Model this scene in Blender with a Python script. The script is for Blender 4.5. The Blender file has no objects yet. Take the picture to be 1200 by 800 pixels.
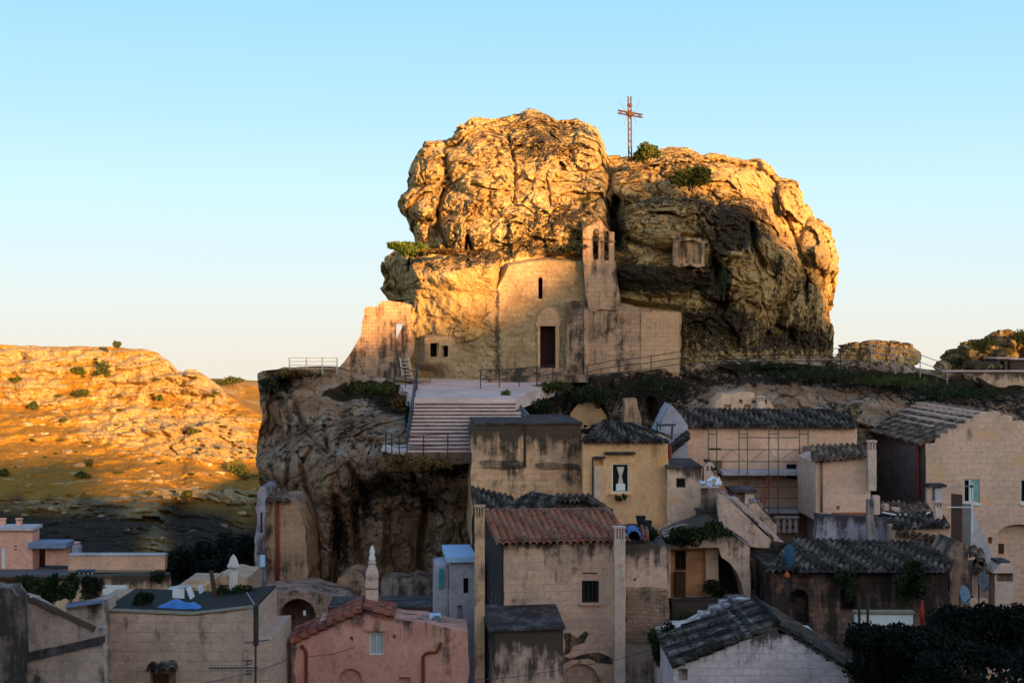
import bpy, bmesh, math, random
import numpy as np
from mathutils import Vector, Matrix
from mathutils.geometry import tessellate_polygon
random.seed(7); rng = np.random.default_rng(7)
S = bpy.context.scene
COL = S.collection
R = math.radians
F = 1667.0
# ------------------------------------------------------------------ camera
cam = bpy.data.objects.new('camera', bpy.data.cameras.new('camera'))
COL.objects.link(cam); S.camera = cam
cam.data.lens = 50.0; cam.data.sensor_width = 36.0
cam.data.clip_start = 0.5; cam.data.clip_end = 6000
cam.location = (0, 0, 0); cam.rotation_euler = (R(90), 0, 0)
# ------------------------------------------------------------------ sky, sun, exposure
EXPO = 1.9
SKYS = 0.15
SUN_EL, SUN_AZ = 6.0, 30.0          # degrees; behind the camera, to its right
sd = Vector((math.sin(R(SUN_AZ))*math.cos(R(SUN_EL)), -math.cos(R(SUN_AZ))*math.cos(R(SUN_EL)), math.sin(R(SUN_EL))))
W = bpy.data.worlds.new('World'); S.world = W; W.use_nodes = True
wn, wl = W.node_tree.nodes, W.node_tree.links
wn.clear()
sky = wn.new('ShaderNodeTexSky'); sky.sky_type = 'NISHITA'; sky.sun_disc = False
sky.sun_elevation = R(SUN_EL)
sky.sun_rotation = math.atan2(sd.x, sd.y)
sky.air_density = 1.0; sky.dust_density = 0.6; sky.ozone_density = 1.0; sky.altitude = 300
bg = wn.new('ShaderNodeBackground'); bg.inputs[1].default_value = SKYS
wo = wn.new('ShaderNodeOutputWorld')
# the clear evening sky opposite the sun: the physical sky blended with the measured colours of that air
tc = wn.new('ShaderNodeTexCoord'); sx = wn.new('ShaderNodeSeparateXYZ'); wl.new(tc.outputs['Generated'], sx.inputs[0])
mr = wn.new('ShaderNodeMapRange'); wl.new(sx.outputs[2], mr.inputs[0]); mr.inputs[1].default_value = -0.03; mr.inputs[2].default_value = 0.5
cr = wn.new('ShaderNodeValToRGB'); wl.new(mr.outputs[0], cr.inputs[0])
def _lin(c): return tuple(((v/255+0.055)/1.055)**2.4 if v > 10 else v/255/12.92 for v in c)
_st = [(-0.02, (240, 234, 222)), (0.0, (238, 238, 230)), (0.03, (229, 241, 243)), (0.06, (219, 242, 252)), (0.107, (206, 244, 255)), (0.16, (186, 233, 255)), (0.2334, (164, 223, 254)), (0.45, (112, 176, 240))]
while len(cr.color_ramp.elements) < len(_st): cr.color_ramp.elements.new(0.5)
for e, (p, c) in zip(cr.color_ramp.elements, _st): e.position = (p+0.03)/0.53; e.color = (*_lin(c), 1)
sc_ = wn.new('ShaderNodeVectorMath'); sc_.operation = 'SCALE'; wl.new(cr.outputs[0], sc_.inputs[0]); sc_.inputs['Scale'].default_value = 1.0/(SKYS*2**EXPO)
hs = wn.new('ShaderNodeMix'); hs.data_type = 'RGBA'; 
mz = wn.new('ShaderNodeMapRange'); wl.new(sx.outputs[1], mz.inputs[0]); mz.inputs[1].default_value = -0.45; mz.inputs[2].default_value = 0.25; mz.inputs[3].default_value = 0.1; mz.inputs[4].default_value = 0.97; wl.new(mz.outputs[0], hs.inputs[0])
wl.new(sky.outputs[0], hs.inputs[6]); wl.new(sc_.outputs[0], hs.inputs[7]); wl.new(hs.outputs[2], bg.inputs[0]); wl.new(bg.outputs[0], wo.inputs[0])
sun = bpy.data.objects.new('sun', bpy.data.lights.new('sun', 'SUN')); COL.objects.link(sun)
sun.data.energy = 5.0; sun.data.angle = R(1.3); sun.data.color = (1.0, 0.57, 0.19)
sun.rotation_euler = sd.to_track_quat('Z', 'Y').to_euler()
S.view_settings.view_transform = 'Standard'; S.view_settings.look = 'None'
S.view_settings.exposure = EXPO; S.view_settings.gamma = 1.0; S.view_settings.use_curve_mapping = False
S.render.engine = 'CYCLES'
S.cycles.max_bounces = 6; S.cycles.diffuse_bounces = 3; S.cycles.transparent_max_bounces = 6

# ------------------------------------------------------------------ helpers
def P(px, py, Y):
    return Vector(((px-600.0)/F*Y, Y, (400.0-py)/F*Y))

def tag(o, label=None, cat=None, group=None, kind=None):
    if label: o['label'] = label
    if cat: o['category'] = cat
    if group: o['group'] = group
    if kind: o['kind'] = kind
    return o

def empty(name, loc, label, cat, group=None):
    o = bpy.data.objects.new(name, None); COL.objects.link(o); o.location = loc
    o.empty_display_size = 0.2
    return tag(o, label, cat, group)

def link(name, me, mat, parent=None):
    o = bpy.data.objects.new(name, me); COL.objects.link(o)
    if mat: me.materials.append(mat)
    if parent is not None:
        o.parent = parent
        o.matrix_parent_inverse = Matrix.Translation(-Vector(parent.location))
    return o

def npmesh(name, verts, faces, smooth=True):
    me = bpy.data.meshes.new(name)
    me.from_pydata([tuple(v) for v in verts], [], faces) if not isinstance(verts, np.ndarray) else None
    if isinstance(verts, np.ndarray):
        nv = len(verts); me.vertices.add(nv)
        me.vertices.foreach_set('co', verts.astype(np.float32).ravel())
        faces = np.asarray(faces, dtype=np.int32)
        nf, k = faces.shape
        me.loops.add(nf*k); me.loops.foreach_set('vertex_index', faces.ravel())
        me.polygons.add(nf)
        me.polygons.foreach_set('loop_start', np.arange(nf, dtype=np.int32)*k)
        me.polygons.foreach_set('loop_total', np.full(nf, k, dtype=np.int32))
        me.update(calc_edges=True)
    me.polygons.foreach_set('use_smooth', [smooth]*len(me.polygons))
    me.validate()
    return me

def attr(me, name, vals):
    a = me.attributes.new(name, 'FLOAT', 'POINT'); a.data.foreach_set('value', np.asarray(vals, dtype=np.float32).ravel())

def gridfaces(nr, nc, wrap=False):
    i = np.arange(nr-1)[:, None]; j = np.arange(nc if wrap else nc-1)[None, :]
    a = i*nc+j; b = i*nc+(j+1) % nc; c = (i+1)*nc+(j+1) % nc; d = (i+1)*nc+j
    return np.stack([a, b, c, d], -1).reshape(-1, 4)

# ---- vector noise (numpy)
def _h(x, y, z, s=0):
    with np.errstate(over='ignore'):
        n = (x.astype(np.int64)*374761393 + y.astype(np.int64)*668265263 + z.astype(np.int64)*2147483647 + s*974634577) & 0xffffffff
        n = ((n ^ (n >> 13))*1274126177) & 0xffffffff
        n = ((n ^ (n >> 16))*2246822519) & 0xffffffff
        n = n ^ (n >> 15)
    return (n & 0xffffff)/float(0xffffff)
def vnoise(p, s=0):
    i = np.floor(p).astype(np.int64); f = p-i; u = f*f*f*(f*(f*6-15)+10)
    r = 0
    for dx in (0, 1):
        for dy in (0, 1):
            for dz in (0, 1):
                w = (u[:, 0] if dx else 1-u[:, 0])*(u[:, 1] if dy else 1-u[:, 1])*(u[:, 2] if dz else 1-u[:, 2])
                r = r+w*_h(i[:, 0]+dx, i[:, 1]+dy, i[:, 2]+dz, s)
    return r*2-1
def fbm(p, oct=4, s=0, g=0.5):
    a, r, q = 1.0, 0, p.copy()
    for k in range(oct):
        r = r+a*vnoise(q, s+k); q = q*2.03+17.1; a *= g
    return r
def worley(p, s=0):
    i = np.floor(p).astype(np.int64); f1 = np.full(len(p), 9.0); f2 = f1.copy()
    for dx in (-1, 0, 1):
        for dy in (-1, 0, 1):
            for dz in (-1, 0, 1):
                c = i+np.array([dx, dy, dz])
                o = np.stack([_h(c[:, 0], c[:, 1], c[:, 2], s+q) for q in (1, 2, 3)], -1)
                d = np.sqrt((((c+o)-p)**2).sum(1))
                f2 = np.where(d < f1, f1, np.minimum(f2, d)); f1 = np.minimum(f1, d)
    return f1, f2
def facet(p, s=0):
    """fractured blocks: every cell is a tilted plane with its own offset; returns height and closeness to a joint"""
    i = np.floor(p).astype(np.int64); f1 = np.full(len(p), 9.0); f2 = f1.copy(); hh = np.zeros(len(p))
    for dx in (-1, 0, 1):
        for dy in (-1, 0, 1):
            for dz in (-1, 0, 1):
                c = i+np.array([dx, dy, dz])
                o = np.stack([_h(c[:, 0], c[:, 1], c[:, 2], s+q) for q in (1, 2, 3)], -1)
                v = p-(c+o); d = np.sqrt((v**2).sum(1))
                h = (_h(c[:, 0], c[:, 1], c[:, 2], s+4)-.5)*.9 + v[:, 0]*(_h(c[:, 0], c[:, 1], c[:, 2], s+5)-.5)*1.6 + v[:, 2]*(_h(c[:, 0], c[:, 1], c[:, 2], s+6)-.5)*1.6
                near = d < f1
                f2 = np.where(near, f1, np.minimum(f2, d)); hh = np.where(near, h, hh); f1 = np.minimum(f1, d)
    return hh, np.exp(-((f2-f1)/.06)**2)
def sst(a, b, x):
    t = np.clip((x-a)/(b-a), 0, 1); return t*t*(3-2*t)
def segdist(px, py, pts):
    d = np.full(px.shape, 1e9)
    for (x0, y0), (x1, y1) in zip(pts[:-1], pts[1:]):
        vx, vy = x1-x0, y1-y0; L = vx*vx+vy*vy+1e-9
        t = np.clip(((px-x0)*vx+(py-y0)*vy)/L, 0, 1)
        d = np.minimum(d, np.hypot(px-(x0+t*vx), py-(y0+t*vy)))
    return d
def inpoly(px, py, poly):
    r = np.zeros(px.shape, bool); n = len(poly)
    for k in range(n):
        x0, y0 = poly[k]; x1, y1 = poly[(k+1) % n]
        c = ((y0 > py) != (y1 > py)) & (px < (x1-x0)*(py-y0)/((y1-y0)+1e-12)+x0)
        r ^= c
    return r
def sdpoly(px, py, poly):      # >0 inside
    d = segdist(px, py, list(poly)+[poly[0]])
    return np.where(inpoly(px, py, poly), d, -d)
def blobs(px, py, L):
    r = np.zeros(px.shape)
    for (cx, cy, rx, ry, h) in L:
        r = r+h*np.exp(-(((px-cx)/rx)**2+((py-cy)/ry)**2)*1.2)
    return r

# ---- materials
class NT:
    def __init__(s, name):
        s.m = bpy.data.materials.new(name); s.m.use_nodes = True
        s.t = s.m.node_tree; s.t.nodes.clear()
        s.out = s.t.nodes.new('ShaderNodeOutputMaterial'); s.b = s.t.nodes.new('ShaderNodeBsdfPrincipled')
        s.t.links.new(s.b.outputs[0], s.out.inputs[0])
        s.b.inputs['Roughness'].default_value = 0.95; s.b.inputs['Specular IOR Level'].default_value = 0.15
        s._pos = None
    def n(s, t, **k):
        nd = s.t.nodes.new(t)
        for a, v in k.items(): setattr(nd, a, v)
        return nd
    def set(s, sock, v):
        if hasattr(v, 'is_output') or isinstance(v, bpy.types.NodeSocket): s.t.links.new(v, sock)
        elif isinstance(v, (tuple, list)) and len(v) == 3 and sock.type == 'RGBA': sock.default_value = (*v, 1)
        else: sock.default_value = v
    def pos(s):
        if s._pos is None: s._pos = s.n('ShaderNodeNewGeometry').outputs['Position']
        return s._pos
    def nrm(s): return s.n('ShaderNodeNewGeometry').outputs['Normal']
    def mapp(s, v, sc=(1, 1, 1), loc=(0, 0, 0)):
        m = s.n('ShaderNodeMapping'); s.set(m.inputs[0], v); m.inputs['Scale'].default_value = sc; m.inputs['Location'].default_value = loc
        return m.outputs[0]
    def noise(s, scale, detail=5, rough=0.55, v=None, sc=None, dist=0.0):
        v = v or s.pos()
        if sc: v = s.mapp(v, sc)
        nd = s.n('ShaderNodeTexNoise'); s.set(nd.inputs['Vector'], v)
        nd.inputs['Scale'].default_value = scale; nd.inputs['Detail'].default_value = detail
        nd.inputs['Roughness'].default_value = rough; nd.inputs['Distortion'].default_value = dist
        return nd.outputs[0]
    def vor(s, scale, v=None, feature='F1', rnd=1.0):
        nd = s.n('ShaderNodeTexVoronoi', feature=feature); s.set(nd.inputs['Vector'], v or s.pos()); nd.inputs['Scale'].default_value = scale
        nd.inputs['Randomness'].default_value = rnd
        return nd
    def math(s, op, a, b=0.0, c=None, clamp=False):
        nd = s.n('ShaderNodeMath', operation=op, use_clamp=clamp); s.set(nd.inputs[0], a); s.set(nd.inputs[1], b)
        if c is not None: s.set(nd.inputs[2], c)
        return nd.outputs[0]
    def step(s, x, a, b):
        nd = s.n('ShaderNodeMapRange', interpolation_type='SMOOTHSTEP'); s.set(nd.inputs[0], x); nd.inputs[1].default_value = a; nd.inputs[2].default_value = b
        return nd.outputs[0]
    def mix(s, f, a, b, mode='MIX'):
        nd = s.n('ShaderNodeMix', data_type='RGBA', blend_type=mode); s.set(nd.inputs[0], f); s.set(nd.inputs[6], a); s.set(nd.inputs[7], b)
        return nd.outputs[2]
    def ramp(s, f, stops):
        nd = s.n('ShaderNodeValToRGB'); s.set(nd.inputs[0], f); e = nd.color_ramp.elements
        while len(e) < len(stops): e.new(0.5)
        for k, (p, c) in enumerate(stops): e[k].position = p; e[k].color = (*c, 1)
        return nd.outputs[0]
    def att(s, name):
        nd = s.n('ShaderNodeAttribute', attribute_name=name); return nd.outputs['Fac']
    def z(s):
        sp = s.n('ShaderNodeSeparateXYZ'); s.set(sp.inputs[0], s.pos()); return sp.outputs[2]
    def bump(s, h, strength=0.5, dist=0.05, prev=None):
        nd = s.n('ShaderNodeBump'); s.set(nd.inputs['Height'], h); nd.inputs['Strength'].default_value = strength; nd.inputs['Distance'].default_value = dist
        if prev is not None: s.t.links.new(prev, nd.inputs['Normal'])
        return nd.outputs[0]
    def done(s, col, nrm=None, rough=None):
        s.set(s.b.inputs['Base Color'], col)
        if nrm is not None: s.t.links.new(nrm, s.b.inputs['Normal'])
        if rough is not None: s.set(s.b.inputs['Roughness'], rough)
        return s.m

_mats = {}
def plain(key, col, rough=0.85, var=0.25, scale=3.0, metal=0.0):
    if key in _mats: return _mats[key]
    t = NT(key)
    n = t.noise(scale, 6, 0.6); n2 = t.noise(scale*7, 3)
    c = t.mix(t.math('MULTIPLY', t.step(n, 0.35, 0.75), 1.0), col, tuple(x*(1-var) for x in col))
    c = t.mix(t.math('MULTIPLY', t.step(n2, 0.55, 0.8), 0.35), c, tuple(x*0.55 for x in col))
    t.b.inputs['Metallic'].default_value = metal
    _mats[key] = t.done(c, t.bump(n2, 0.25, 0.01), rough); return _mats[key]

def rockmat(key, tones, dark=(0.035, 0.028, 0.022), veg=(0.07, 0.055, 0.015), bias=0.0, pits=1.0, sc=1.0):
    t = NT(key)
    warp = t.noise(0.5*sc, 4, 0.6, dist=0.6)
    base = t.ramp(warp, [(0.3, tones[0]), (0.5, tones[1]), (0.62, tones[2]), (0.78, tones[3])])
    fine = t.noise(3.2*sc, 10, 0.72, dist=0.4)
    streak = t.noise(1.6*sc, 7, 0.68, sc=(1, 1, 0.22), dist=0.3)
    strata = t.noise(1.3*sc, 6, 0.6, sc=(0.25, 0.25, 1.6))
    pit = t.vor(2.6*sc, t.mapp(t.pos(), (1, 1, 1.3)))
    base = t.mix(t.math('MULTIPLY', t.step(strata, 0.5, 0.68), 0.35), base, tuple(x*0.62 for x in tones[1]))
    base = t.mix(t.math('MULTIPLY', t.step(fine, 0.44, 0.64), 0.38), base, tuple(x*0.55 for x in tones[0]))
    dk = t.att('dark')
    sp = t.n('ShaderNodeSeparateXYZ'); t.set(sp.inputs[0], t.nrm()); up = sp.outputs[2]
    # biofilm and lichen: streaks and specks; more on upward faces and by the mask, which also holds painted recess shade
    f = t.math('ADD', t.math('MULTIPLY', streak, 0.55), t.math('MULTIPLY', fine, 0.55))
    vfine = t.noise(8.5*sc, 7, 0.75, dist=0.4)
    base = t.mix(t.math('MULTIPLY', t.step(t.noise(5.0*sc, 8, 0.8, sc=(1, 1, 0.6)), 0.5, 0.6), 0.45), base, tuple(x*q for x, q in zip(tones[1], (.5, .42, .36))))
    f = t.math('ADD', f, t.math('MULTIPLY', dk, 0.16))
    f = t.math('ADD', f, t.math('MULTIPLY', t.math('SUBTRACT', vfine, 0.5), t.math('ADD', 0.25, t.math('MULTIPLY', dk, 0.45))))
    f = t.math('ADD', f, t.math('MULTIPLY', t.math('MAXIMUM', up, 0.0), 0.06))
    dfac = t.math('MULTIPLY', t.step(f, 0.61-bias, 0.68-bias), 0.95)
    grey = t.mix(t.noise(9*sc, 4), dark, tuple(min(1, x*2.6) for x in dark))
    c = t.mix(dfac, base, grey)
    vg = t.att('veg'); vn = t.noise(1.1*sc, 5, 0.7)
    vf = t.math('ADD', t.math('MULTIPLY', vg, 0.6), t.math('ADD', t.math('MULTIPLY', up, 0.22), t.math('MULTIPLY', vn, 0.6)))
    vfac = t.step(vf, 0.66, 0.80)
    vc = t.mix(t.step(t.noise(2.0*sc, 5), 0.4, 0.6), veg, tuple(x*q for x, q in zip(veg, (2.4, 1.6, 1.2))))
    c = t.mix(vfac, c, vc)
    hgt = t.math('ADD', t.math('MULTIPLY', fine, 1.0), t.math('MULTIPLY', t.step(pit.outputs[0], 0.0, 0.45), 0.35*pits))
    spk = t.noise(7.5*sc, 8, 0.78, dist=0.3); c = t.mix(t.math('MULTIPLY', t.step(t.math('ADD', spk, t.math('MULTIPLY', dk, 0.06)), 0.54, 0.64), 0.6), c, tuple(x*1.6 for x in dark))
    b1 = t.bump(hgt, 1.0, 0.36/sc)
    b2 = t.bump(t.noise(12*sc, 7, 0.75), 1.0, 0.08/sc, b1)
    return t.done(c, b2)

def stone(key, c1, c2=None, dark=(0.035, 0.026, 0.022), ztop=None, drip=1.0, stain=0.0, brick=1.0, w=0.5, h=0.25, rub=0.0, patch=None):
    """block masonry or worn plaster; drip = dark weathering that runs down from the wall's top at ztop"""
    if key in _mats: return _mats[key]
    t = NT(key); c2 = c2 or tuple(x*0.8 for x in c1)
    c1, c2 = [tuple(x*q for x, q in zip(c, (1.40, 1.14, 1.12))) for c in (c1, c2)]
    if patch is not None: patch = tuple(x*q for x, q in zip(patch, (1.2, 0.96, 0.88)))
    sp = t.n('ShaderNodeSeparateXYZ'); t.set(sp.inputs[0], t.pos())
    u = t.math('ADD', sp.outputs[0], t.math('MULTIPLY', sp.outputs[1], 0.83))
    wz = t.noise(2.2, 4, 0.6); wob = t.math('MULTIPLY', t.math('SUBTRACT', wz, 0.5), 0.07+0.3*rub)
    cb = t.n('ShaderNodeCombineXYZ'); t.set(cb.inputs[0], t.math('ADD', u, wob)); t.set(cb.inputs[1], t.math('ADD', sp.outputs[2], wob))
    br = t.n('ShaderNodeTexBrick'); t.set(br.inputs['Vector'], cb.outputs[0])
    br.inputs['Scale'].default_value = 1.0; br.inputs['Brick Width'].default_value = w; br.inputs['Row Height'].default_value = h
    br.inputs['Mortar Size'].default_value = 0.012+0.02*rub; br.inputs['Mortar Smooth'].default_value = 0.4; br.inputs['Bias'].default_value = 0.0
    t.set(br.inputs['Color1'], c1); t.set(br.inputs['Color2'], c2); t.set(br.inputs['Mortar'], tuple(x*(0.66 if brick > 0.5 else 0.84) for x in c1))
    plainc = t.mix(t.step(t.noise(0.9, 6, 0.6), 0.35, 0.65), c1, c2)
    c = t.mix(brick, plainc, br.outputs[0])
    big = t.noise(0.55, 6, 0.65, dist=0.5)
    c = t.mix(t.math('MULTIPLY', t.step(big, 0.42, 0.66), 0.5), c, tuple(x*0.62 for x in c2))
    fine = t.noise(5.5, 9, 0.75)
    c = t.mix(t.math('MULTIPLY', t.step(fine, 0.46, 0.66), 0.6), c, tuple(x*0.52 for x in c1))
    if patch is not None:
        c = t.mix(t.math('MULTIPLY', t.step(t.noise(0.8, 5, 0.55, sc=(1, 1, 1.5)), 0.56, 0.64), 0.7), c, patch)
    streak = t.noise(2.4, 8, 0.7, sc=(1, 1, 0.12)); blotch = t.noise(1.1, 8, 0.7)
    f = t.math('ADD', t.math('MULTIPLY', streak, 0.5), t.math('MULTIPLY', blotch, 0.5))
    if ztop is not None:
        dz = t.math('SUBTRACT', ztop, sp.outputs[2])
        near = t.math('POWER', 2.718, t.math('MULTIPLY', t.math('MAXIMUM', dz, 0.0), -1.6))
        f = t.math('ADD', f, t.math('MULTIPLY', near, 0.26*drip))
    f = t.math('ADD', f, stain*0.12)
    c = t.mix(t.math('MULTIPLY', t.step(f, 0.555, 0.70), 0.92), c, dark)
    hb = t.math('ADD', t.math('MULTIPLY', br.outputs['Fac'], -0.6*brick), t.math('MULTIPLY', fine, 0.7+rub))
    nb = t.bump(hb, 0.7, 0.03+0.06*rub, t.bump(t.noise(1.3, 5, 0.6), 0.6, 0.12))
    _mats[key] = t.done(c, nb); return _mats[key]

# ---- planes in which a front is drawn: to_world(px,py)
class Plane:
    """vertical plane through P(px0, *, Y0), turned by phi degrees (phi>0: its right end is farther away)"""
    def __init__(s, px0, Y0, phi=0.0):
        s.o = P(px0, 400, Y0); s.u = Vector((math.cos(R(phi)), math.sin(R(phi)), 0)); s.nb = Vector((-math.sin(R(phi)), math.cos(R(phi)), 0))
    def w(s, px, py, back=0.0):
        d = Vector(((px-600)/F, 1, (400-py)/F)); o = s.o
        k = o.dot(s.nb)/d.dot(s.nb)
        return d*k + s.nb*back
    def uv(s, px, py):
        q = s.w(px, py)-s.o; return (q.dot(s.u), q.z)
    def at(s, u, z, back=0.0):
        return Vector((s.o.x, s.o.y, 0))+s.u*u+Vector((0, 0, z))+s.nb*back

def rough_edges(pts, amp, step=0.45):
    out = []
    n = len(pts)
    for k in range(n):
        a = Vector(pts[k]); b = Vector(pts[(k+1) % n]); L = (b-a).length
        m = max(1, int(L/step)); d = (b-a)/(L+1e-9); nn = Vector((-d.y, d.x))
        for q in range(m):
            p = a.lerp(b, q/m)
            if q and m > 1: p = p+nn*random.uniform(-amp, amp)
            out.append((p.x, p.y))
    return out

def solid(name, mat, plane, outer, holes=(), depth=5.0, parent=None, hole_depth=0.35, jag=0.0, through=False, front=0.0, px=True):
    """front polygon (photo pixels lying in `plane`) with holes, extruded straight back into a closed solid"""
    O = [plane.uv(*p) for p in outer] if px else list(outer)
    if jag: O = rough_edges(O, jag*1.4, .35)
    H = [([plane.uv(*p) for p in h] if px else list(h)) for h in holes]
    loops = [O]+H
    tess = tessellate_polygon([[Vector((a, b, 0)) for a, b in L] for L in loops])
    flat = [q for L in loops for q in L]
    V = [plane.at(a, b, front) for a, b in flat]; Fc = []
    for t in tess: Fc.append(tuple(t))
    nO = len(O); base = len(V)
    if through:
        V += [plane.at(a, b, depth) for a, b in flat]
        for t in tess: Fc.append(tuple(base+i for i in reversed(t)))
        k0 = 0
        for L in loops:
            for i in range(len(L)):
                a, b = k0+i, k0+(i+1) % len(L); Fc.append((a, b, base+b, base+a))
            k0 += len(L)
    else:
        V += [plane.at(a, b, depth) for a, b in O]
        for i in range(nO):
            j = (i+1) % nO; Fc.append((i, j, base+j, base+i))
        for t in tessellate_polygon([[Vector((a, b, 0)) for a, b in O]]): Fc.append(tuple(base+i for i in reversed(t)))
        k0 = nO
        for L in H:
            s0 = len(V); V += [plane.at(a, b, hole_depth) for a, b in L]
            for i in range(len(L)):
                j = (i+1) % len(L); Fc.append((k0+i, k0+j, s0+j, s0+i))
            for t in tessellate_polygon([[Vector((a, b, 0)) for a, b in L]]): Fc.append(tuple(s0+i for i in t))
            k0 += len(L)
    bm = bmesh.new(); vs = [bm.verts.new(v) for v in V]
    for f in Fc:
        if len(set(f)) > 2:
            try: bm.faces.new([vs[i] for i in f])
            except ValueError: pass
    bmesh.ops.recalc_face_normals(bm, faces=bm.faces)
    me = bpy.data.meshes.new(name); bm.to_mesh(me); bm.free()
    return link(name, me, mat, parent)

class MB:
    """collects boxes, bars, tubes, polygons into one mesh"""
    def __init__(s): s.bm = bmesh.new()
    def box(s, c, size, u=Vector((1, 0, 0)), bev=0.0):
        u = Vector(u).normalized(); w = Vector((0, 0, 1)); v = w.cross(u)
        c = Vector(c); vs = []
        for k in (-1, 1):
            for (a, b) in ((-1, -1), (1, -1), (1, 1), (-1, 1)):
                vs.append(s.bm.verts.new(c+u*(a*size[0]/2)+v*(b*size[1]/2)+w*(k*size[2]/2)))
        fs = [(3, 2, 1, 0), (4, 5, 6, 7), (0, 1, 5, 4), (1, 2, 6, 5), (2, 3, 7, 6), (3, 0, 4, 7)]
        nf = [s.bm.faces.new([vs[i] for i in f]) for f in fs]
        if bev:
            es = {e for f in nf for e in f.edges}
            bmesh.ops.bevel(s.bm, geom=list(es), offset=bev, segments=2, affect='EDGES')
        return s
    def hexa(s, bot, top):
        vs = [s.bm.verts.new(Vector(p)) for p in list(bot)+list(top)]; n = len(bot)
        s.bm.faces.new(list(reversed(vs[:n]))); s.bm.faces.new(vs[n:])
        for i in range(n): s.bm.faces.new([vs[i], vs[(i+1) % n], vs[n+(i+1) % n], vs[n+i]])
        return s
    def tube(s, pts, r, seg=6, taper=None):
        pts = [Vector(p) for p in pts]; rings = []
        for k, p in enumerate(pts):
            d = (pts[min(k+1, len(pts)-1)]-pts[max(k-1, 0)]).normalized()
            a = d.orthogonal().normalized(); b = d.cross(a)
            if k and rings:
                pa = prev_a-d*prev_a.dot(d)
                if pa.length > 1e-4: a = pa.normalized(); b = d.cross(a)
            prev_a = a
            rr = r if taper is None else taper[k]
            rings.append([s.bm.verts.new(p+(a*math.cos(2*math.pi*i/seg)+b*math.sin(2*math.pi*i/seg))*rr) for i in range(seg)])
        for k in range(len(rings)-1):
            for i in range(seg):
                s.bm.faces.new([rings[k][i], rings[k][(i+1) % seg], rings[k+1][(i+1) % seg], rings[k+1][i]])
        s.bm.faces.new(list(reversed(rings[0]))); s.bm.faces.new(rings[-1])
        return s
    def lathe(s, c, prof, seg=16, ax=1.0, ay=1.0):
        c = Vector(c); rings = []
        for (r, z) in prof:
            rings.append([s.bm.verts.new(c+Vector((max(r, 1e-4)*ax*math.cos(2*math.pi*i/seg), max(r, 1e-4)*ay*math.sin(2*math.pi*i/seg), z))) for i in range(seg)])
        for k in range(len(rings)-1):
            for i in range(seg): s.bm.faces.new([rings[k][i], rings[k][(i+1) % seg], rings[k+1][(i+1) % seg], rings[k+1][i]])
        s.bm.faces.new(list(reversed(rings[0]))); s.bm.faces.new(rings[-1])
        return s
    def poly(s, pts):
        s.bm.faces.new([s.bm.verts.new(Vector(p)) for p in pts]); return s
    def build(s, name, mat, parent=None, smooth=False):
        bmesh.ops.recalc_face_normals(s.bm, faces=s.bm.faces)
        me = bpy.data.meshes.new(name); s.bm.to_mesh(me); s.bm.free()
        if smooth: me.polygons.foreach_set('use_smooth', [True]*len(me.polygons))
        return link(name, me, mat, parent)

def leafy(name, mat, lumps, n, leaf, parent=None, seed=1):
    """foliage: many small folded leaf faces spread through ellipsoid lumps [(centre, (rx,ry,rz), weight)]"""
    r = np.random.default_rng(seed); V = []; k = 0
    wts = np.array([l[2] for l in lumps], float); wts /= wts.sum()
    ids = r.choice(len(lumps), n, p=wts)
    C = np.array([tuple(l[0]) for l in lumps])[ids]; RR = np.array([l[1] for l in lumps])[ids]
    d = r.normal(size=(n, 3)); d /= np.linalg.norm(d, axis=1)[:, None]
    rad = r.random(n)**0.45
    p0 = d*rad[:, None]
    nz = fbm(np.column_stack([p0*2.2+ids[:, None]*3.7]), 3, seed)
    keep = (nz > -0.22) | (r.random(n) < 0.25)
    C, RR, p0, nz = C[keep], RR[keep], p0[keep], nz[keep]; n = len(C)
    c = C+p0*RR*(1+0.22*nz[:, None])
    a = r.normal(size=(n, 3)); a /= np.linalg.norm(a, axis=1)[:, None]
    b = np.cross(a, r.normal(size=(n, 3))); b /= np.linalg.norm(b, axis=1)[:, None]
    L = leaf*(0.6+0.9*r.random(n))[:, None]
    v = np.stack([c-a*L, c+b*L*0.45, c+a*L, c-b*L*0.45], 1).reshape(-1, 3)
    f = np.arange(n*4).reshape(-1, 4)
    me = npmesh(name, v, f, False)
    return link(name, me, mat, parent)

def leafmat(key, c1, c2, c3):
    if key in _mats: return _mats[key]
    t = NT(key); o = t.n('ShaderNodeNewGeometry').outputs['Random Per Island']
    c = t.ramp(o, [(0.0, c1), (0.5, c2), (1.0, c3)])
    c = t.mix(t.step(t.noise(1.3, 3), 0.4, 0.65), c, tuple(x*0.6 for x in c1))
    t.b.inputs['Subsurface Weight'].default_value = 0.0
    _mats[key] = t.done(c, None, 0.8); return _mats[key]

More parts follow.
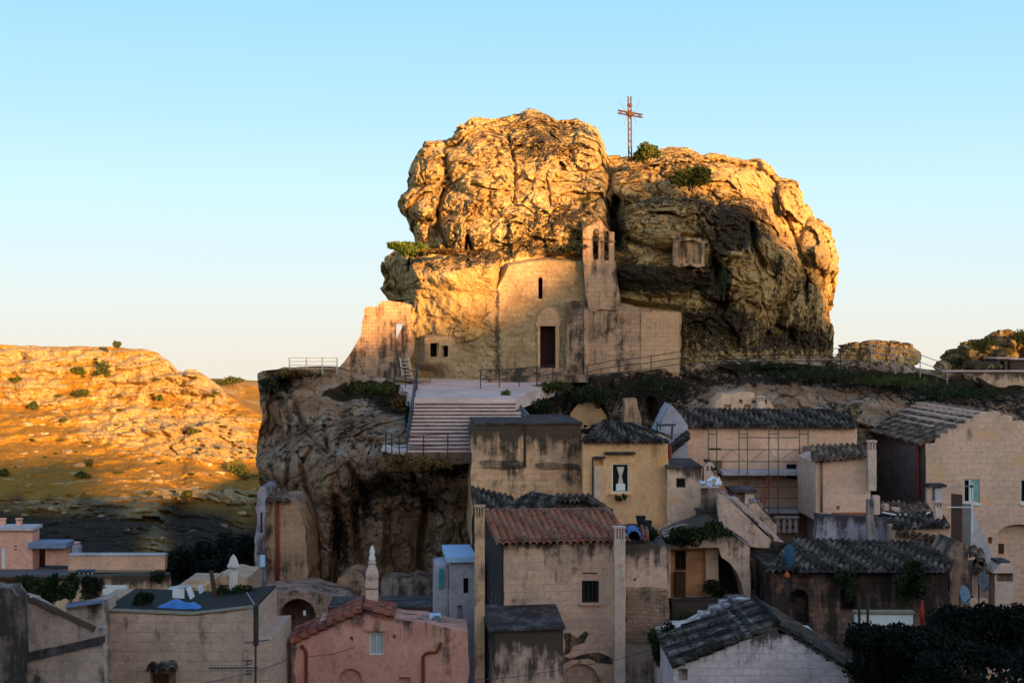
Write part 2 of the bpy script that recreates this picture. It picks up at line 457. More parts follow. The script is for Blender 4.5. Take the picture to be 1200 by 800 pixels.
def tileroof(name, mat, el, er, rr, rl, parent=None, tw=0.26, tl=0.42, hgt=0.10, jit=0.008, thick=0.12, seed=3):
    """barrel tiles on the quad eave-left, eave-right, ridge-right, ridge-left"""
    el, er, rr, rl = map(Vector, (el, er, rr, rl))
    wid = max((er-el).length, (rr-rl).length); ln = max((rl-el).length, (rr-er).length)
    nc = max(2, int(wid/tw)); nr = max(2, int(ln/tl)); a = 6; b = 4
    r = np.random.default_rng(seed)
    U = np.linspace(0, 1, nc*a+1); V = []; TI = []
    jz = r.normal(0, jit, (nr, nc))*1.0; ju = r.normal(0, 0.05, (nr, nc))
    nrmv = (er-el).cross(rl-el).normalized()
    if nrmv.z < 0: nrmv = -nrmv
    for j in range(nr):
        for q in range(b):
            fv = (j+q/(b-1)*0.999)/nr
            for i, u in enumerate(U):
                ci = min(int(i/a), nc-1); ph = (i/a)
                prof = abs(math.sin(math.pi*ph))**0.8*hgt*1.3 - hgt*0.6
                saw = (1-q/(b-1))*0.04
                p = (el.lerp(er, u)).lerp(rl.lerp(rr, u), fv)
                sag = -0.05*math.sin(math.pi*u)*math.sin(math.pi*fv)*(wid/8)
                jj = jz[j, ci] if (i % a) else 0
                V.append(p+nrmv*(prof+saw+jj+thick*0.5)+Vector((0, 0, sag))); TI.append(_rnd(r, j, ci, nc))
    V = np.array([tuple(v) for v in V]); F1 = gridfaces(nr*b, nc*a+1)
    n0 = len(V)
    # closed underside and rim
    m = nc*a+1
    lo = V-np.array(tuple(nrmv))*thick
    Vall = np.vstack([V, lo]); Fl = F1[:, ::-1]+n0
    top = list(range(m)); bot = list(range((nr*b-1)*m, nr*b*m)); lef = list(range(0, nr*b*m, m)); rig = list(range(m-1, nr*b*m, m))
    rim = []
    for L in (top, bot, lef, rig):
        for x, y in zip(L[:-1], L[1:]): rim.append((x, y, y+n0, x+n0))
    me = npmesh(name, Vall, np.vstack([F1, Fl, np.array(rim)]), True)
    attr(me, 'tile', np.array(TI+TI))
    return link(name, me, mat, parent)
def _rnd(r, j, ci, nc): return ((j*7919+ci*104729+nc*31) % 1009)/1009.0

def tilemat(key, cols, dark=(0.03, 0.024, 0.02), amount=0.5):
    if key in _mats: return _mats[key]
    t = NT(key)
    c = t.ramp(t.att('tile'), [(0.0, cols[0]), (0.33, cols[1]), (0.66, cols[2]), (1.0, cols[3])])
    n = t.noise(2.2, 7, 0.7); n2 = t.noise(11, 5, 0.7)
    c = t.mix(t.math('MULTIPLY', t.step(t.math('ADD', t.math('MULTIPLY', n, 0.6), t.math('MULTIPLY', n2, 0.4)), 0.62-amount*0.25, 0.72-amount*0.25), 0.85), c, dark)
    _mats[key] = t.done(c, t.bump(n2, 0.5, 0.02)); return _mats[key]
# ================================================================== MATERIALS
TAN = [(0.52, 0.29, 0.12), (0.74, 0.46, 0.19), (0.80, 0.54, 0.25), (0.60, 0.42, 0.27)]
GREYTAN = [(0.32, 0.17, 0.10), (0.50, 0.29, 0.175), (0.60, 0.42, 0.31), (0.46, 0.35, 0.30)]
M_ROCK = rockmat('tan_limestone', TAN, dark=(0.030, 0.020, 0.013))  # the rock's own tan tones with dark lichen
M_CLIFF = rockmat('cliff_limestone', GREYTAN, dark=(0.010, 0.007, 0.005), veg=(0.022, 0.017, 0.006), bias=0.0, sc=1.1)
M_BOULDER = rockmat('boulder_limestone', [(0.36, 0.23, 0.12), (0.5, 0.34, 0.19), (0.56, 0.41, 0.26), (0.42, 0.32, 0.22)], sc=0.5, bias=.02)

# ================================================================== ADDED HILL BEHIND THE CAMERA (unseen, crest shaped to cast the shadow edge)
SKYL = [(-600, 8), (-200, 10), (-60, 12), (0, 13), (50, 14), (57, 14.2), (61, 14.9), (66, 15.7), (70, 17.2), (73, 20.2), (75, 23.0), (77, 24.8), (82, 24.6), (84, 24.2), (86, 23.2),
        (88, 22.0), (91, 20.6), (94, 19.2), (97, 17.2), (99, 15.6), (104, 17.2), (110, 18.2), (119, 18.0), (122, 12.6), (128, 10.2), (150, 9.8), (153, 12.5), (156, 13.0), (160, 10.2), (178, 9.6), (181, 14), (194, 14), (199, 10), (260, 9), (600, 9)]
def skyline(x): return np.interp(x, [a for a, b in SKYL], [b for a, b in SKYL])
def build_back_hill():
    X = np.concatenate([np.arange(-600, 30, 12), np.arange(30, 210, 0.6), np.arange(210, 620, 14)])
    rows = [(-3, 0, -2.6), (-10, .12, -2.0), (-20, .42, 0), (-30, .72, 0), (-37, .93, 0), (-40, 1, 0), (-46, .99, 0), (-70, .9, 0), (-140, .6, 0), (-400, 0, -10)]
    V = []
    for (y, k, add) in rows:
        T = skyline(X)+0.35*vnoise(np.column_stack([X*0.7, X*0+y*.3, X*0]), 4)
        V.append(np.column_stack([X-(y+40)*math.tan(R(SUN_AZ)), X*0+y, T*k+add]))
    V = np.vstack(V)
    me = npmesh('shadow_hill', V, gridfaces(len(rows), len(X)), True)
    o = link('shadow_hill', me, plain('shadow_hill_soil', (0.16, 0.12, 0.06))); tag(o, kind='structure')
build_back_hill()

# ================================================================== GROUND (town floor, ravine, far land in one sheet)
def build_ground():
    X = np.concatenate([np.arange(-3000, -100, 200), np.arange(-100, 110, 3.0), np.arange(110, 3001, 200)])
    Y = np.concatenate([np.arange(-3, 130, 3.0), np.arange(130, 500, 15), np.arange(500, 4000, 300)])
    XX, YY = np.meshgrid(X, Y)
    z = np.interp(YY, [-3, 12, 34, 90, 130, 4000], [-2.7, -10, -17, -19, -24, -24])
    rav = sst(-14, -30, XX)*sst(95, 140, YY)
    z = z-26*rav-np.interp(YY, [450, 900, 4000], [0, 40, 240]) + 0.5*vnoise(np.column_stack([XX.ravel()*.2, YY.ravel()*.2, XX.ravel()*0]), 3).reshape(XX.shape)
    V = np.column_stack([XX.ravel(), YY.ravel(), z.ravel()])
    o = link('ground', npmesh('ground', V, gridfaces(len(Y), len(X))), plain('dark_soil', (0.05, 0.04, 0.025))); tag(o, kind='structure')
build_ground()

# ================================================================== RAVINE SLOPE ON THE LEFT AND FAR RIDGE
def hillmat():
    t = NT('ravine_slope')
    n = t.noise(0.12, 8, 0.65); n2 = t.noise(0.6, 8, 0.7); n3 = t.noise(2.0, 6, 0.7)
    rock = t.ramp(n2, [(0.3, (0.40, 0.24, 0.10)), (0.5, (0.60, 0.39, 0.18)), (0.7, (0.70, 0.49, 0.27))])
    rock = t.mix(t.math('MULTIPLY', t.step(n3, 0.42, 0.58), 0.75), rock, (0.26, 0.17, 0.08))
    grass = t.ramp(n, [(0.3, (0.25, 0.125, 0.018)), (0.5, (0.38, 0.175, 0.022)), (0.7, (0.42, 0.18, 0.022))])
    grass = t.mix(t.math('MULTIPLY', t.step(n3, 0.45, 0.65), 0.6), grass, (0.10, 0.06, 0.01))
    n4 = t.noise(0.35, 8, 0.75, sc=(1, 1, 2.2))
    rock = t.mix(t.math('MULTIPLY', t.step(t.noise(0.45, 7, 0.7, sc=(1, 1, 2.5)), 0.5, 0.6), 0.6), rock, (0.24, 0.15, 0.06))
    f = t.math('ADD', t.att('rock'), t.math('MULTIPLY', t.math('SUBTRACT', n4, 0.5), 2.6))
    c = t.mix(t.step(f, 0.46, 0.58), grass, rock)
    c = t.mix(t.math('MULTIPLY', t.att('scrub'), t.math('SUBTRACT', 1.0, t.step(t.noise(0.7, 8, 0.75, sc=(1, 1, 2)), 0.59, 0.65))), c, (0.020, 0.011, 0.006))  # dark scrub colour that also paints the slope foot's shade near-black
    return t.done(c, t.bump(n3, 0.8, 0.6, t.bump(n2, 0.8, 1.6)))
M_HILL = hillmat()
def ridge_py(px): return np.interp(px, [-500, 0, 60, 130, 178, 186, 197, 208, 214, 220, 230, 240, 252, 275, 305, 400, 900], [392, 404, 406, 406, 410, 413, 421, 436, 438, 434, 434, 441, 448, 468, 486, 520, 640])
HILL = {}
def hill_Y(px, py):
    top = float(ridge_py(px)); c = int(np.argmin(np.abs(HILL['px']-px))); r_ = int(np.clip((py-top)/(780-top)*329, 1, 329)); return float(HILL['Y'][r_, max(0, c-3):c+4].min())
def build_hill():
    PX = np.concatenate([np.arange(-460, -20, 10), np.arange(-20, 330, 1.0), np.arange(330, 900, 14)])
    T = np.concatenate([np.linspace(0, 1, 330)])
    X, TT = np.meshgrid(PX, T); x = X.ravel(); t = TT.ravel()
    top = ridge_py(x)+1.2*vnoise(np.column_stack([x*0.12, x*0, x*0]), 9)*np.where(x > 175, 1.8, .5)
    py = top+(780-top)*t
    Yb = np.interp(py, [400, 470, 520, 600, 700, 780], [470, 440, 405, 330, 230, 160])+(top-405)*0.4
    p = np.column_stack([(x-600)/F*Yb, Yb, (400-py)/F*Yb])
    # strata: stepped limestone ledges
    w = 3.5*fbm(p*np.array([.02, .02, .03]), 4, 11)
    ph = (p[:, 2]+w)/5.2; fr = ph-np.floor(ph); bed = _h(np.floor(ph).astype(int), np.zeros(len(ph), int), np.zeros(len(ph), int), 5)
    led = np.where(fr < 0.55, 0, sst(0.55, 1.0, fr))*(0.4+bed)
    rockm = 0.12+blobs(x, py, [(20, 415, 60, 14, .6), (40, 450, 50, 32, .55), (190, 435, 60, 24, .9), (240, 460, 30, 26, .9), (130, 470, 55, 30, .5), (165, 505, 75, 20, .85), (255, 510, 45, 22, .9),
        (100, 418, 50, 9, .4), (200, 530, 60, 10, .3), (280, 530, 30, 10, .6), (215, 578, 60, 9, .7), (60, 590, 60, 12, .45), (170, 600, 30, 10, .6), (285, 585, 24, 14, .6), (120, 596, 40, 10, .5), (182, 640, 26, 30, .55), (270, 620, 22, 14, .35), (90, 450, 18, 14, -.5), (110, 470, 24, 14, -.3)])
    amp = np.clip(rockm, 0.15, 1)
    f1, f2 = worley(p*np.array([.16, .16, .3]), 21)
    blk = np.clip(f2-f1, 0, .5)
    Yd = -11.0*led*amp-5.0*blk*2*amp - 3.0*fbm(p*.15, 5, 31, .6)*(.4+amp)
    edge = sst(0, 0.02, t)
    Y2 = Yb+Yd*edge
    V = np.column_stack([(x-600)/F*Y2, Y2, (400-py)/F*Y2])
    HILL.update(px=PX, Y=Y2.reshape(len(T), len(PX)))
    # ridge top carries on backwards as a plateau
    nc = len(PX); first = V[:nc]; back = []
    for k, dy in ((3, 200), (2, 90), (1, 25)):
        b = first.copy(); b[:, 1] += dy; b[:, 0] *= (b[:, 1]/first[:, 1]); b[:, 2] -= dy*0.03+0.3; back.append(b)
    V = np.vstack(back+[V]); nr = len(T)+3
    me = npmesh('ravine_slope', V, gridfaces(nr, nc))
    z3 = np.zeros(3*nc)
    attr(me, 'rock', np.concatenate([z3+.3, rockm+led*0.35+(blk-.12)*0.8*amp]))
    attr(me, 'scrub', np.concatenate([z3, sst(576, 600, py+9*vnoise(np.column_stack([x*.05, py*.05, x*0]), 2))*(1-0.95*blobs(x, py, [(182, 640, 20, 20, .8), (285, 600, 22, 20, .7), (165, 600, 25, 8, 1), (60, 596, 60, 9, .6)]))]))  # scrub cover plus painted shade, from the shadow edge downwards
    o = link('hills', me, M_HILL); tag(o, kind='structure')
    return
build_hill()
def build_far():
    PX = np.arange(-300, 2300, 6.0); T = np.linspace(0, 1, 40); X, TT = np.meshgrid(PX, T); x = X.ravel(); t = TT.ravel()
    top = np.interp(x, [-300, 230, 262, 305, 700, 1200, 2300], [460, 445, 446, 449, 455, 452, 440])+1.2*fbm(np.column_stack([x*.03, x*0, x*0]), 4, 3)
    py = top+(620-top)*t; Y = 900-500*t+8*fbm(np.column_stack([x*.06, py*.2, x*0]), 4, 6)
    V = np.column_stack([(x-600)/F*Y, Y, (400-py)/F*Y])
    b = V[:len(PX)].copy(); b[:, 1] += 800; b[:, 0] *= b[:, 1]/(b[:, 1]-800); b[:, 2] -= 20
    me = npmesh('far_hills', np.vstack([b, V]), gridfaces(41, len(PX)))
    attr(me, 'rock', np.concatenate([np.zeros(len(PX)), .38+.25*fbm(np.column_stack([x*.03, py*.3, x*0]), 3, 8)])); attr(me, 'scrub', np.zeros(len(PX)*41))
    tag(link('far_hills', me, M_HILL), kind='structure')
build_far()

# ================================================================== THE GREAT ROCK
ROCK_OUT = [(470, 560), (474, 470), (478, 445), (478, 400), (476, 370), (468, 352), (456, 352), (444, 338), (449, 322), (452, 300), (462, 292), (484, 285), (482, 272), (476, 256), (471, 252), (467, 238), (476, 224), (480, 200),
    (488, 180), (500, 167), (522, 164), (531, 162), (536, 150), (545, 147), (553, 140), (562, 139), (580, 138), (595, 134), (610, 133), (616, 126), (626, 128), (640, 134), (655, 142), (662, 139), (675, 137), (686, 143),
    (700, 150), (706, 162), (709, 178), (713, 184), (728, 183), (745, 181), (757, 178), (772, 175), (785, 171), (800, 172), (815, 176), (823, 182), (833, 178), (846, 180), (860, 183), (872, 186), (890, 186), (903, 194),
    (912, 206), (920, 210), (935, 213), (942, 225), (948, 246), (953, 256), (960, 258), (972, 266), (979, 280), (982, 300), (981, 320), (976, 350), (974, 368), (972, 380), (976, 395), (976, 440), (978, 560)]
FACADE = [(480, 446), (480, 418), (500, 412), (530, 408), (560, 400), (581, 385), (586, 312), (592, 303), (640, 298), (694, 300), (694, 446)]
ANNEX = [(692, 446), (692, 340), (712, 346), (745, 356), (797, 362), (799, 446)]
BUMPS = [  # cx, cy, rx, ry, rotation, height (m toward the viewer), edge sharpness
    (500, 196, 22, 30, 10, 1.3), (491, 240, 25, 19, -15, 2.0), (562, 185, 40, 52, -10, 1.9), (558, 238, 42, 20, 5, 1.0), (482, 272, 20, 16, 0, .9), (634, 172, 50, 40, 0, 1.0), (690, 172, 22, 28, 0, 1.5), (545, 272, 32, 24, 0, 1.3),
    (600, 262, 34, 24, 0, .8), (655, 262, 40, 20, 0, .8), (743, 214, 26, 26, 10, 1.6), (800, 205, 34, 28, 0, .8), (868, 212, 44, 30, 20, 1.4), (928, 238, 20, 32, -10, 1.6), (900, 250, 28, 28, 0, 1.0), (962, 292, 24, 44, 0, 1.5),
    (792, 262, 70, 32, 4, 2.6), (872, 272, 42, 44, 20, 2.3), (905, 325, 40, 38, 0, 1.5), (850, 318, 40, 36, 0, 1.4), (780, 322, 60, 26, 0, 1.1), (500, 316, 46, 22, 0, .8), (565, 308, 40, 14, 0, .5), (940, 360, 34, 30, 0, .8)]
CRACKS = [([(707, 186), (714, 200), (716, 216), (708, 232), (716, 250)], 1.8, 1.0), ([(520, 222), (512, 245), (515, 266), (524, 288)], 2.5, 1.6), ([(470, 216), (492, 219), (514, 210)], 1.6, .9), ([(552, 216), (575, 222), (596, 224)], 1.5, .9),
    ([(492, 186), (494, 205), (498, 216)], 1.3, .6), ([(722, 285), (718, 250), (722, 235)], 6, 2.2), ([(455, 338), (470, 344), (484, 352), (484, 362)], 4, 2.0), ([(480, 298), (479, 318)], 2, .9), ([(552, 290), (548, 276), (546, 290)], 2, 1.2),
    ([(880, 262), (884, 290), (895, 312)], 4, 1.5), ([(905, 205), (915, 240), (932, 280), (945, 310)], 2.5, .8), ([(835, 300), (842, 330), (850, 355)], 5, 1.2), ([(500, 371), (530, 369), (548, 376), (556, 380)], 1.6, .8), ([(820, 240), (818, 262), (832, 285)], 2, .6),
    ([(640, 205), (645, 240)], 1.6, .5), ([(596, 160), (604, 200), (602, 240)], 2.0, .5)]
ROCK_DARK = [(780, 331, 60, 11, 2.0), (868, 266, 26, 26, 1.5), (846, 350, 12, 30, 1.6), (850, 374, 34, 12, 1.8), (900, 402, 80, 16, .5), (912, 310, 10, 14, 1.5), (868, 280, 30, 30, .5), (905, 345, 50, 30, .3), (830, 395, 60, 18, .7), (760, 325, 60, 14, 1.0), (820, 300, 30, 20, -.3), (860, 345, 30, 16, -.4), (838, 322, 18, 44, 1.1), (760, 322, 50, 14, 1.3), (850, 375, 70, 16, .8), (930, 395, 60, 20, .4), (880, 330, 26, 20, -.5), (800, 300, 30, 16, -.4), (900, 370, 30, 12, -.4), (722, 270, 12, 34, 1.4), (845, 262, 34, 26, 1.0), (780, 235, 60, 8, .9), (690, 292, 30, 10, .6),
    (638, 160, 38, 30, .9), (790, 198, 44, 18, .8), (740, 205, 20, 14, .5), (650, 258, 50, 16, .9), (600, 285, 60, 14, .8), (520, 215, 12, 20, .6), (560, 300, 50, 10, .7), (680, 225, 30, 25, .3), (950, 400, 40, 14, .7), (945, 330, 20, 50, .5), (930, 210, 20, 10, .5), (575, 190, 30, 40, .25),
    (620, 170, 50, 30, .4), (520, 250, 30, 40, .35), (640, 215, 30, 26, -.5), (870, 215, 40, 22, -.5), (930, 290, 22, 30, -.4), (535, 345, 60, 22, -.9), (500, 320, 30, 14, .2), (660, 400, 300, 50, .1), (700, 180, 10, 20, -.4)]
ROCK_VEG = [(800, 180, 40, 6, .4), (690, 235, 30, 8, .6), (860, 232, 30, 5, .7), (740, 232, 20, 6, .7), (510, 292, 40, 6, .8), (620, 140, 30, 6, .4), (650, 262, 30, 8, .35), (870, 410, 120, 8, .4), (525, 195, 8, 6, .5), (740, 185, 40, 5, .5), (845, 340, 14, 26, .5)]
def rock_feat(px, py):
    h = np.zeros(px.shape)
    for (cx, cy, rx, ry, rot, hh) in BUMPS:
        c, s = math.cos(R(rot)), math.sin(R(rot)); dx, dy = px-cx, py-cy
        q = ((dx*c+dy*s)/rx)**2+((-dx*s+dy*c)/ry)**2
        h = np.maximum(h, hh*np.sqrt(np.clip(1-q, 0, 1))**0.8)
    for (pts, w, dd) in CRACKS:
        d = segdist(px, py, pts); h = h-dd*np.exp(-(d/w)**2)
    return h
def rock_surface(px, py, r):
    """distance of the rock's front from the camera, before noise"""
    lean = 6.5*np.clip((300-py)/170, 0, 1)**1.15
    bulge = 9.0*(1-np.sqrt(np.clip(1-r**2.6, 0, 1)))
    right = 3.5*sst(820, 985, px)
    Y = 80.0+lean+bulge*0.92+right-rock_feat(px, py)
    Y = Y+1.6*sst(225, 245, 470-0*px)*0
    return Y
def build_rock():
    out = rough_edges([tuple(map(float, p)) for p in ROCK_OUT], 0.0, 1.0)
    out = np.array(out); L = np.r_[0, np.cumsum(np.hypot(*np.diff(np.vstack([out, out[:1]]), axis=0).T))]
    N = 1500; s = np.linspace(0, L[-1], N, endpoint=False)
    ox = np.interp(s, L, np.r_[out[:, 0], out[0, 0]]); oy = np.interp(s, L, np.r_[out[:, 1], out[0, 1]])
    jn = fbm(np.column_stack([s*.06, s*0, s*0]), 4, 5); cx, cy = 715.0, 330.0
    NR = 330; rr = np.linspace(0.004, 1, NR)**0.8
    RR, IX = np.meshgrid(rr, np.arange(N), indexing='ij'); r = RR.ravel(); ix = IX.ravel()
    k = 1+0.006*jn
    px = cx+(ox[ix]-cx)*r*k[ix]; py = cy+(oy[ix]-cy)*r*k[ix]
    Y = rock_surface(px, py, r)
    p = np.column_stack([(px-600)/F*Y, Y, (400-py)/F*Y])
    wp = p+0.5*np.column_stack([fbm(p*.5+9, 3, 41), fbm(p*.5+3, 3, 42), fbm(p*.5+5, 3, 43)])
    f1, f2 = worley(wp*np.array([.42, .35, .55]), 51); g1, g2 = worley(wp*np.array([1.1, 1.0, 1.5]), 61)
    n = 0.75*fbm(p*.35, 5, 71, .55) + 0.9*(0.5-f1)*1.0 - 0.4*np.exp(-((f2-f1)/.05)**2)*sst(-.2,.4,vnoise(p*.5,5)) + .25*(0.5-g1) - 0.12*np.exp(-((g2-g1)/.06)**2)*sst(0,.5,vnoise(p*.8,6)) + 0.16*fbm(p*2.2, 4, 81, .6)
    h1, c1_ = facet(wp*np.array([.33, .3, .42]), 201); h2, c2_ = facet(wp*np.array([.9, .8, 1.25])+3, 202); h3, c3_ = facet(p*np.array([2.3, 2.0, 3.2])+5, 203)
    n = .42*n+1.0*h1+.30*h2+.12*h3-.22*c1_*sst(-.3, .3, vnoise(p*.4, 15))-.11*c2_*sst(-.2, .4, vnoise(p*.7, 16))+.08*(1-np.abs(fbm(p*np.array([1.2, 1.2, 3.2]), 4, 91)))
    n = n+.10*fbm(p*np.array([3.5, 3.5, 6.5]), 4, 95, .6)-.30*sst(.25, .6, vnoise(p*np.array([1.7, 1.7, 2.2])+4.4, 97))*sst(0, .4, vnoise(p*.45, 98)+.1)-.22*sst(.62, .9, 1-np.abs(fbm(p*np.array([.35, .35, 1.9]), 4, 99)))*sst(-.1, .4, vnoise(p*.3, 96))
    sd_f = np.maximum(sdpoly(px, py, FACADE), sdpoly(px, py, [(499, 397), (530, 397), (530, 424), (499, 424)])); sd_a = sdpoly(px, py, ANNEX)
    smooth = np.clip(1-0.3*np.exp(-(((px-535)/58)**2+((py-352)/26)**2)), 0, 1)*np.where((px > 785) & (px < 835) & (py > 280) & (py < 312), .4, 1)
    lower = sst(440, 470, py)
    amp = smooth*(1-.6*lower)
    Y2 = Y-n*amp+0.35
    lm = sst(-5, 15, 4*n+sdpoly(px, py, [(466, 452), (466, 375), (474, 350), (476, 312), (500, 304), (588, 300), (590, 452)]))
    Yl = 79.75+1.3*sst(545, 470, px)+.35*np.clip((545-px)/70, 0, 1)-1.0*sst(348, 322, py)*(px < 590)-.30*fbm(p*np.array([.8, .8, 1.1]), 5, 301)-.16*h2-.05*h3
    Y2 = Y2*(1-lm)+Yl*lm
    carve = np.maximum(sst(-5, 3, sd_f), sst(-5, 3, sd_a))
    Y2 = Y2*(1-carve)+81.0*carve
    # niche cut under the overhang on the right
    c2 = sst(-3, 2, sdpoly(px, py, [(790, 312), (789, 284), (797, 276), (823, 276), (824, 312)])); Y2 = Y2+1.0*c2
    V = np.column_stack([(px-600)/F*Y2, Y2, (400-py)/F*Y2])
    # push near-silhouette points outward too, so the outline is broken by the same bumps
    side = sst(0.90, 1.0, r)
    V[:, 0] += side*n*0.18*np.sign(px-cx); V[:, 2] += side*n*0.16*(py < 330)
    # back half
    NB = 60; rb = np.linspace(1, 0.0, NB)[1:]
    RB, IB = np.meshgrid(rb, np.arange(N), indexing='ij'); r2 = RB.ravel(); ib = IB.ravel()
    edge = V[(NR-1)*N:]
    ctr = np.array([P(715, 340, 90)[0], 90.0, P(715, 340, 90)[2]])
    E = edge[ib]; Bk = ctr+(E-ctr)*r2[:, None]; Bk[:, 1] = E[:, 1]*r2+(1-r2)*90+16*np.sqrt(1-r2**2)
    nb = .9*fbm(Bk*.35, 4, 71); Bk[:, 1] += nb*(1-r2)
    Vall = np.vstack([V, Bk]); nr = NR+NB-1
    Fc = gridfaces(nr, N, wrap=True)
    me = npmesh('rock', Vall, Fc)
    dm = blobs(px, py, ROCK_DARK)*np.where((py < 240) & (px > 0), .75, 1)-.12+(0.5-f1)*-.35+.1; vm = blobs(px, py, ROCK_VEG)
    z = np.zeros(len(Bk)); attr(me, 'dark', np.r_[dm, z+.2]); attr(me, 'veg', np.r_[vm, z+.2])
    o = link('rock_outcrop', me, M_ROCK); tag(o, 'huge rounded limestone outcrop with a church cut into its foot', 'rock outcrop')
build_rock()

# ================================================================== CLIFF AND TERRACED SLOPE UNDER IT
CTL = [(303, 440, 77), (303, 500, 75), (303, 600, 74), (303, 720, 73), (350, 436, 76), (350, 480, 73), (350, 550, 70.5), (350, 650, 70), (350, 740, 69), (395, 440, 77), (400, 480, 73), (400, 520, 69.5), (400, 560, 68.2), (400, 610, 68.9), (400, 720, 69.5),
    (440, 450, 78), (440, 475, 74), (440, 500, 70), (440, 540, 67.3), (440, 575, 69.2), (432, 620, 69.2), (432, 660, 69), (430, 720, 67.5), (470, 455, 78), (468, 490, 71), (480, 527, 65.0), (500, 540, 65.2), (480, 565, 67.6), (490, 590, 69.6), (490, 625, 69), (490, 660, 69), (490, 720, 67.5),
    (545, 440, 82), (545, 500, 75), (545, 528, 65.2), (590, 528, 65.5), (545, 545, 65.4), (540, 570, 67.5), (545, 600, 68.8), (545, 700, 68.5), (600, 445, 82), (600, 480, 76), (600, 520, 73), (600, 600, 71), (650, 447, 80), (650, 475, 76), (690, 455, 78), (690, 480, 78.5), (690, 520, 74),
    (750, 438, 79.5), (750, 470, 76.5), (750, 520, 73), (820, 428, 80.5), (820, 455, 77.5), (820, 490, 74.5), (870, 470, 75.5), (900, 424, 82), (900, 450, 78), (900, 480, 75.5), (900, 520, 73.5), (1000, 422, 83), (1000, 450, 79), (1000, 480, 76), (1000, 520, 74),
    (1100, 438, 85), (1100, 470, 79), (1100, 500, 76.5), (1200, 443, 86), (1200, 480, 79), (1300, 450, 86), (1300, 500, 78), (700, 640, 72), (900, 640, 72), (1100, 640, 73), (1300, 640, 74), (300, 800, 72), (500, 800, 68), (700, 800, 70), (1000, 800, 70), (1300, 800, 72)]
CL_DARK = [(330, 455, 22, 14, .9), (345, 500, 12, 16, .5), (450, 572, 50, 14, 1.0), (500, 585, 30, 18, .6), (398, 630, 12, 34, 1.1), (520, 550, 50, 12, .6), (450, 470, 24, 16, .9), (650, 470, 50, 16, 1.0), (720, 455, 60, 14, .9), (760, 470, 30, 30, .8), (880, 445, 200, 12, .8), (1100, 455, 100, 12, .9), (980, 480, 30, 20, .5),  # dark stain, plus shade painted into the cave and recesses
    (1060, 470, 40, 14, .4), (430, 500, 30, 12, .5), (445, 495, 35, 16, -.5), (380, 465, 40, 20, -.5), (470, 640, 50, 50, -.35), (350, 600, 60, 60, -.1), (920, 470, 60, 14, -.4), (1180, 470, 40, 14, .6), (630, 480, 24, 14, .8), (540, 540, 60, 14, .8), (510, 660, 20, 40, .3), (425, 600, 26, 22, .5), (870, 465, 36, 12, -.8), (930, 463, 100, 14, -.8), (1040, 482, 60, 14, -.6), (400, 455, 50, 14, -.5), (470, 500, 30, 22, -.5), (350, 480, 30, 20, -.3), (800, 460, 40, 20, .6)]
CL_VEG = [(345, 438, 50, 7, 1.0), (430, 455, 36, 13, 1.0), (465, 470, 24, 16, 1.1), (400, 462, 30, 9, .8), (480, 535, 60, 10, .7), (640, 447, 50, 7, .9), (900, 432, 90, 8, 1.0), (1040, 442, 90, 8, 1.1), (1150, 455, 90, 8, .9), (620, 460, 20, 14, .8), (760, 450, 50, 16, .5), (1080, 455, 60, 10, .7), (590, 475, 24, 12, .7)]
def cl_top(px): return np.interp(px, [295, 303, 306, 325, 332, 395, 420, 470, 480, 610, 690, 760, 800, 850, 975, 1110, 1200, 1400], [440, 438, 436, 433, 430, 431, 438, 446, 448, 446, 439, 434, 427, 422, 418, 436, 441, 444])
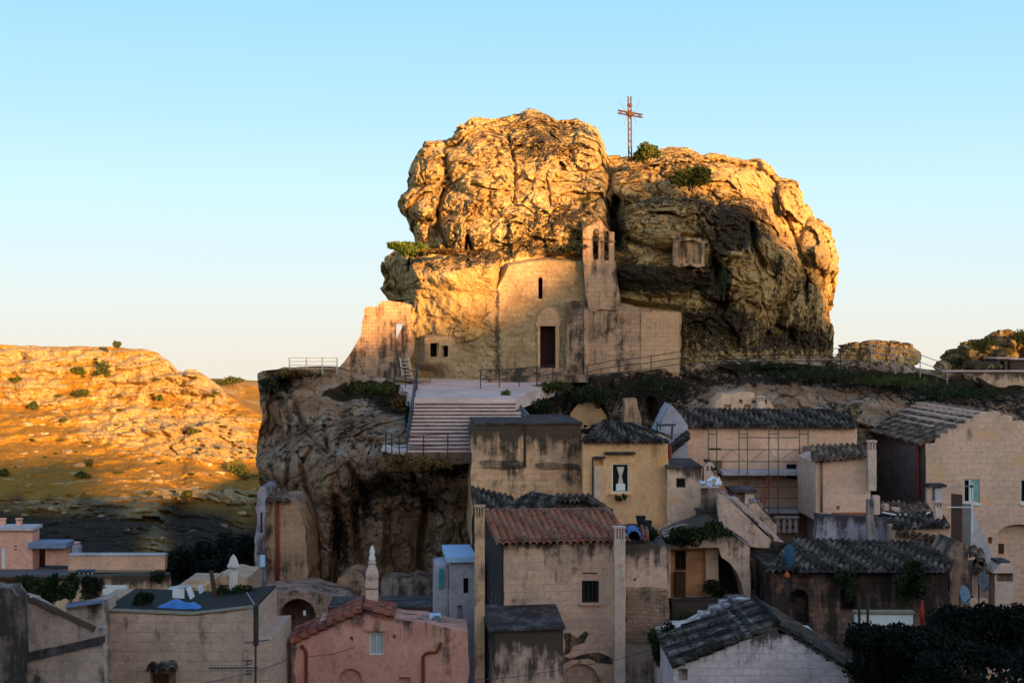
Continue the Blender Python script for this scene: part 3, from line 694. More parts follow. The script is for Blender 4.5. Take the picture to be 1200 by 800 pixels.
def build_cliff():
    PX = np.concatenate([np.arange(303, 640, 0.8), np.arange(640, 1240, 1.1), np.arange(1240, 1420, 10)])
    T = np.concatenate([np.linspace(0, 0.35, 130, endpoint=False), np.linspace(.35, 1, 200)])
    X, TT = np.meshgrid(PX, T); x = X.ravel(); t = TT.ravel(); top = cl_top(x); py = top+(800-top)*t
    num = np.zeros(x.shape); den = num+1e-12
    for (cx, cy, Yc) in CTL:
        d2 = (x-cx)**2+((py-cy)*1.2)**2; w = np.exp(-d2/(2*26.0**2))+1e-7/(d2+50); num += w*Yc; den += w
    Y = num/den
    p = np.column_stack([(x-600)/F*Y, Y, (400-py)/F*Y])
    wp = p+.5*np.column_stack([fbm(p*.5+9, 3, 141), fbm(p*.5+3, 3, 142), fbm(p*.5+5, 3, 143)])
    f1, f2 = worley(wp*np.array([.38, .3, .3]), 151); g1, g2 = worley(wp*np.array([1.2, 1.0, 1.3]), 161)
    n = .8*fbm(p*.3, 5, 171, .55)+.8*(.5-f1)-.4*np.exp(-((f2-f1)/.05)**2)*sst(-.1,.4,vnoise(p*.5,5))+.25*(.5-g1)-.12*np.exp(-((g2-g1)/.06)**2)*sst(0,.5,vnoise(p*.8,6))+.2*fbm(p*2.2, 4, 181, .6)
    h1, c1_ = facet(wp*np.array([.34, .28, .15]), 211); h2, c2_ = facet(wp*np.array([.9, .8, .55])+3, 212); h3, c3_ = facet(p*np.array([2.4, 2.0, 2.8])+5, 213)
    n = .42*n; nf = 1.0*h1+.32*h2+.12*h3-.3*c1_*sst(-.3, .3, vnoise(p*.4, 15))-.16*c2_*sst(-.2, .4, vnoise(p*.7, 16))
    for (pts, w, dd) in [([(345, 475), (358, 505), (372, 522), (384, 530), (380, 500)], 3, .9), ([(365, 525), (352, 545), (362, 580), (372, 640)], 3, .7), ([(392, 585), (396, 620), (388, 690)], 5, 1.3), ([(408, 545), (424, 575), (430, 600)], 4, 1.2), ([(500, 590), (492, 650), (497, 690)], 4, 1.2), ([(455, 600), (452, 660)], 4, .9), ([(340, 500), (334, 600), (345, 690)], 3, .7), ([(372, 640), (370, 700)], 3, .6),
                         ([(425, 585), (455, 560), (490, 575), (520, 600)], 8, .9), ([(415, 590), (418, 640), (425, 700)], 4, 1.2), ([(665, 495), (675, 478), (690, 468), (706, 478), (714, 497)], 4, 1.0), ([(735, 480), (738, 500)], 4, 1.6), ([(762, 470), (764, 500)], 5, 1.6), ([(310, 455), (330, 470), (338, 490)], 4, 1.0)]:
        d = segdist(x, py, pts); n = n-dd*np.exp(-(d/w)**2)
    n = nf+n+1.1*np.sqrt(np.clip(1-((x-395)/27)**2-((py-562)/34)**2, 0, 1))+.9*np.sqrt(np.clip(1-((x-445)/32)**2-((py-498)/18)**2, 0, 1))
    cave = sst(-2, 2, sdpoly(x, py, [(668, 500), (668, 484), (676, 474), (690, 469), (704, 474), (712, 486), (714, 500)]))
    Y2 = Y-n*sst(0, .03, t)*.9+.4+1.6*cave
    V = np.column_stack([(x-600)/F*Y2, Y2, (400-py)/F*Y2]); nc = len(PX)
    first = V[:nc]; back = []
    for dy in (60, 30, 16, 9, 5, 2.5, 1):
        b = first.copy(); b[:, 1] += dy; b[:, 2] += .12*fbm(b*.5, 3, 7)-.02*dy; back.append(b)
    V = np.vstack(back+[V]); nr = len(T)+7
    G0 = V.reshape(nr, nc, 3); wl_ = np.exp(-((PX-303)/14.0)**2)[None, :]; zz = G0[:, :, 2]; G0[:, :, 0] += wl_*(.16*fbm(np.column_stack([zz.ravel()*.5, zz.ravel()*0, zz.ravel()*0]), 5, 77, .6).reshape(zz.shape)-.1*sst(-6, -10, zz))
    # left flank runs away from the camera
    G = V.reshape(nr, nc, 3); left = []
    for dx in (60, 30, 12, 6, 3, 1.2):
        b = G[:, :1].copy(); b[:, :, 1] += dx; b[:, :, 0] += .12*dx*(1 if dx > 5 else .3)+.5*fbm(b[:, 0]*.3, 3, 9)[:, None]*min(1, dx/4); left.append(b)
    G = np.concatenate(left+[G], axis=1); nc2 = nc+6
    me = npmesh('cliff', G.reshape(-1, 3), gridfaces(nr, nc2))
    def full(a, bv): 
        a = a.reshape(len(T), nc); a = np.vstack([np.full((7, nc), bv), a]); return np.hstack([np.repeat(a[:, :1], 6, 1), a]).ravel()
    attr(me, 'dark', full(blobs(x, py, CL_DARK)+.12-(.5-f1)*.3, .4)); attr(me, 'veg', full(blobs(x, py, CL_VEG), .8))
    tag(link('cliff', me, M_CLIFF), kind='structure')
build_cliff()
# ================================================================== BUILDING MATERIALS
DARK = plain('interior_shade', (0.012, 0.010, 0.009), var=.3)  # near-black colour stands in for the shade inside rooms and openings
WOOD_DK = plain('dark_wood', (0.07, 0.035, 0.02)); WOOD = plain('weathered_wood', (0.28, 0.2, 0.13)); WOODLT = plain('pale_wood', (0.5, 0.42, 0.33))
IRON = plain('dark_iron', (0.05, 0.04, 0.035), 0.6); GALV = plain('galvanised_metal', (0.35, 0.36, 0.38), 0.5, metal=.6)
REDPIPE = plain('rusty_red_pipe', (0.22, 0.04, 0.025), 0.6); WHITE = plain('white_paint', (0.72, 0.68, 0.66), 0.6, .15)
GREEN = plain('green_shutter_paint', (0.20, 0.42, 0.33), .6, .2); TEAL = plain('teal_paint', (0.05, 0.25, 0.27), .6)
BLUEPL = plain('blue_plastic', (0.06, 0.17, 0.42), .5); PALEBL = plain('pale_blue_sheet', (0.42, 0.55, 0.75), .5, .15)
LEAF_DK = leafmat('dark_leaves', (0.012, 0.018, 0.006), (0.025, 0.035, 0.010), (0.05, 0.06, 0.018))
LEAF_BK = leafmat('shade_black_leaves', (0.004, 0.005, 0.003), (0.008, 0.010, 0.005), (0.014, 0.017, 0.008))  # leaf colour taken down to near-black to carry painted shade
LEAF_GR = leafmat('green_leaves', (0.05, 0.075, 0.012), (0.09, 0.12, 0.02), (0.15, 0.16, 0.03))
LEAF_BR = leafmat('dry_leaves', (0.10, 0.04, 0.015), (0.18, 0.09, 0.025), (0.14, 0.12, 0.03))
LEAF_OL = leafmat('olive_leaves', (0.03, 0.04, 0.008), (0.06, 0.07, 0.015), (0.12, 0.10, 0.02))
T_RED = tilemat('red_brown_tiles', [(0.24, 0.075, 0.045), (0.34, 0.115, 0.065), (0.30, 0.14, 0.09), (0.16, 0.06, 0.042)], amount=.45)
T_DARK = tilemat('blackened_tiles', [(0.03, 0.02, 0.017), (0.07, 0.046, 0.037), (0.20, 0.155, 0.13), (0.02, 0.015, 0.013)], dark=(0.009, 0.007, 0.006), amount=.7)
T_BROWN = tilemat('brown_tiles', [(0.13, 0.065, 0.042), (0.20, 0.105, 0.07), (0.30, 0.20, 0.145), (0.06, 0.036, 0.028)], dark=(0.02, 0.015, 0.012), amount=.65)
def zt(py, Y): return (400-py)/F*Y

def win(root, pl, x0, y0, x1, y1, fm, pm, back=0.2, bar=0.05, mull=0, cross=0, name='window', sub='pane', bars=0):
    a = pl.uv(x0, y1); b = pl.uv(x1, y0); W_, H_ = b[0]-a[0], b[1]-a[1]; mb = MB(); cu = (a[0]+b[0])/2; cz = (a[1]+b[1])/2
    for uu in (a[0]+bar/2, b[0]-bar/2): mb.box(pl.at(uu, cz, back), (bar, .06, H_), pl.u)
    for zz in (a[1]+bar/2, b[1]-bar/2): mb.box(pl.at(cu, zz, back-.003), (W_-bar*2, .055, bar), pl.u)
    for k in range(mull): mb.box(pl.at(a[0]+W_*(k+1)/(mull+1), cz, back+.002), (bar*.7, .045, H_-2*bar), pl.u)
    for k in range(cross): mb.box(pl.at(cu, a[1]+H_*(k+1)/(cross+1), back-.006), (W_-2*bar, .04, bar*.6), pl.u)
    w = mb.build(name, fm, root)
    mb = MB().box(pl.at(cu, cz, back+.05), (W_-.02, .02, H_-.02), pl.u); p = mb.build(sub, pm); p.parent = w
    if bars:
        mb = MB()
        for k in range(bars): mb.tube([pl.at(a[0]+W_*(k+.5)/bars, a[1]-.0, back-.12), pl.at(a[0]+W_*(k+.5)/bars, b[1], back-.12)], .012, 5)
        g = mb.build('grille', IRON); g.parent = w
    return w
def box_part(name, mat, root, pl, x0, y0, x1, y1, front, back, bev=0.015):
    """block whose front face fills the pixel rectangle in plane pl, from `front` to `back` metres behind it"""
    a = pl.uv(x0, y1); b = pl.uv(x1, y0)
    return MB().box(pl.at((a[0]+b[0])/2, (a[1]+b[1])/2, (front+back)/2), (abs(b[0]-a[0]), abs(back-front), abs(b[1]-a[1])), pl.u, bev).build(name, mat, root)
def rect(x0, y0, x1, y1): return [(x0, y0), (x1, y0), (x1, y1), (x0, y1)]
def arch(x0, y0, x1, y1, n=9, rise=None):
    r = (x1-x0)/2; rise = rise or r; cx = (x0+x1)/2
    return [(x0, y1)]+[(cx-r*math.cos(math.pi*k/n), y0+rise-rise*math.sin(math.pi*k/n)) for k in range(n+1)]+[(x1, y1)]
def flue(name, root, mat, px, py0, py1, w, Y, dpt=None, slots=3, cap=True, flare=0.0):
    """rectangular masonry chimney with smoke slots; px centre, py0 top, py1 bottom, w pixels wide"""
    d = dpt or w/F*Y*.9; a = P(px-w/2, py1, Y); b = P(px+w/2, py0, Y); W_ = b.x-a.x; H = b.z-a.z; mb = MB(); cx = (a.x+b.x)/2; hs_ = min(.42, H*.3)
    mb.box((cx, Y+d/2, a.z+(H-hs_)/2), (W_, d, H-hs_), bev=.015)
    n = slots+1
    for k in range(n):
        xx = a.x+W_*(k+.5)/n
        for yy in (Y+.05, Y+d-.05): mb.box((xx, yy, b.z-hs_/2-.04), (W_/n*.5, .1, hs_-.08))
    for xx in (a.x+.04, b.x-.04): mb.box((xx, Y+d/2, b.z-hs_/2-.04), (.07, d*.3, hs_-.08))
    if cap: mb.box((cx, Y+d/2, b.z-.04), (W_+.05, d+.05, .07), bev=.01)
    if flare: mb.box((cx, Y+d/2, b.z-hs_-.05), (W_+flare, d+flare, .1), bev=.02)
    return mb.build(name, mat, root)

# ================================================================== CHURCH CUT INTO THE ROCK
M_CH = stone('church_masonry', (0.56, 0.40, 0.24), (0.48, 0.34, 0.21), stain=.3, patch=(.42, .33, .25)); M_CHR = stone('church_rubble', (0.42, 0.31, 0.21), (0.20, 0.14, 0.10), rub=.9, stain=1.0, w=.25, h=.13)
M_ANN = stone('annex_masonry', (0.38, 0.27, 0.165), (0.32, 0.23, 0.15), stain=.7, patch=(.24, .19, .16)); M_PANEL = stone('annex_panel', (0.44, 0.31, 0.18), (0.39, 0.27, 0.16), stain=.0)
def build_church():
    c = P(642, 444, 80); root = empty('rock_church', c, 'rock cut church with tall dark doorway and a small bell gable', 'church')
    pl = Plane(600, 80.0, 0)
    top = [(586, 318), (591, 306), (612, 302), (640, 298), (668, 300), (692, 300)]
    outer = [(480, 450), (480, 399), (492, 404), (500, 395), (520, 391), (542, 385), (560, 375), (576, 358), (583, 340)]+top+[(693, 450)]
    rects = [(633, 382, 651, 431), (631, 325, 636, 350), (504, 402, 514.5, 418), (517, 405, 525, 418)]
    gx = np.unique(np.r_[np.arange(478, 697, .8), [q for t_ in rects for q in (t_[0], t_[2])]]); gy = np.unique(np.r_[np.arange(296, 452, .8), [q for t_ in rects for q in (t_[1], t_[3])]])
    X, Z = np.meshgrid(gx, gy); x = X.ravel(); y = Z.ravel()
    out2 = [(479, 452), (479, 404), (486, 396), (500, 390), (525, 388), (548, 380), (566, 366), (574, 340)]+top+[(696, 452)]
    sd = sdpoly(x, y, out2); wall = sst(575, 592, x); pp = np.column_stack([(x-600)/F*80, x*0, (400-y)/F*80])
    n = (.26*fbm(pp*.7, 4, 301)+.10*fbm(pp*2.5, 3, 302))*(1-.72*wall)+.35*(1-wall)*np.exp(-((y-372)/14)**2)
    hole_near = np.min([np.hypot(np.maximum(np.maximum(a_-x, x-c_), 0), np.maximum(np.maximum(b_-y, y-d_), 0)) for (a_, b_, c_, d_) in rects], axis=0)
    n = n*sst(0, 5, hole_near)
    flat_ = (x > 499) & (x < 530) & (y > 397) & (y < 424)
    Yv = 80.0-n+1.5*sst(545, 475, x)*(1-wall)+2.2*(1-sst(-2, 7, sd)); wn_ = np.exp(-(np.maximum(sdpoly(x, y, [(499, 397), (530, 397), (530, 424), (499, 424)])*-1, 0)/8)**2); Yv = Yv*(1-wn_)+(79.95-.35*(1-sst(0, 3, hole_near))*0)*wn_
    crk = segdist(x, y, [(500, 371), (520, 368.5), (540, 370), (548, 376), (556, 379)]); Yv = Yv+.5*np.exp(-(crk/1.3)**2)
    V = np.column_stack([(x-600)/F*Yv, Yv, (400-y)/F*Yv]); Fc = gridfaces(len(gy), len(gx))
    fx = x[Fc].mean(1); fy = y[Fc].mean(1); keep = sd[Fc].mean(1) > -4
    for (a_, b_, c_, d_) in rects: keep &= ~((fx > a_) & (fx < c_) & (fy > b_) & (fy < d_))
    me = npmesh('facade', V, Fc[keep]); used_dark = blobs(x, y, [(583, 400, 5, 50, 1.6), (583, 345, 4, 22, 1.0), (560, 312, 40, 12, 1.0), (545, 380, 18, 10, .6), (535, 350, 30, 14, -.4), (640, 300, 60, 5, 1.2), (620, 436, 60, 8, .9), (520, 440, 50, 6, .6), (655, 345, 3, 40, .6), (612, 340, 3, 30, .6), (500, 385, 6, 30, .5), (670, 320, 14, 20, .5), (570, 420, 12, 20, .5), (600, 420, 14, 10, .6)])
    attr(me, 'dark', used_dark-.15); attr(me, 'veg', x*0)
    M_FACE = rockmat('church_face', [(0.50, 0.30, 0.155), (0.66, 0.42, 0.225), (0.70, 0.47, 0.27), (0.52, 0.37, 0.23)], dark=(0.06, 0.04, 0.028), bias=-.07, pits=.2, sc=1.3)
    tt = M_FACE.node_tree; bs = [q for q in tt.nodes if q.type == 'BSDF_PRINCIPLED'][0]; src = bs.inputs['Base Color'].links[0].from_socket
    bt = tt.nodes.new('ShaderNodeTexBrick'); mp = tt.nodes.new('ShaderNodeMapping'); ge = tt.nodes.new('ShaderNodeNewGeometry'); mp.inputs['Rotation'].default_value = (R(90), 0, 0)
    tt.links.new(ge.outputs['Position'], mp.inputs[0]); tt.links.new(mp.outputs[0], bt.inputs[0]); bt.inputs['Scale'].default_value = 1; bt.inputs['Brick Width'].default_value = .55; bt.inputs['Row Height'].default_value = .28; bt.inputs['Mortar Size'].default_value = .016; bt.inputs['Mortar Smooth'].default_value = .8
    for k_, v_ in (('Color1', 1.0), ('Color2', .86), ('Mortar', .66)): bt.inputs[k_].default_value = (v_, v_, v_, 1)
    mx = tt.nodes.new('ShaderNodeMix'); mx.data_type = 'RGBA'; mx.blend_type = 'MULTIPLY'; sx2 = tt.nodes.new('ShaderNodeSeparateXYZ'); tt.links.new(ge.outputs['Position'], sx2.inputs[0]); mg = tt.nodes.new('ShaderNodeMapRange'); tt.links.new(sx2.outputs[0], mg.inputs[0]); mg.inputs[1].default_value = -4.5; mg.inputs[2].default_value = -.3; mg.inputs[3].default_value = .15; mg.inputs[4].default_value = 1.0
    tt.links.new(mg.outputs[0], mx.inputs[0]); tt.links.new(src, mx.inputs[6]); tt.links.new(bt.outputs[0], mx.inputs[7]); tt.links.new(mx.outputs[2], bs.inputs['Base Color'])
    f = link('facade', me, M_FACE, root)
    for k_, (a_, b_, c_, d_) in enumerate(rects):
        Y0_ = 80 if k_ < 2 else 80.25; A = P(a_, d_, Y0_); B = P(c_, b_, Y0_); dd = (.9, .8, .6, .6)[k_]; mb = MB(); w_ = .25
        for (cx_, cz_, sx_, sz_) in ((A.x-w_/2, (A.z+B.z)/2, w_, B.z-A.z+2*w_), (B.x+w_/2, (A.z+B.z)/2, w_, B.z-A.z+2*w_), ((A.x+B.x)/2, A.z-w_/2, B.x-A.x, w_), ((A.x+B.x)/2, B.z+w_/2, B.x-A.x, w_)): mb.box((cx_, Y0_+.02+dd/2, cz_), (sx_, dd, sz_))
        mb.build('reveal', M_PANEL, root); MB().box(((A.x+B.x)/2, Y0_+.02+dd+.05, (A.z+B.z)/2), (B.x-A.x+.3, .1, B.z-A.z+.3)).build('opening_shade_panel', DARK, root)  # near-black panel paints the shade within each opening
    fr = MB(); 
    for (x0, x1) in ((629.5, 633), (651, 655)):
        a = pl.w(x0, 431); b = pl.w(x1, 379); fr.box(((a.x+b.x)/2, 79.97, (a.z+b.z)/2), (b.x-a.x, .14, b.z-a.z), bev=.01)
    a = pl.w(628.5, 382); b = pl.w(656, 378); fr.box(((a.x+b.x)/2, 79.95, (a.z+b.z)/2), (b.x-a.x, .2, b.z-a.z), bev=.01)
    fr.build('door_frame', M_PANEL, root)
    solid('lunette', M_PANEL, pl, arch(630, 360, 656, 378, 10, 15), (), .06, root, front=-.05)
    a = pl.w(633, 431); b = pl.w(651, 382)
    door = MB().box(((a.x+b.x)/2, 80.75, (a.z+b.z)/2), (b.x-a.x-.02, .08, b.z-a.z-.02)).build('door', plain('brown_black_door', (0.03, 0.012, 0.01)), root)
    # steps and low platform before the door
    st = MB()
    for k, (x0, x1, y0, y1, Y) in enumerate([(600, 668, 431, 436, 79.4), (590, 680, 435.5, 440, 79.0), (572, 690, 439.5, 448, 78.4)]):
        a = P(x0, y1, Y); b = P(x1, y0, Y); st.box(((a.x+b.x)/2, Y+.6, (a.z+b.z)/2), (b.x-a.x, 1.2, b.z-a.z), bev=.02)
    st.build('doorstep', M_CHR, root)
    solid('buttress', M_CHR, Plane(600, 79.3), [(662, 446), (665, 355), (672, 352), (684, 354), (687, 360), (687, 446)], (), 1.5, root, jag=.06)
    solid('pilaster', M_ANN, Plane(600, 79.15), [(684.5, 446), (684.5, 362), (690.5, 362), (690.5, 446)], (), 1.0, root, jag=.02)
    pa = Plane(600, 79.6)
    solid('annex_wall', M_ANN, pa, [(690, 448), (690, 342), (704, 346), (713, 352), (728, 355), (745, 360), (775, 364), (798, 366), (799, 448)], [rect(711.5, 375, 717.5, 384)], 1.6, root, jag=.05)
    box_part('blind_panel', M_PANEL, root, pa, 751, 366.5, 796, 437, -.08, .1)
    # bell gable: two narrow arched openings, little pitched caps
    pg = Plane(600, 79.3)
    bg_ = solid('bell_gable', M_ANN, pg, [(687, 350), (683, 300), (683, 267), (690, 265), (697, 262), (702.5, 255.5), (709, 264), (714, 271), (720, 272), (720, 302), (723, 352), (722, 364), (704, 362), (692, 366)],
                [arch(695, 268, 701.5, 304, 6), arch(708, 270.5, 713.5, 305, 6)], .55, root, through=True, jag=.0)
    for (x0, x1, y) in ((682, 703, 280.5), (704, 721, 283)):
        a = pg.w(x0, y+.8); b = pg.w(x1, y-.8)
        m = MB().box(((a.x+b.x)/2, 79.55, (a.z+b.z)/2), (b.x-a.x, .62, b.z-a.z), bev=.01).build('string_course', M_CHR); m.parent = bg_
    mb = MB()
    for (p, q) in (((681, 268), (697, 258.5)), ((697, 258.5), (702.5, 253.5)), ((702.5, 253.5), (714.5, 269))):
        A = pg.w(*p); B = pg.w(*q); t = Vector((0, 0, .07)); o1 = Vector((0, -.06, 0)); o2 = Vector((0, .7, 0))
        mb.hexa([A+o1, B+o1, B+o2, A+o2], [A+o1+t, B+o1+t, B+o2+t, A+o2+t])
    m = mb.build('coping', M_CHR); m.parent = bg_
    m = solid('gable_foot', M_ANN, Plane(600, 79.42), [(690, 400), (689, 340), (694, 318), (700, 306), (721, 305), (727, 345), (724, 380)], (), 1.4, root, jag=.05)
build_church()

M_NICHE = stone('niche_stone', (0.40, 0.28, 0.17), (0.34, 0.24, 0.15), stain=.9, brick=.1)
def build_niche():
    root = empty('wayside_niche', P(806, 313, 79), 'small square cut niche with one stone pilaster under the dark overhang', 'niche')
    pl = Plane(800, 79.0)
    solid('back_panel', M_NICHE, pl, [(790, 312), (790, 279), (800, 277), (820, 279), (826, 284), (826, 312)], [[(797, 309), (797, 283), (812, 281), (822, 285), (822, 309)]], 2.5, root, .35, jag=.06)
    box_part('pilaster', M_NICHE, root, pl, 788, 273, 795.5, 311, -.25, .05)
build_niche()

# ruined wall left of the church, with an opening onto the sky
M_RUIN = stone('ruin_wall', (0.42, 0.29, 0.17), (0.32, 0.22, 0.14), rub=.35, stain=.8, w=.4, h=.2)
def build_ruin():
    root = empty('ruined_wall', P(440, 446, 79), 'ruined stone wall with barred opening climbing beside the church', 'wall')
    pl = Plane(440, 79.0, 0)
    outer = [(389, 470), (391, 440), (394, 434), (403, 424), (411, 413), (417, 403), (423, 392), (424, 378), (426, 363), (430, 359), (440, 359), (444, 357), (447, 353), (455, 352), (470, 354), (482, 357), (483, 452), (440, 456), (418, 470)]
    solid('wall', M_RUIN, pl, outer, [rect(463.5, 379, 473, 406)], .6, root, through=True, jag=.09)
    mb = MB()
    for k in range(3): mb.tube([pl.w(465.5+k*2.8, 379, .3), pl.w(465.5+k*2.8, 398, .3)], .018, 5)
    for k in range(4): mb.tube([pl.w(463.5, 382+k*4.6, .3), pl.w(473, 382+k*4.6, .3)], .018, 5)
    mb.build('grille', WOODLT, root)
    MB().hexa([pl.w(463.5, 407, .25), pl.w(473, 407, .25), pl.w(473, 407, .5), pl.w(463.5, 407, .5)], [pl.w(463.5, 398, .25), pl.w(473, 379.5, .25), pl.w(473, 379.5, .5), pl.w(463.5, 398, .5)]).build('broken_infill', M_CHR, root)
    root = empty('rubble_wall', P(450, 448, 78.2), 'dark dry stone rubble heaped under the barred opening', 'rubble wall')
    solid('stones', M_CHR, Plane(450, 78.3), [(428, 450), (431, 436), (440, 428), (452, 424), (463, 423), (468, 418), (470, 446), (470, 452)], (), 1.0, root, jag=.12)
    root = empty('ladder', P(476, 446, 77.6), 'short pale wooden ladder leaning by the ruined wall', 'ladder')
    A, B, C_, D_ = P(472.5, 446, 77.4), P(484, 445, 77.4), P(468.5, 419, 78.2), P(478.5, 419, 78.2)
    MB().tube([A, C_], .035).build('rail', WOODLT, root); MB().tube([B, D_], .035).build('rail', WOODLT, root)
    for k in range(6): t = (k+.7)/6.3; MB().tube([A.lerp(C_, t), B.lerp(D_, t)], .03).build('rung', WOODLT, root)
    o = MB().tube([P(462, 444, 77.2), P(480, 444.5, 77.2), P(505, 445.5, 77.2)], .14, 8, [.15, .13, .11]).build('log', WOOD, None, True); tag(o, 'long weathered log lying at the foot of the ladder', 'log')
build_ruin()

# terrace floor and the broad flight of steps
M_PAVE = stone('pale_paving', (0.50, 0.42, 0.38), (0.44, 0.37, 0.33), stain=-.6, brick=.25, w=.6, h=.4)
def build_steps():
    o = MB().hexa([P(484, 480, 70), P(606, 480, 70), P(660, 460, 80.5), P(455, 460, 80.5)], [P(485, 467, 70), P(606, 467, 70), P(655, 443.5, 80.5), P(462, 443.5, 80.5)]).build('terrace', M_PAVE); tag(o, kind='structure')
    n = 14; M_R = stone('step_riser', (0.16, 0.11, 0.085), (0.11, 0.075, 0.06), stain=.6, brick=.2)
    root = empty('broad_steps', P(545, 528, 64), 'broad flight of worn pale stone steps below the church terrace', 'steps')
    for k in range(n):
        t0, t1 = k/n, (k+1)/n; Yt = 70-6*t0*1.0; py0 = 467+61*t0; py1 = 467+61*t1
        Yf = 70-6*t1; z0 = zt(467, 70)+(zt(528, 64)-zt(467, 70))*t1; z_up = zt(467, 70)+(zt(528, 64)-zt(467, 70))*t0
        xl = P(487-9*t1, 0, Yf).x; xr = P([604, 610, 612, 600][min(3, int(t1*4))] if t1 < .99 else 590, 0, Yf).x
        MB().box(((xl+xr)/2, Yf+1.2, z0-.3), (xr-xl, 2.4, .6-.07)).build('riser', M_R, root)
        MB().box(((xl+xr)/2, Yf+.55, z0-.035), (xr-xl+.04, 1.16, .07), bev=.015).build('tread', M_PAVE, root)
    root = empty('side_steps', P(622, 496, 70), 'narrow grey blue iron side steps right of the broad flight', 'steps')
    BS = plain('blue_grey_steps', (0.16, 0.17, 0.22), .6)
    for k in range(11):
        t = k/10; a = P(598+15*t, 472+26*t, 71-2.5*t); b = P(608+22*t, 472+26*t, 71-2.5*t)
        MB().box((a+b)/2, ((b-a).length, .3, .05)).build('tread', BS, root)
    for (x0, x1) in ((598, 613), (608, 630)): MB().tube([P(x0, 473, 71), P(x1, 499, 68.5)], .06, 6).build('stringer', BS, root)
    root = empty('landing', P(468, 530, 65.5), 'pale stone landing jutting left of the foot of the steps', 'landing')
    MB().hexa([P(446, 528, 67), P(466, 533, 64.3), P(485, 533, 64.3), P(485, 528, 67)], [P(449, 521, 67), P(466, 529, 64.3), P(485, 529, 64.3), P(485, 521, 67)]).build('slab', M_PAVE, root)
build_steps()

def railing(label, pts, h, npost=None, rails=3, mat=IRON, r=.022, lean=0, step=1.7, pr=None):
    pts = [Vector(p) for p in pts]; root = empty('railing', pts[0], label, 'railing')
    L = [0]
    for a, b in zip(pts[:-1], pts[1:]): L.append(L[-1]+(b-a).length)
    def at(s):
        for k in range(len(pts)-1):
            if s <= L[k+1]+1e-6: return pts[k].lerp(pts[k+1], (s-L[k])/max(1e-6, L[k+1]-L[k]))
        return pts[-1]
    n = npost or max(2, int(L[-1]/step)+1)
    for k in range(n):
        p = at(L[-1]*k/(n-1)); MB().tube([p-Vector((0, 0, .15)), p+Vector((random.uniform(-.02, .02), 0, h))], pr or r*1.3, 6).build('post', mat, root)
    for q in range(rails):
        hh = h*(q+1)/rails-.01; MB().tube([p+Vector((0, 0, hh)) for p in pts], r, 5).build('rail', mat, root)
    return root
RAILM = plain('grey_rail_iron', (0.16, 0.14, 0.13), .6)
railing('thin iron railing down the left edge of the steps', [P(489, 447, 78), P(486, 469, 70), P(477, 531, 63.9)], 1.05, step=1.8, mat=plain('blue_black_iron', (0.05, 0.055, 0.07), .6))
railing('low iron railing across the foot of the steps', [P(452, 531, 66), P(466, 537, 64), P(492, 536, 63.9), P(553, 533, 63.6)], 1.0, npost=6, rails=2)
railing('short sloping railing joining ladder and stair top', [P(462, 450, 77), P(489, 458, 74)], 1.0, npost=3, rails=2)
railing('terrace railing between the steps and the church door', [P(563, 455, 75), P(586, 455, 75.5), P(620, 452, 76), P(648, 449, 77)], 1.0, npost=5, rails=2)
railing('long iron railing rising past the annex and along the rock foot', [P(688, 450, 77.5), P(715, 444, 77.7), P(752, 440, 78), P(790, 434, 78.3), P(827, 431, 78.6), P(900, 430, 79), P(980, 429, 79.5), P(1020, 430, 80)], 1.0, step=1.75)
railing('thin railing sloping down behind the flat boulder to the right wall', [P(1020, 430, 80.2), P(1068, 438, 82), P(1110, 453, 83)], 1.3, npost=4, mat=GALV)
railing('pale wire fence on the grassy top of the left cliff', [P(339, 436, 76), P(364, 436, 76), P(395, 436, 77)], .78, npost=4, rails=4, mat=plain('pale_fence_post', (.5, .45, .38), .7), r=.018, pr=.035)

# ================================================================== IRON CROSS ON THE SUMMIT
def build_cross():
    Y = 85.5; root = empty('summit_cross', P(738.5, 184, Y), 'tall rusty lattice iron cross on the rock summit', 'cross'); RU = plain('rusty_lattice', (0.09, 0.045, 0.035), .7)
    c = P(738.5, 184, Y); hw = .085
    def lattice(a, b, name, u):
        a, b = Vector(a), Vector(b); d = (b-a); n = int(d.length/.35); mb = MB()
        for s in (-1, 1): 
            for q in (-1, 1): mb.tube([a+u*hw*s+Vector((0, hw*q, 0)), b+u*hw*s+Vector((0, hw*q, 0))], .035, 5)
        for k in range(n):
            p = a.lerp(b, k/n); q = a.lerp(b, (k+1)/n); s = 1 if k % 2 else -1
            for w in (-1, 1): mb.tube([p+u*hw*s+Vector((0, hw*w, 0)), q-u*hw*s+Vector((0, hw*w, 0))], .022, 4)
        return mb.build(name, RU, root)
    top = P(737.8, 113, Y); lattice(c-Vector((0, 0, .3)), top, 'upright', Vector((1, 0, 0)))
    lattice(P(724, 131, Y), P(753, 136, Y), 'crossbar', Vector((0, 0, 1)))
    x = P(738.2, 133.5, Y)
    MB().lathe(x-Vector((0, 0, .22)), [(.02, 0), (.2, .1), (.24, .22), (.2, .34), (.02, .44)], 10).build('centre_boss', RU, root)
    MB().lathe(P(738, 124, Y)-Vector((0, 0, .1)), [(.02, 0), (.16, .08), (.16, .16), (.02, .25)], 8).build('finial', RU, root)
    mb = MB()
    for (sx, sy) in ((-11, -15), (11, -15), (-7, 14), (8, 14)):
        mb.tube([x+Vector((sx*.3/F*Y, 0, 0)), P(738.2+sx*.75, 133.5+sy*.5, Y), P(738.2+sx, 133.5+sy, Y)], .012, 4)
    mb.build('ray', RU, root)
build_cross()

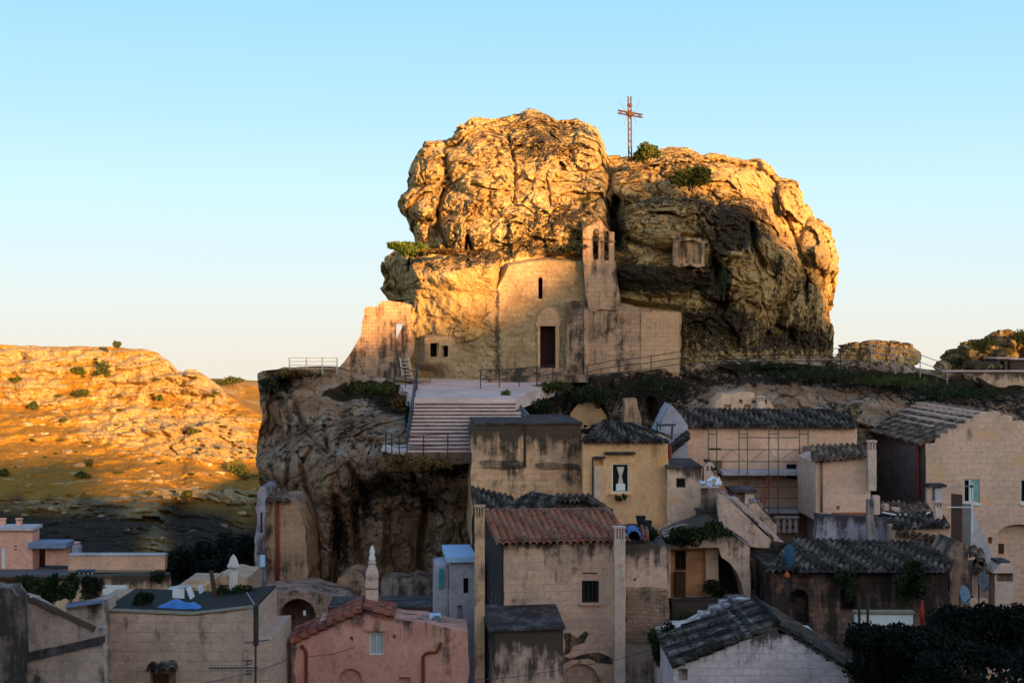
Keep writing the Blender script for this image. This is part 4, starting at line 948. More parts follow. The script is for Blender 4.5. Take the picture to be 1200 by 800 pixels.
# ================================================================== ROCKS, WALL AND KNOLL ON THE RIGHT
def boulder(name, c, rad, mat, label=None, cat=None, group=None, kind=None, seed=1, sub=40, amp=.18, flat=0.0, dark=.2, veg=0.1, freq=1.0, parent=None):
    n = sub; th = np.linspace(0, np.pi, n); ph = np.linspace(0, 2*np.pi, 2*n, endpoint=False); T_, Ph = np.meshgrid(th, ph, indexing='ij')
    d = np.column_stack([(np.sin(T_)*np.cos(Ph)).ravel(), (np.sin(T_)*np.sin(Ph)).ravel(), np.cos(T_).ravel()])
    q = np.sign(d)*np.abs(d)**(1-flat*.4)
    rr = np.array(rad); pp = d*rr*freq/rr.mean()*1.2+seed*7.3
    f1, f2 = worley(pp*1.1, seed)
    k = 1+amp*(fbm(pp*.9, 4, seed)*.8+(.5-f1)*.9-.35*np.exp(-((f2-f1)/.07)**2))
    V = q*rr*k[:, None]
    me = npmesh(name, V, gridfaces(n, 2*n, wrap=True)); attr(me, 'dark', np.full(len(V), dark)); attr(me, 'veg', np.full(len(V), veg))
    o = link(name, me, mat, parent); o.location = c; tag(o, label, cat, group, kind); return o
boulder('flat_boulder', P(1035, 414, 90)+Vector((0, 2, -.3)), (2.45, 2.2, 1.05), M_ROCK, 'long flat topped boulder behind the path railing', 'boulder', seed=12, sub=110, amp=.16, flat=.7, dark=.35, freq=2.2)
boulder('small_boulder', P(981, 424, 86)+Vector((0, .5, -.3)), (.5, .6, .6), M_ROCK, 'small brown boulder against the right foot of the great rock', 'boulder', seed=15, sub=50, dark=.3)
boulder('knoll', P(1190, 420, 104)+Vector((2.5, 3, -.6)), (6.8, 5, 2.6), M_ROCK, 'low sunlit rocky knoll with bushes at the right edge', 'rock knoll', seed=22, sub=130, amp=.2, dark=.35, veg=.55, freq=3.0)
M_PLW = stone('parapet_stone', (0.5, 0.38, 0.25), (0.44, 0.33, 0.23), stain=.2, ztop=zt(433, 84))
o = MB().box(P(1165, 446, 84.3), (5.6, .5, 1.2), bev=.04).build('boundary_wall', M_PLW); tag(o, 'long low pale wall along the lane under the knoll', 'wall')
o = MB().box(P(1160, 434.6, 84.3), (5.9, .7, .09), bev=.03).build('coping', M_PAVE, o); 
def hut(px0, px1, y0, y1, Y, label, doorx=None):
    root = empty('stone_hut', P((px0+px1)/2, y1, Y), label, 'hut'); pl = Plane(px0, Y)
    h = [rect(doorx, y0+3, doorx+5, y1)] if doorx else []
    solid('wall', M_PLW, pl, rect(px0, y0, px1, y1), h, 2.2, root, .5, jag=.04)
    box_part('roof_slab', M_PAVE, root, pl, px0-1, y0-1.2, px1+1, y0+.4, -.2, 2.3)
hut(1168, 1181, 420, 436, 88, 'tiny stone hut with dark doorway behind the lane wall', 1172); hut(1184, 1204, 421, 437, 89, 'low pale stone outbuilding at the right edge behind the wall')
boulder('rough_boulder', P(1150, 430, 87), (1.2, .8, .35), M_ROCK, 'dark rubble lump between lane wall and stone hut', 'boulder', seed=31, sub=40, dark=.8)

def bush(name, px, py, Y, rx, rz, label, cat='bush', mat=LEAF_GR, n=900, leaf=.07, ry=None, group=None, stem=True, seed=1, lumps=5):
    c = P(px, py, Y); root = empty(name, c-Vector((0, 0, rz)), label, cat, group); r = random.Random(seed); L = []
    for k in range(lumps): L.append((c+Vector((r.uniform(-.55, .55)*rx, r.uniform(-.4, .4)*(ry or rx), r.uniform(-.45, .45)*rz)), (rx*r.uniform(.45, .7), (ry or rx)*r.uniform(.45, .7), rz*r.uniform(.45, .7)), 1))
    leafy('foliage', mat, L, n, leaf, root, seed)
    if stem:
        mb = MB()
        for k in range(4): q = L[k % len(L)][0]; mb.tube([c-Vector((r.uniform(-.1, .1)*rx, 0, rz*1.15)), c.lerp(q, .5)-Vector((0, 0, rz*.3)), q], .03*max(rx, .5), 5, [.04*max(rx, .5), .03*max(rx, .5), .012])
        mb.build('stems', WOOD_DK, root)
    return root
bush('bush', 760, 180, 84.3, .9, .6, 'dark green bush beside the foot of the summit cross', leaf=.09, n=3800, seed=3, mat=LEAF_OL)
bush('bush', 809, 206, 81.9, 1.15, .75, 'rounded dark green bush growing on the rock below the crest', leaf=.09, n=6500, seed=4, mat=LEAF_OL)
bush('bush', 481, 292, 81.6, 1.25, .5, 'bright green bush on the left ledge of the great rock', stem=False, leaf=.09, n=5000, seed=5, mat=LEAF_GR)
bush('bush', 515, 295, 80.0, 1.3, .22, 'dry reddish brush trailing right along the left rock ledge', n=1500, seed=6, mat=LEAF_BR, stem=False)
bush('bush', 848, 330, 77.6, .5, .9, 'dark creeper hanging in the cleft of the shaded rock face', n=900, seed=7, mat=LEAF_DK)
bush('bush', 671, 290, 79.3, .8, .3, 'dark shrub tucked left of the bell gable', n=900, seed=8, mat=LEAF_DK)
bush('bush', 437, 457, 76.3, 1.3, .6, 'green brown shrub on the slope below the ruined wall', n=2200, seed=9, mat=LEAF_OL)
bush('bush', 468, 472, 73.4, 1.0, .65, 'dark reddish shrub left of the top of the steps', n=2200, seed=10, mat=LEAF_BR)
bush('bush', 482, 487, 70.3, .35, .7, 'dark bush hugging the stair edge halfway down', n=1200, seed=11, mat=LEAF_DK)
bush('bush', 350, 437, 74.8, 1.6, .25, 'low tawny grass tuft under the cliff top fence', 'grass tuft', n=2500, seed=12, mat=LEAF_BR, stem=False, leaf=.08)
bush('bush', 316, 450, 74.5, .6, .35, 'dark bush on the left corner of the cliff', n=900, seed=13, mat=LEAF_DK)
bush('bush', 500, 541, 64.4, 2.2, .45, 'dry russet bush under the foot of the steps', n=3500, seed=14, mat=LEAF_BR)
bush('bush', 590, 463, 71.8, .35, .3, 'small green weed at the right end of the terrace edge', 'weed', n=500, seed=15, mat=LEAF_GR, stem=False)
bush('bush', 645, 452, 76.5, 1.2, .35, 'olive shrub below the terrace railing by the church door', n=1800, seed=16, mat=LEAF_OL)
bush('bush', 770, 452, 76.6, 1.3, .5, 'dark scrub on the bank below the annex', n=2000, seed=17, mat=LEAF_DK)
bush('bush', 960, 436, 79, 3.5, .4, 'dark scrub along the path right of centre', n=3500, seed=18, mat=LEAF_DK)
bush('bush', 1060, 446, 79.6, 3.4, .42, 'olive green scrub below the flat boulder', n=3500, seed=19, mat=LEAF_OL)
bush('bush', 1120, 462, 79.2, 2.6, .5, 'dark scrub under the right lane wall', n=3000, seed=20, mat=LEAF_DK)
bush('bush', 1122, 425, 87, .5, .35, 'small dark bush at the left end of the lane wall', n=700, seed=21, mat=LEAF_DK)
bush('bush', 1192, 396, 101, .9, .7, 'dark bush on top of the sunlit knoll', n=1500, seed=22, mat=LEAF_OL)
bush('bush', 1150, 404, 100, 1.2, .5, 'olive bush on the sunlit left side of the knoll', n=1200, seed=23, mat=LEAF_OL)
bush('bush', 900, 428, 80.4, 2.5, .25, 'low dark grass at the foot of the shaded rock', 'grass tuft', n=2500, seed=24, mat=LEAF_DK, stem=False)
bush('bush', 700, 463, 76.5, 1.6, .6, 'black green ivy over the cave mouth below the church', 'ivy', n=2500, seed=25, mat=LEAF_DK)
bush('bush', 625, 478, 73.5, 1.0, .7, 'ivy clad bank right of the side steps', 'ivy', n=2200, seed=26, mat=LEAF_DK)
# tree on the ravine ridge, bushes and boulders on the ravine slope
for k, (px, py, Y, rx, rz, lab) in enumerate([(137, 404, 452, 1.4, 1.1, 'tiny lone tree on the skyline of the left hill'), (120, 432, 425, 3.6, 3.2, 'large dark green bush near the top of the left hill'), (92, 434, 425, 2.4, 1.8, 'smaller bush beside the largest bush on the left hill'),
        (97, 460, 408, 4.0, 2.2, 'wide dark bush midway up the left hill'), (40, 474, 398, 1.8, 1.3, 'small olive bush left of the wide hill bush'), (99, 557, 330, 2.2, 1.2, 'green bush low on the sunlit hill by pale stones'), (104, 542, 345, 1.1, 1.0, 'small round bush above pale stones on the hill'),
        (5, 556, 330, 1.8, 1.6, 'green bush at the far left edge of the hill'), (219, 580, 310, 1.6, 1.2, 'green bush at the shadow edge low on the hill'), (272, 446, 880, 8, 3, 'row of far bushes on the distant ridge'), (278, 552, 330, 4.2, 3.0, 'broad dark bush below the far end of the pale ledge'),
        (20, 445, 415, 1.2, .9, 'small bush on the left hill below its flat top'), (225, 505, 380, 1.3, 1.0, 'small bush on the rocky spur of the left hill'), (186, 466, 400, 1.4, 1.0, 'bush among ledges at the middle of the hill')]+[]):
    bush('bush', px, py, (hill_Y(px, py+2)-.8 if k not in (0, 9) else Y), rx, rz, lab, n=1000, seed=40+k, mat=LEAF_OL, leaf=.35 if k != 9 else .7, group=None)
def hill_scrub():
    rg = random.Random(5); g = 'small dark scrub bushes dotting the left hill'; first = None
    for k in range(70):
        px = rg.uniform(0, 300); py = rg.uniform(float(ridge_py(px))+9, 585); Yb = hill_Y(px, py)-.4
        if first is None or k % 18 == 0:
            L = [(Vector((rg.uniform(-.6, .6), rg.uniform(-.4, .4), rg.uniform(-.1, .25))), (rg.uniform(.3, .6), .4, rg.uniform(.25, .45)), 1) for _ in range(5)]
            o = leafy('scrub_bush', LEAF_OL, L, 420, .13, None, 300+k); first = o
        else: o = first.copy(); COL.objects.link(o)
        s = rg.uniform(.5, 1.5); o.location = P(px, py, Yb); o.scale = (s*rg.uniform(.8, 1.6), s, s*rg.uniform(.6, 1)); o.rotation_euler = (0, 0, rg.uniform(0, 6))
        tag(o, 'small dark olive scrub bush on the sunlit left hill', 'bush', g)
hill_scrub()
def ravine_boulders():
    protos = []
    g = 'pale boulders scattered on the left hill slope'
    spots = [(33, 496, 11), (52, 508, 13), (36, 509, 6), (67, 482, 10), (50, 497, 6), (28, 531, 8), (21, 529, 5), (42, 529, 6), (80, 529, 13), (93, 544, 13), (86, 554, 12), (42, 552, 9), (54, 549, 7), (69, 553, 5), (32, 557, 4), (116, 562, 5), (104, 522, 7), (131, 572, 8), (146, 582, 13), (104, 577, 6), (148, 569, 6),
             (172, 560, 8), (182, 556, 9), (186, 563, 9), (176, 552, 6), (228, 566, 9), (244, 543, 9), (265, 537, 12), (211, 583, 7), (256, 553, 10), (196, 581, 9), (90, 583, 9), (60, 595, 10), (20, 588, 8), (75, 600, 7), (120, 604, 8), (30, 603, 9), (8, 598, 7), (262, 615, 9), (226, 622, 8), (238, 633, 6), (283, 600, 9), (205, 655, 8), (150, 620, 5), (190, 630, 8)]
    for i, (px, py, s) in enumerate(spots):
        Yb = hill_Y(px, py)-.2
        w = s/F*Yb*.5
        if i < 4:
            o = boulder('hill_boulder', P(px, py, Yb), (1, .8, .62), M_BOULDER, seed=60+i, sub=26, amp=.3, flat=.5, dark=-.1, veg=0); protos.append(o)
        else:
            o = protos[i % 4].copy(); COL.objects.link(o); o.location = P(px, py, Yb)
        o.location.z -= w*.25; o.scale = (w*1.15, w, w*.85); o.rotation_euler = (0, 0, random.uniform(-.5, .5))
        tag(o, 'pale limestone boulder on the grassy left hill slope', 'boulder', g)
ravine_boulders()
# ================================================================== THE TOWN
def child(o, par, root):
    o.parent = par; return o
def roof4(root, mat, a, b, c, d, name='roof', **k): return tileroof(name, mat, P(*a), P(*b), P(*c), P(*d), root, **k)
def pipe(root, pts, r, mat, name='drainpipe'): return MB().tube([P(*p) for p in pts], r, 7).build(name, mat, root, True)
def house(label, px, py, Y, name='stone_house', cat='house', group=None): return empty(name, P(px, py, Y), label, cat, group)
CREAM = (0.50, 0.36, 0.255)

# ---- big cream house with red tiled roof
r = house('tall cream house with red tiled roof and one small barred window', 650, 800, 52); pl = Plane(590, 52, 8)
m = stone('cream_house_wall', (0.52, 0.37, 0.26), (0.46, 0.33, 0.235), ztop=zt(634, 52), stain=.15, drip=.7, brick=.75, w=.55, h=.27, patch=(.40, .32, .26))
solid('wall', m, pl, [(590, 634), (733, 633), (733, 870), (590, 870)], [rect(682, 680, 702, 706), arch(658, 777, 702, 869, 10), rect(683, 670.5, 700, 672.5)], 8, r, .22, jag=.02)
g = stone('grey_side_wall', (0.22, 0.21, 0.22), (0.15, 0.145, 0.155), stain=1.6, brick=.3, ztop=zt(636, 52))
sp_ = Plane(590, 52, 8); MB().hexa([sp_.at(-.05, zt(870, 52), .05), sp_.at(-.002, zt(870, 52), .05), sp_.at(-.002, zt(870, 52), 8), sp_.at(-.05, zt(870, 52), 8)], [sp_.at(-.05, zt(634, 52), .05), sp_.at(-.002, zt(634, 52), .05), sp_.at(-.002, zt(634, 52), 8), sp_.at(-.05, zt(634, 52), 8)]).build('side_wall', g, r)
win(r, pl, 682, 680, 702, 706, IRON, DARK, back=.14, bar=.03, bars=4)
z0 = zt(635, 52); u1 = pl.uv(737, 634)[0]
ro = tileroof('roof', T_RED, pl.at(-.3, z0, -.3), pl.at(u1, z0, -.3), pl.at(u1, z0+.72, 3.2), pl.at(-.38, z0+.72, 3.2), r, seed=5, tw=.25)
tileroof('roof', T_RED, pl.at(u1, z0, 7.0), pl.at(-.3, z0, 7.0), pl.at(-.3, z0+.72, 3.25), pl.at(u1, z0+.72, 3.25), r, seed=6)
solid('window_sill', m, pl, rect(679, 706.5, 705, 708.5), (), .1, r, front=-.12)
M_FL = stone('chimney_render', (0.52, 0.42, 0.34), (0.46, 0.37, 0.30), brick=0, stain=.1); M_FL2 = stone('ochre_chimney_render', (0.48, 0.34, 0.19), (0.42, 0.30, 0.19), brick=0, stain=.4)
f1_ = flue('chimney', r, M_FL2, 562, 592, 870, 12, 50.9, slots=3); f2_ = flue('chimney', r, M_FL, 726.5, 617, 870, 13, 51.5, slots=3, dpt=.38)
PL_ = stone('bare_rubble_patch', (0.30, 0.2, 0.13), (0.18, 0.12, 0.085), rub=1, stain=1.4, w=.3, h=.16)
for q, poly in enumerate([[(660, 742), (668, 741), (676, 747), (686, 739), (690, 742), (684, 753), (672, 756), (668, 764), (660, 768)], [(660, 768), (668, 771), (690, 765), (712, 768), (718, 772), (718, 778), (700, 776), (690, 771), (670, 773), (660, 777)]]):
    solid('bare_patch', PL_, pl, poly, (), .05, r, front=-.012, jag=.09)
r2 = house('low lean-to with blackened top against the cream house front', 620, 800, 49.8, 'lean_to', 'lean-to'); p2 = Plane(580, 49.8, 6)
m2 = stone('lean_to_wall', (0.50, 0.37, 0.27), (0.44, 0.33, 0.25), ztop=zt(736, 49.8), drip=1.7, stain=.5, brick=.3)
solid('wall', m2, p2, [(580, 737), (660, 735), (660, 870), (580, 870)], (), 2.4, r2, jag=.02)
BLK = stone('blackened_slab', (0.05, 0.045, 0.048), (0.10, 0.09, 0.095), stain=1.2, brick=0)
MB().hexa([p2.w(572, 739, -.15), p2.w(662, 736, -.15), p2.at(p2.uv(661, 736)[0], zt(736, 49.8)+.3, 2.3), p2.at(-.35, zt(736, 49.8)+.3, 2.3)], [p2.w(572, 736, -.15), p2.w(662, 733, -.15), p2.at(p2.uv(661, 736)[0], zt(736, 49.8)+.42, 2.3), p2.at(-.35, zt(736, 49.8)+.42, 2.3)]).build('roof_slab', BLK, r2)
# right wing
r = house('pale wing right of the white chimney with rubble lower wall', 758, 800, 53); pl = Plane(733, 53, 0)
m = stone('wing_wall', (0.52, 0.38, 0.28), (0.46, 0.33, 0.25), ztop=zt(638, 53), stain=.1, brick=.2); mr_ = stone('wing_rubble', (0.36, 0.26, 0.17), (0.24, 0.17, 0.115), rub=.8, stain=.5, w=.3, h=.15)
solid('wall', m, pl, [(733, 639), (757, 637), (783, 640), (783, 690), (733, 688)], [arch(742.5, 677, 745.5, 680, 4)], 6, r, .3, jag=.03)
solid('lower_wall', mr_, pl, [(733, 688.2), (783, 690.2), (784, 755), (733, 752)], (), 6, r, jag=.06, front=-.03)
solid('lower_wall', stone('wing_plaster', (.40, .31, .25), (.33, .26, .22), brick=0, stain=.6), pl, [(733, 752.3), (784, 755.3), (784, 870), (733, 870)], (), 6, r, jag=.02)
t = boulder('roof_cover', P(757, 626, 53.6), (.2, .3, .22), T_RED, None, seed=1, sub=12)
bpy.data.objects.remove(t)
o = MB(); 
for k in range(12):
    a0, a1 = math.pi*k/12, math.pi*(k+1)/12; c0 = P(743, 632, 53.2)
    def q(a, rr, y): return c0+Vector((-math.cos(a)*rr, y, math.sin(a)*rr*1.35))
    o.hexa([q(a0, .24, 0), q(a1, .24, 0), q(a1, .24, .9), q(a0, .24, .9)], [q(a0, .31, 0), q(a1, .31, 0), q(a1, .31, .9), q(a0, .31, .9)])
h = o.build('blue_hood', BLUEPL); tag(h, 'curved blue plastic hood on the roof edge beside the red tiles', 'hood')
o = MB().box(P(743, 626, 54.2), (.5, .05, .4)).build('hood_back', DARK, h)
rt = empty('tiled_coping', P(757, 632, 53.3), 'short bright red tiled coping right of the blue hood', 'coping'); tileroof('tiles', T_RED, P(751, 632, 53.1), P(761, 632, 53.1), P(760, 617, 54.4), P(750, 615, 54.4), rt)
pt = empty('flower_pot', P(751, 616, 54.6), 'black plant pots on the wing roof beside the yellow house', 'plant pots')
MB().lathe(P(751, 617, 54.6), [(.12, 0), (.18, .35), (.2, .36), (.2, .42)], 12).build('pot', plain('black_pot', (.02, .02, .02)), pt); MB().lathe(P(758, 625, 54.2), [(.12, 0), (.2, .45), (.2, .5)], 12).build('pot', plain('black_pot', (.02, .02, .02)), pt)
bush('potted_plant', 764, 626, 54, .25, .3, 'spiky dark plants growing right of the black pots', 'plant', LEAF_DK, 260, .09, stem=False, seed=61)

# ---- small bluish white house
r = house('narrow bluish white house squeezed between cliff and cream house', 542, 740, 56); pl = Plane(527, 56, 6)
m = stone('bluish_plaster', (0.40, 0.40, 0.43), (0.33, 0.33, 0.36), brick=0, stain=.3)
solid('wall', m, pl, [(527, 657), (557, 657), (557, 800), (527, 800)], [rect(543, 677, 549, 695), rect(536, 709, 542, 725)], 3, r, .25, jag=.02)
box_part('roof_slab', PALEBL, r, pl, 523, 650.5, 558, 658, -.3, 3.1); box_part('door', TEAL, r, pl, 515, 668, 521, 692, .4, .46); box_part('porch_wall', m, r, pl, 511, 664, 526.6, 735, .5, 2.6)
win(r, pl, 543, 677, 549, 695, WOOD_DK, DARK, bar=.02)
# ---- pink house
r = house('pink plastered house with ragged tiled gable and closed pale shutter', 440, 800, 50, 'pink_house'); pl = Plane(345, 50, 3)
m = stone('pink_plaster', (0.50, 0.27, 0.205), (0.44, 0.24, 0.185), ztop=zt(722, 50), drip=.4, stain=.05, brick=.12, patch=(.46, .30, .22), w=.5, h=.28)
solid('wall', m, pl, [(346, 748), (352, 743), (385, 729), (418, 716), (434, 715), (448, 720), (462, 724), (500, 729), (530, 737), (548, 739), (548, 870), (346, 870)], [rect(433, 741, 450, 767), arch(396, 783, 425, 869, 9), rect(467, 793, 481, 869), arch(460, 743, 464, 748, 5), arch(410, 745, 414, 750, 5)], 2.1, r, .16, jag=.05)
box_part('lintel', m, r, pl, 428, 735.5, 453, 739, -.12, .02)
w = win(r, pl, 433, 741, 450, 767, WHITE, plain('closed_grey_shutter', (.45, .42, .42), .7), back=.08, bar=.035, mull=1, sub='shutter')
zR = zt(714, 50); zE = zt(752, 50); uR = pl.uv(424, 714)[0]; uE = pl.uv(341, 750)[0]; uE2 = pl.uv(462, 724)[0]
T_RB = tilemat('dark_red_tiles', [(0.26, 0.07, 0.045), (0.34, 0.10, 0.06), (0.22, 0.08, 0.055), (0.15, 0.05, 0.04)], amount=.5)
tileroof('roof', T_RB, pl.at(uE, zE, -.12), pl.at(uE, zE, 2.0), pl.at(uR, zR, 2.0), pl.at(uR, zR, -.12), r, seed=8, tw=.19, tl=.33)
tileroof('roof', T_RB, pl.at(uE2, zt(724, 50), 2.0), pl.at(uE2, zt(724, 50), -.1), pl.at(uR, zR, -.1), pl.at(uR, zR, 2.0), r, seed=9, tw=.19, tl=.33)
MB().tube([pl.w(496, 870, -.07), pl.w(496, 768, -.07), pl.w(500, 764, -.07), pl.w(512, 763, -.07), pl.w(517, 752, -.07)], .055, 7).build('drainpipe', REDPIPE, r); MB().tube([pl.w(353, 755, -.06), pl.w(359, 762, -.06), pl.w(359, 870, -.06)], .06, 7).build('drainpipe', REDPIPE, r)
rb = house('low brownish parapet block behind the pink gable', 465, 738, 52.6, 'roof_block', 'roof block'); solid('wall', stone('brown_pink_plaster', (.42, .23, .16), (.36, .21, .15), ztop=zt(712, 52.6), stain=.8, brick=.2), Plane(418, 52.3, 2), [(384, 712), (412, 711), (505, 712), (505, 745), (384, 745)], (), 2.2, rb, jag=.03)
box_part('coping', BLK, rb, Plane(418, 52.3, 2), 384, 710, 506, 712.3, -.05, 2.2)
rc = empty('tall_chimney', P(436, 715, 51.6), 'tall slender cream chimney with shouldered top and pale figure cowl', 'chimney'); C0 = P(436, 718, 51.8)
MB().box(C0+Vector((0, 0, .62)), (.44, .44, 1.3), bev=.03).build('shaft', M_FL, rc); MB().box(C0+Vector((0, 0, .92)), (.5, .5, .05), bev=.01).build('band', M_CHR, rc)
MB().lathe(C0+Vector((0, 0, 1.25)), [(.24, -.02), (.24, .15), (.225, .27), (.18, .38), (.14, .47), (.12, .55), (.15, .57), (.15, .62), (.1, .63)], 4 if False else 12).build('shoulder', M_FL, rc, True)
MB().lathe(C0+Vector((0, 0, 1.88)), [(.12, 0), (.14, .12), (.09, .26), (.12, .34), (.08, .46), (.02, .58)], 9, .9, .7).build('cowl', WHITE, rc, True)
# AC unit
ra = empty('air_conditioner', P(510, 736, 51), 'blue white air conditioner unit on the ledge right of the pink gable', 'air conditioner'); MB().box(P(510, 727, 51.2), (.42, .3, .52), bev=.02).build('casing', PALEBL, ra)
MB().lathe(P(512, 727, 51.0), [(.02, -.02), (.02, .0)], 4).build('hub', IRON, ra)
mb = MB(); cc = P(511.5, 727, 51.02)
for rr_ in (.17, .12, .07): mb.tube([cc+Vector((rr_*math.cos(a*math.pi/8), 0, rr_*math.sin(a*math.pi/8))) for a in range(17)], .014, 4)
mb.build('fan_grille', IRON, ra)

# ---- stone block below the steps
r = house('long windowless stone house with two blackened ledges below the steps', 618, 610, 63); pl = Plane(553, 63, 4)
m = stone('ochre_blocks', (0.55, 0.38, 0.22), (0.47, 0.32, 0.19), ztop=zt(497, 63), drip=1.5, stain=.45, w=.6, h=.28, patch=(.36, .28, .21))
solid('wall', m, pl, [(553, 640), (552, 505), (558, 498), (600, 497), (682, 496), (682, 640)], (), 7, r, jag=.03)
for (x0, y0, x1, y1) in ((562, 538, 613, 548), (627, 541, 678, 549)): solid('ledge', M_CHR, pl, [(x0, y0+2), (x0+12, y0), (x1-8, y0+1), (x1, y0+3), (x1, y1), (x0+6, y1)], (), .3, r, front=-.12, jag=.05)
MB().tube([pl.w(615, 498, -.02), pl.w(615, 547, -.02)], .06, 6).build('drainpipe', WOOD_DK, r); box_part('coping', BLK, r, pl, 556, 494.5, 683, 498, -.08, 6.8)
MB().tube([pl.w(683.5, 545, -.2), pl.w(683.5, 584, -.2)], .04, 6).build('drainpipe', PALEBL, r)

# ---- dark roofed house between
r = house('low house under sagging black tiled roofs below the stone block', 640, 625, 57); pl = Plane(630, 56.6, 0)
m = stone('muted_cream', (0.44, 0.34, 0.24), (0.37, 0.28, 0.2), ztop=zt(587, 56.6), drip=1.0, stain=.6, brick=.1)  # muted cream plaster, blotched, darker towards its top
solid('wall', m, pl, [(628, 640), (630, 608), (645, 594), (657, 588), (690, 587), (714, 604), (720, 640)], [rect(659, 598, 678, 601.5)], 1.6, r, .25, jag=.03)
roof4(r, T_DARK, (568, 606, 56), (630, 609, 55.6), (658, 585, 57), (624, 578, 60.5), seed=11); roof4(r, T_DARK, (556, 606, 57), (592, 608, 56.5), (602, 583, 61), (551, 571, 62), seed=12)
roof4(r, T_DARK, (716, 606, 56.3), (716, 600, 58), (692, 584, 58), (688, 586, 56.3), seed=13, tl=.3); roof4(r, T_DARK, (657, 588, 56.3), (690, 587, 56.3), (694, 581, 58.4), (650, 581, 58.8), seed=14)
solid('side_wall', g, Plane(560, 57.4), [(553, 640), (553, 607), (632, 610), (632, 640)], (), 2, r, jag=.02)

# ---- yellow house with hipped roof
r = house('yellow plastered house with hipped dark roof and white curtained window', 735, 620, 62, 'yellow_house'); pl = Plane(684, 62, 0)
m = stone('yellow_plaster', (0.60, 0.40, 0.20), (0.55, 0.37, 0.20), stain=-.3, brick=.25, w=.6, h=.3, patch=(.56, .31, .10), ztop=zt(515, 62), drip=.5)
solid('wall', m, pl, [(683, 640), (683, 515), (783, 514), (783, 640)], [rect(717, 543, 737, 577), rect(697, 536.5, 707, 545)], 5, r, .22, jag=.015)
w = win(r, pl, 717, 543, 737, 577, WHITE, DARK, back=.08, bar=.05, mull=0)
CUR = plain('white_curtain', (.62, .5, .42), .8)
mb = MB(); 
for (a, b, c_, d) in (((723, 547), (732, 547), (729, 558), (726, 558)), ((726, 558), (729, 558), (731, 568), (724, 568))): mb.poly([pl.w(*a, .11), pl.w(*b, .11), pl.w(*c_, .11), pl.w(*d, .11)])
child(mb.build('curtain', CUR), w, r); child(MB().box(pl.w(727.5, 571, .1), (.4, .03, .3)).build('lower_sash', WHITE), w, r)
box_part('window_hood', BLK, r, pl, 708, 529, 744.5, 531.6, -.28, .02); box_part('window_sill', m, r, pl, 713, 577.5, 740, 579.5, -.16, .02); box_part('vent_hood', BLK, r, pl, 694.5, 534.5, 709.5, 536.5, -.25, .02); box_part('vent_shaft', stone('pale_render', (.55, .42, .3), brick=0), r, pl, 696, 546, 707.5, 592, -.14, .02); 
MB().tube([pl.w(694.5, 536, -.12), pl.w(694.5, 592, -.12)], .035, 6).build('drainpipe', IRON, r)
roof4(r, T_DARK, (679, 517.5, 61.6), (784, 518, 61.6), (742, 498, 65), (708, 493.5, 65), seed=15); roof4(r, T_DARK, (786, 512, 66), (679, 510, 66), (708, 493.5, 65.05), (742, 498, 65.05), seed=16, tl=.3)
bush('window_box', 727, 583, 61.6, .28, .16, 'dark trailing plant hanging under the white curtained window', 'plant', LEAF_DK, 350, .06, stem=False, seed=62)
r = house('small annex with dark square window right of the yellow house', 803, 620, 61.4, 'small_annex'); pl = Plane(783, 61.4, 0)
m = stone('annex_cream', (0.56, 0.42, 0.31), (0.52, 0.38, 0.27), ztop=zt(547, 61.4), drip=1.0, stain=-.1, brick=.3, patch=(.55, .36, .16))
solid('wall', m, pl, [(782, 640), (782, 549), (822, 547), (822, 640)], [rect(792.5, 560, 803.5, 571)], 4, r, .2, jag=.02); win(r, pl, 792.5, 560, 803.5, 571, IRON, DARK, bar=.05, back=.06); box_part('coping', BLK, r, pl, 781, 545.5, 823, 548.5, -.05, 4)

# ---- grey gabled building
r = house('bluish grey rendered gable behind the yellow house', 790, 548, 68.5, 'grey_house'); m = stone('blue_grey_render', (0.30, 0.33, 0.39), (0.26, 0.28, 0.33), brick=0, stain=-.2)
solid('wall', m, Plane(770, 68.5), [(766, 560), (769, 508), (778, 490), (787, 474), (796, 484), (806, 498), (806, 560)], (), 3, r, jag=.03); solid('lower_wall', m, Plane(787, 66.5), [(787, 560), (787, 528), (806, 512), (806, 560)], (), 1.8, r)
roof4(r, T_DARK, (786, 530, 66.2), (786, 524, 68.2), (807, 505, 68.2), (807, 512, 66.2), seed=17, tl=.3); pipe(r, [(785, 521, 66.2), (785, 552, 66.2)], .09, REDPIPE)
# ---- antenna frame
ra = empty('roof_antenna', P(786, 520, 65), 'dark bracket antenna standing before the grey gable', 'antenna'); AB = plain('blue_black_iron', (0.05, 0.055, 0.07), .6)
MB().tube([P(788, 497, 65), P(787, 515, 65)], .05, 6).build('mast', AB, ra); MB().tube([P(770, 498, 65), P(792, 497.5, 65)], .05, 6).build('boom', AB, ra)
for x in (770, 774): MB().tube([P(x, 494, 65), P(x, 504, 65)], .03, 5).build('element', AB, ra)

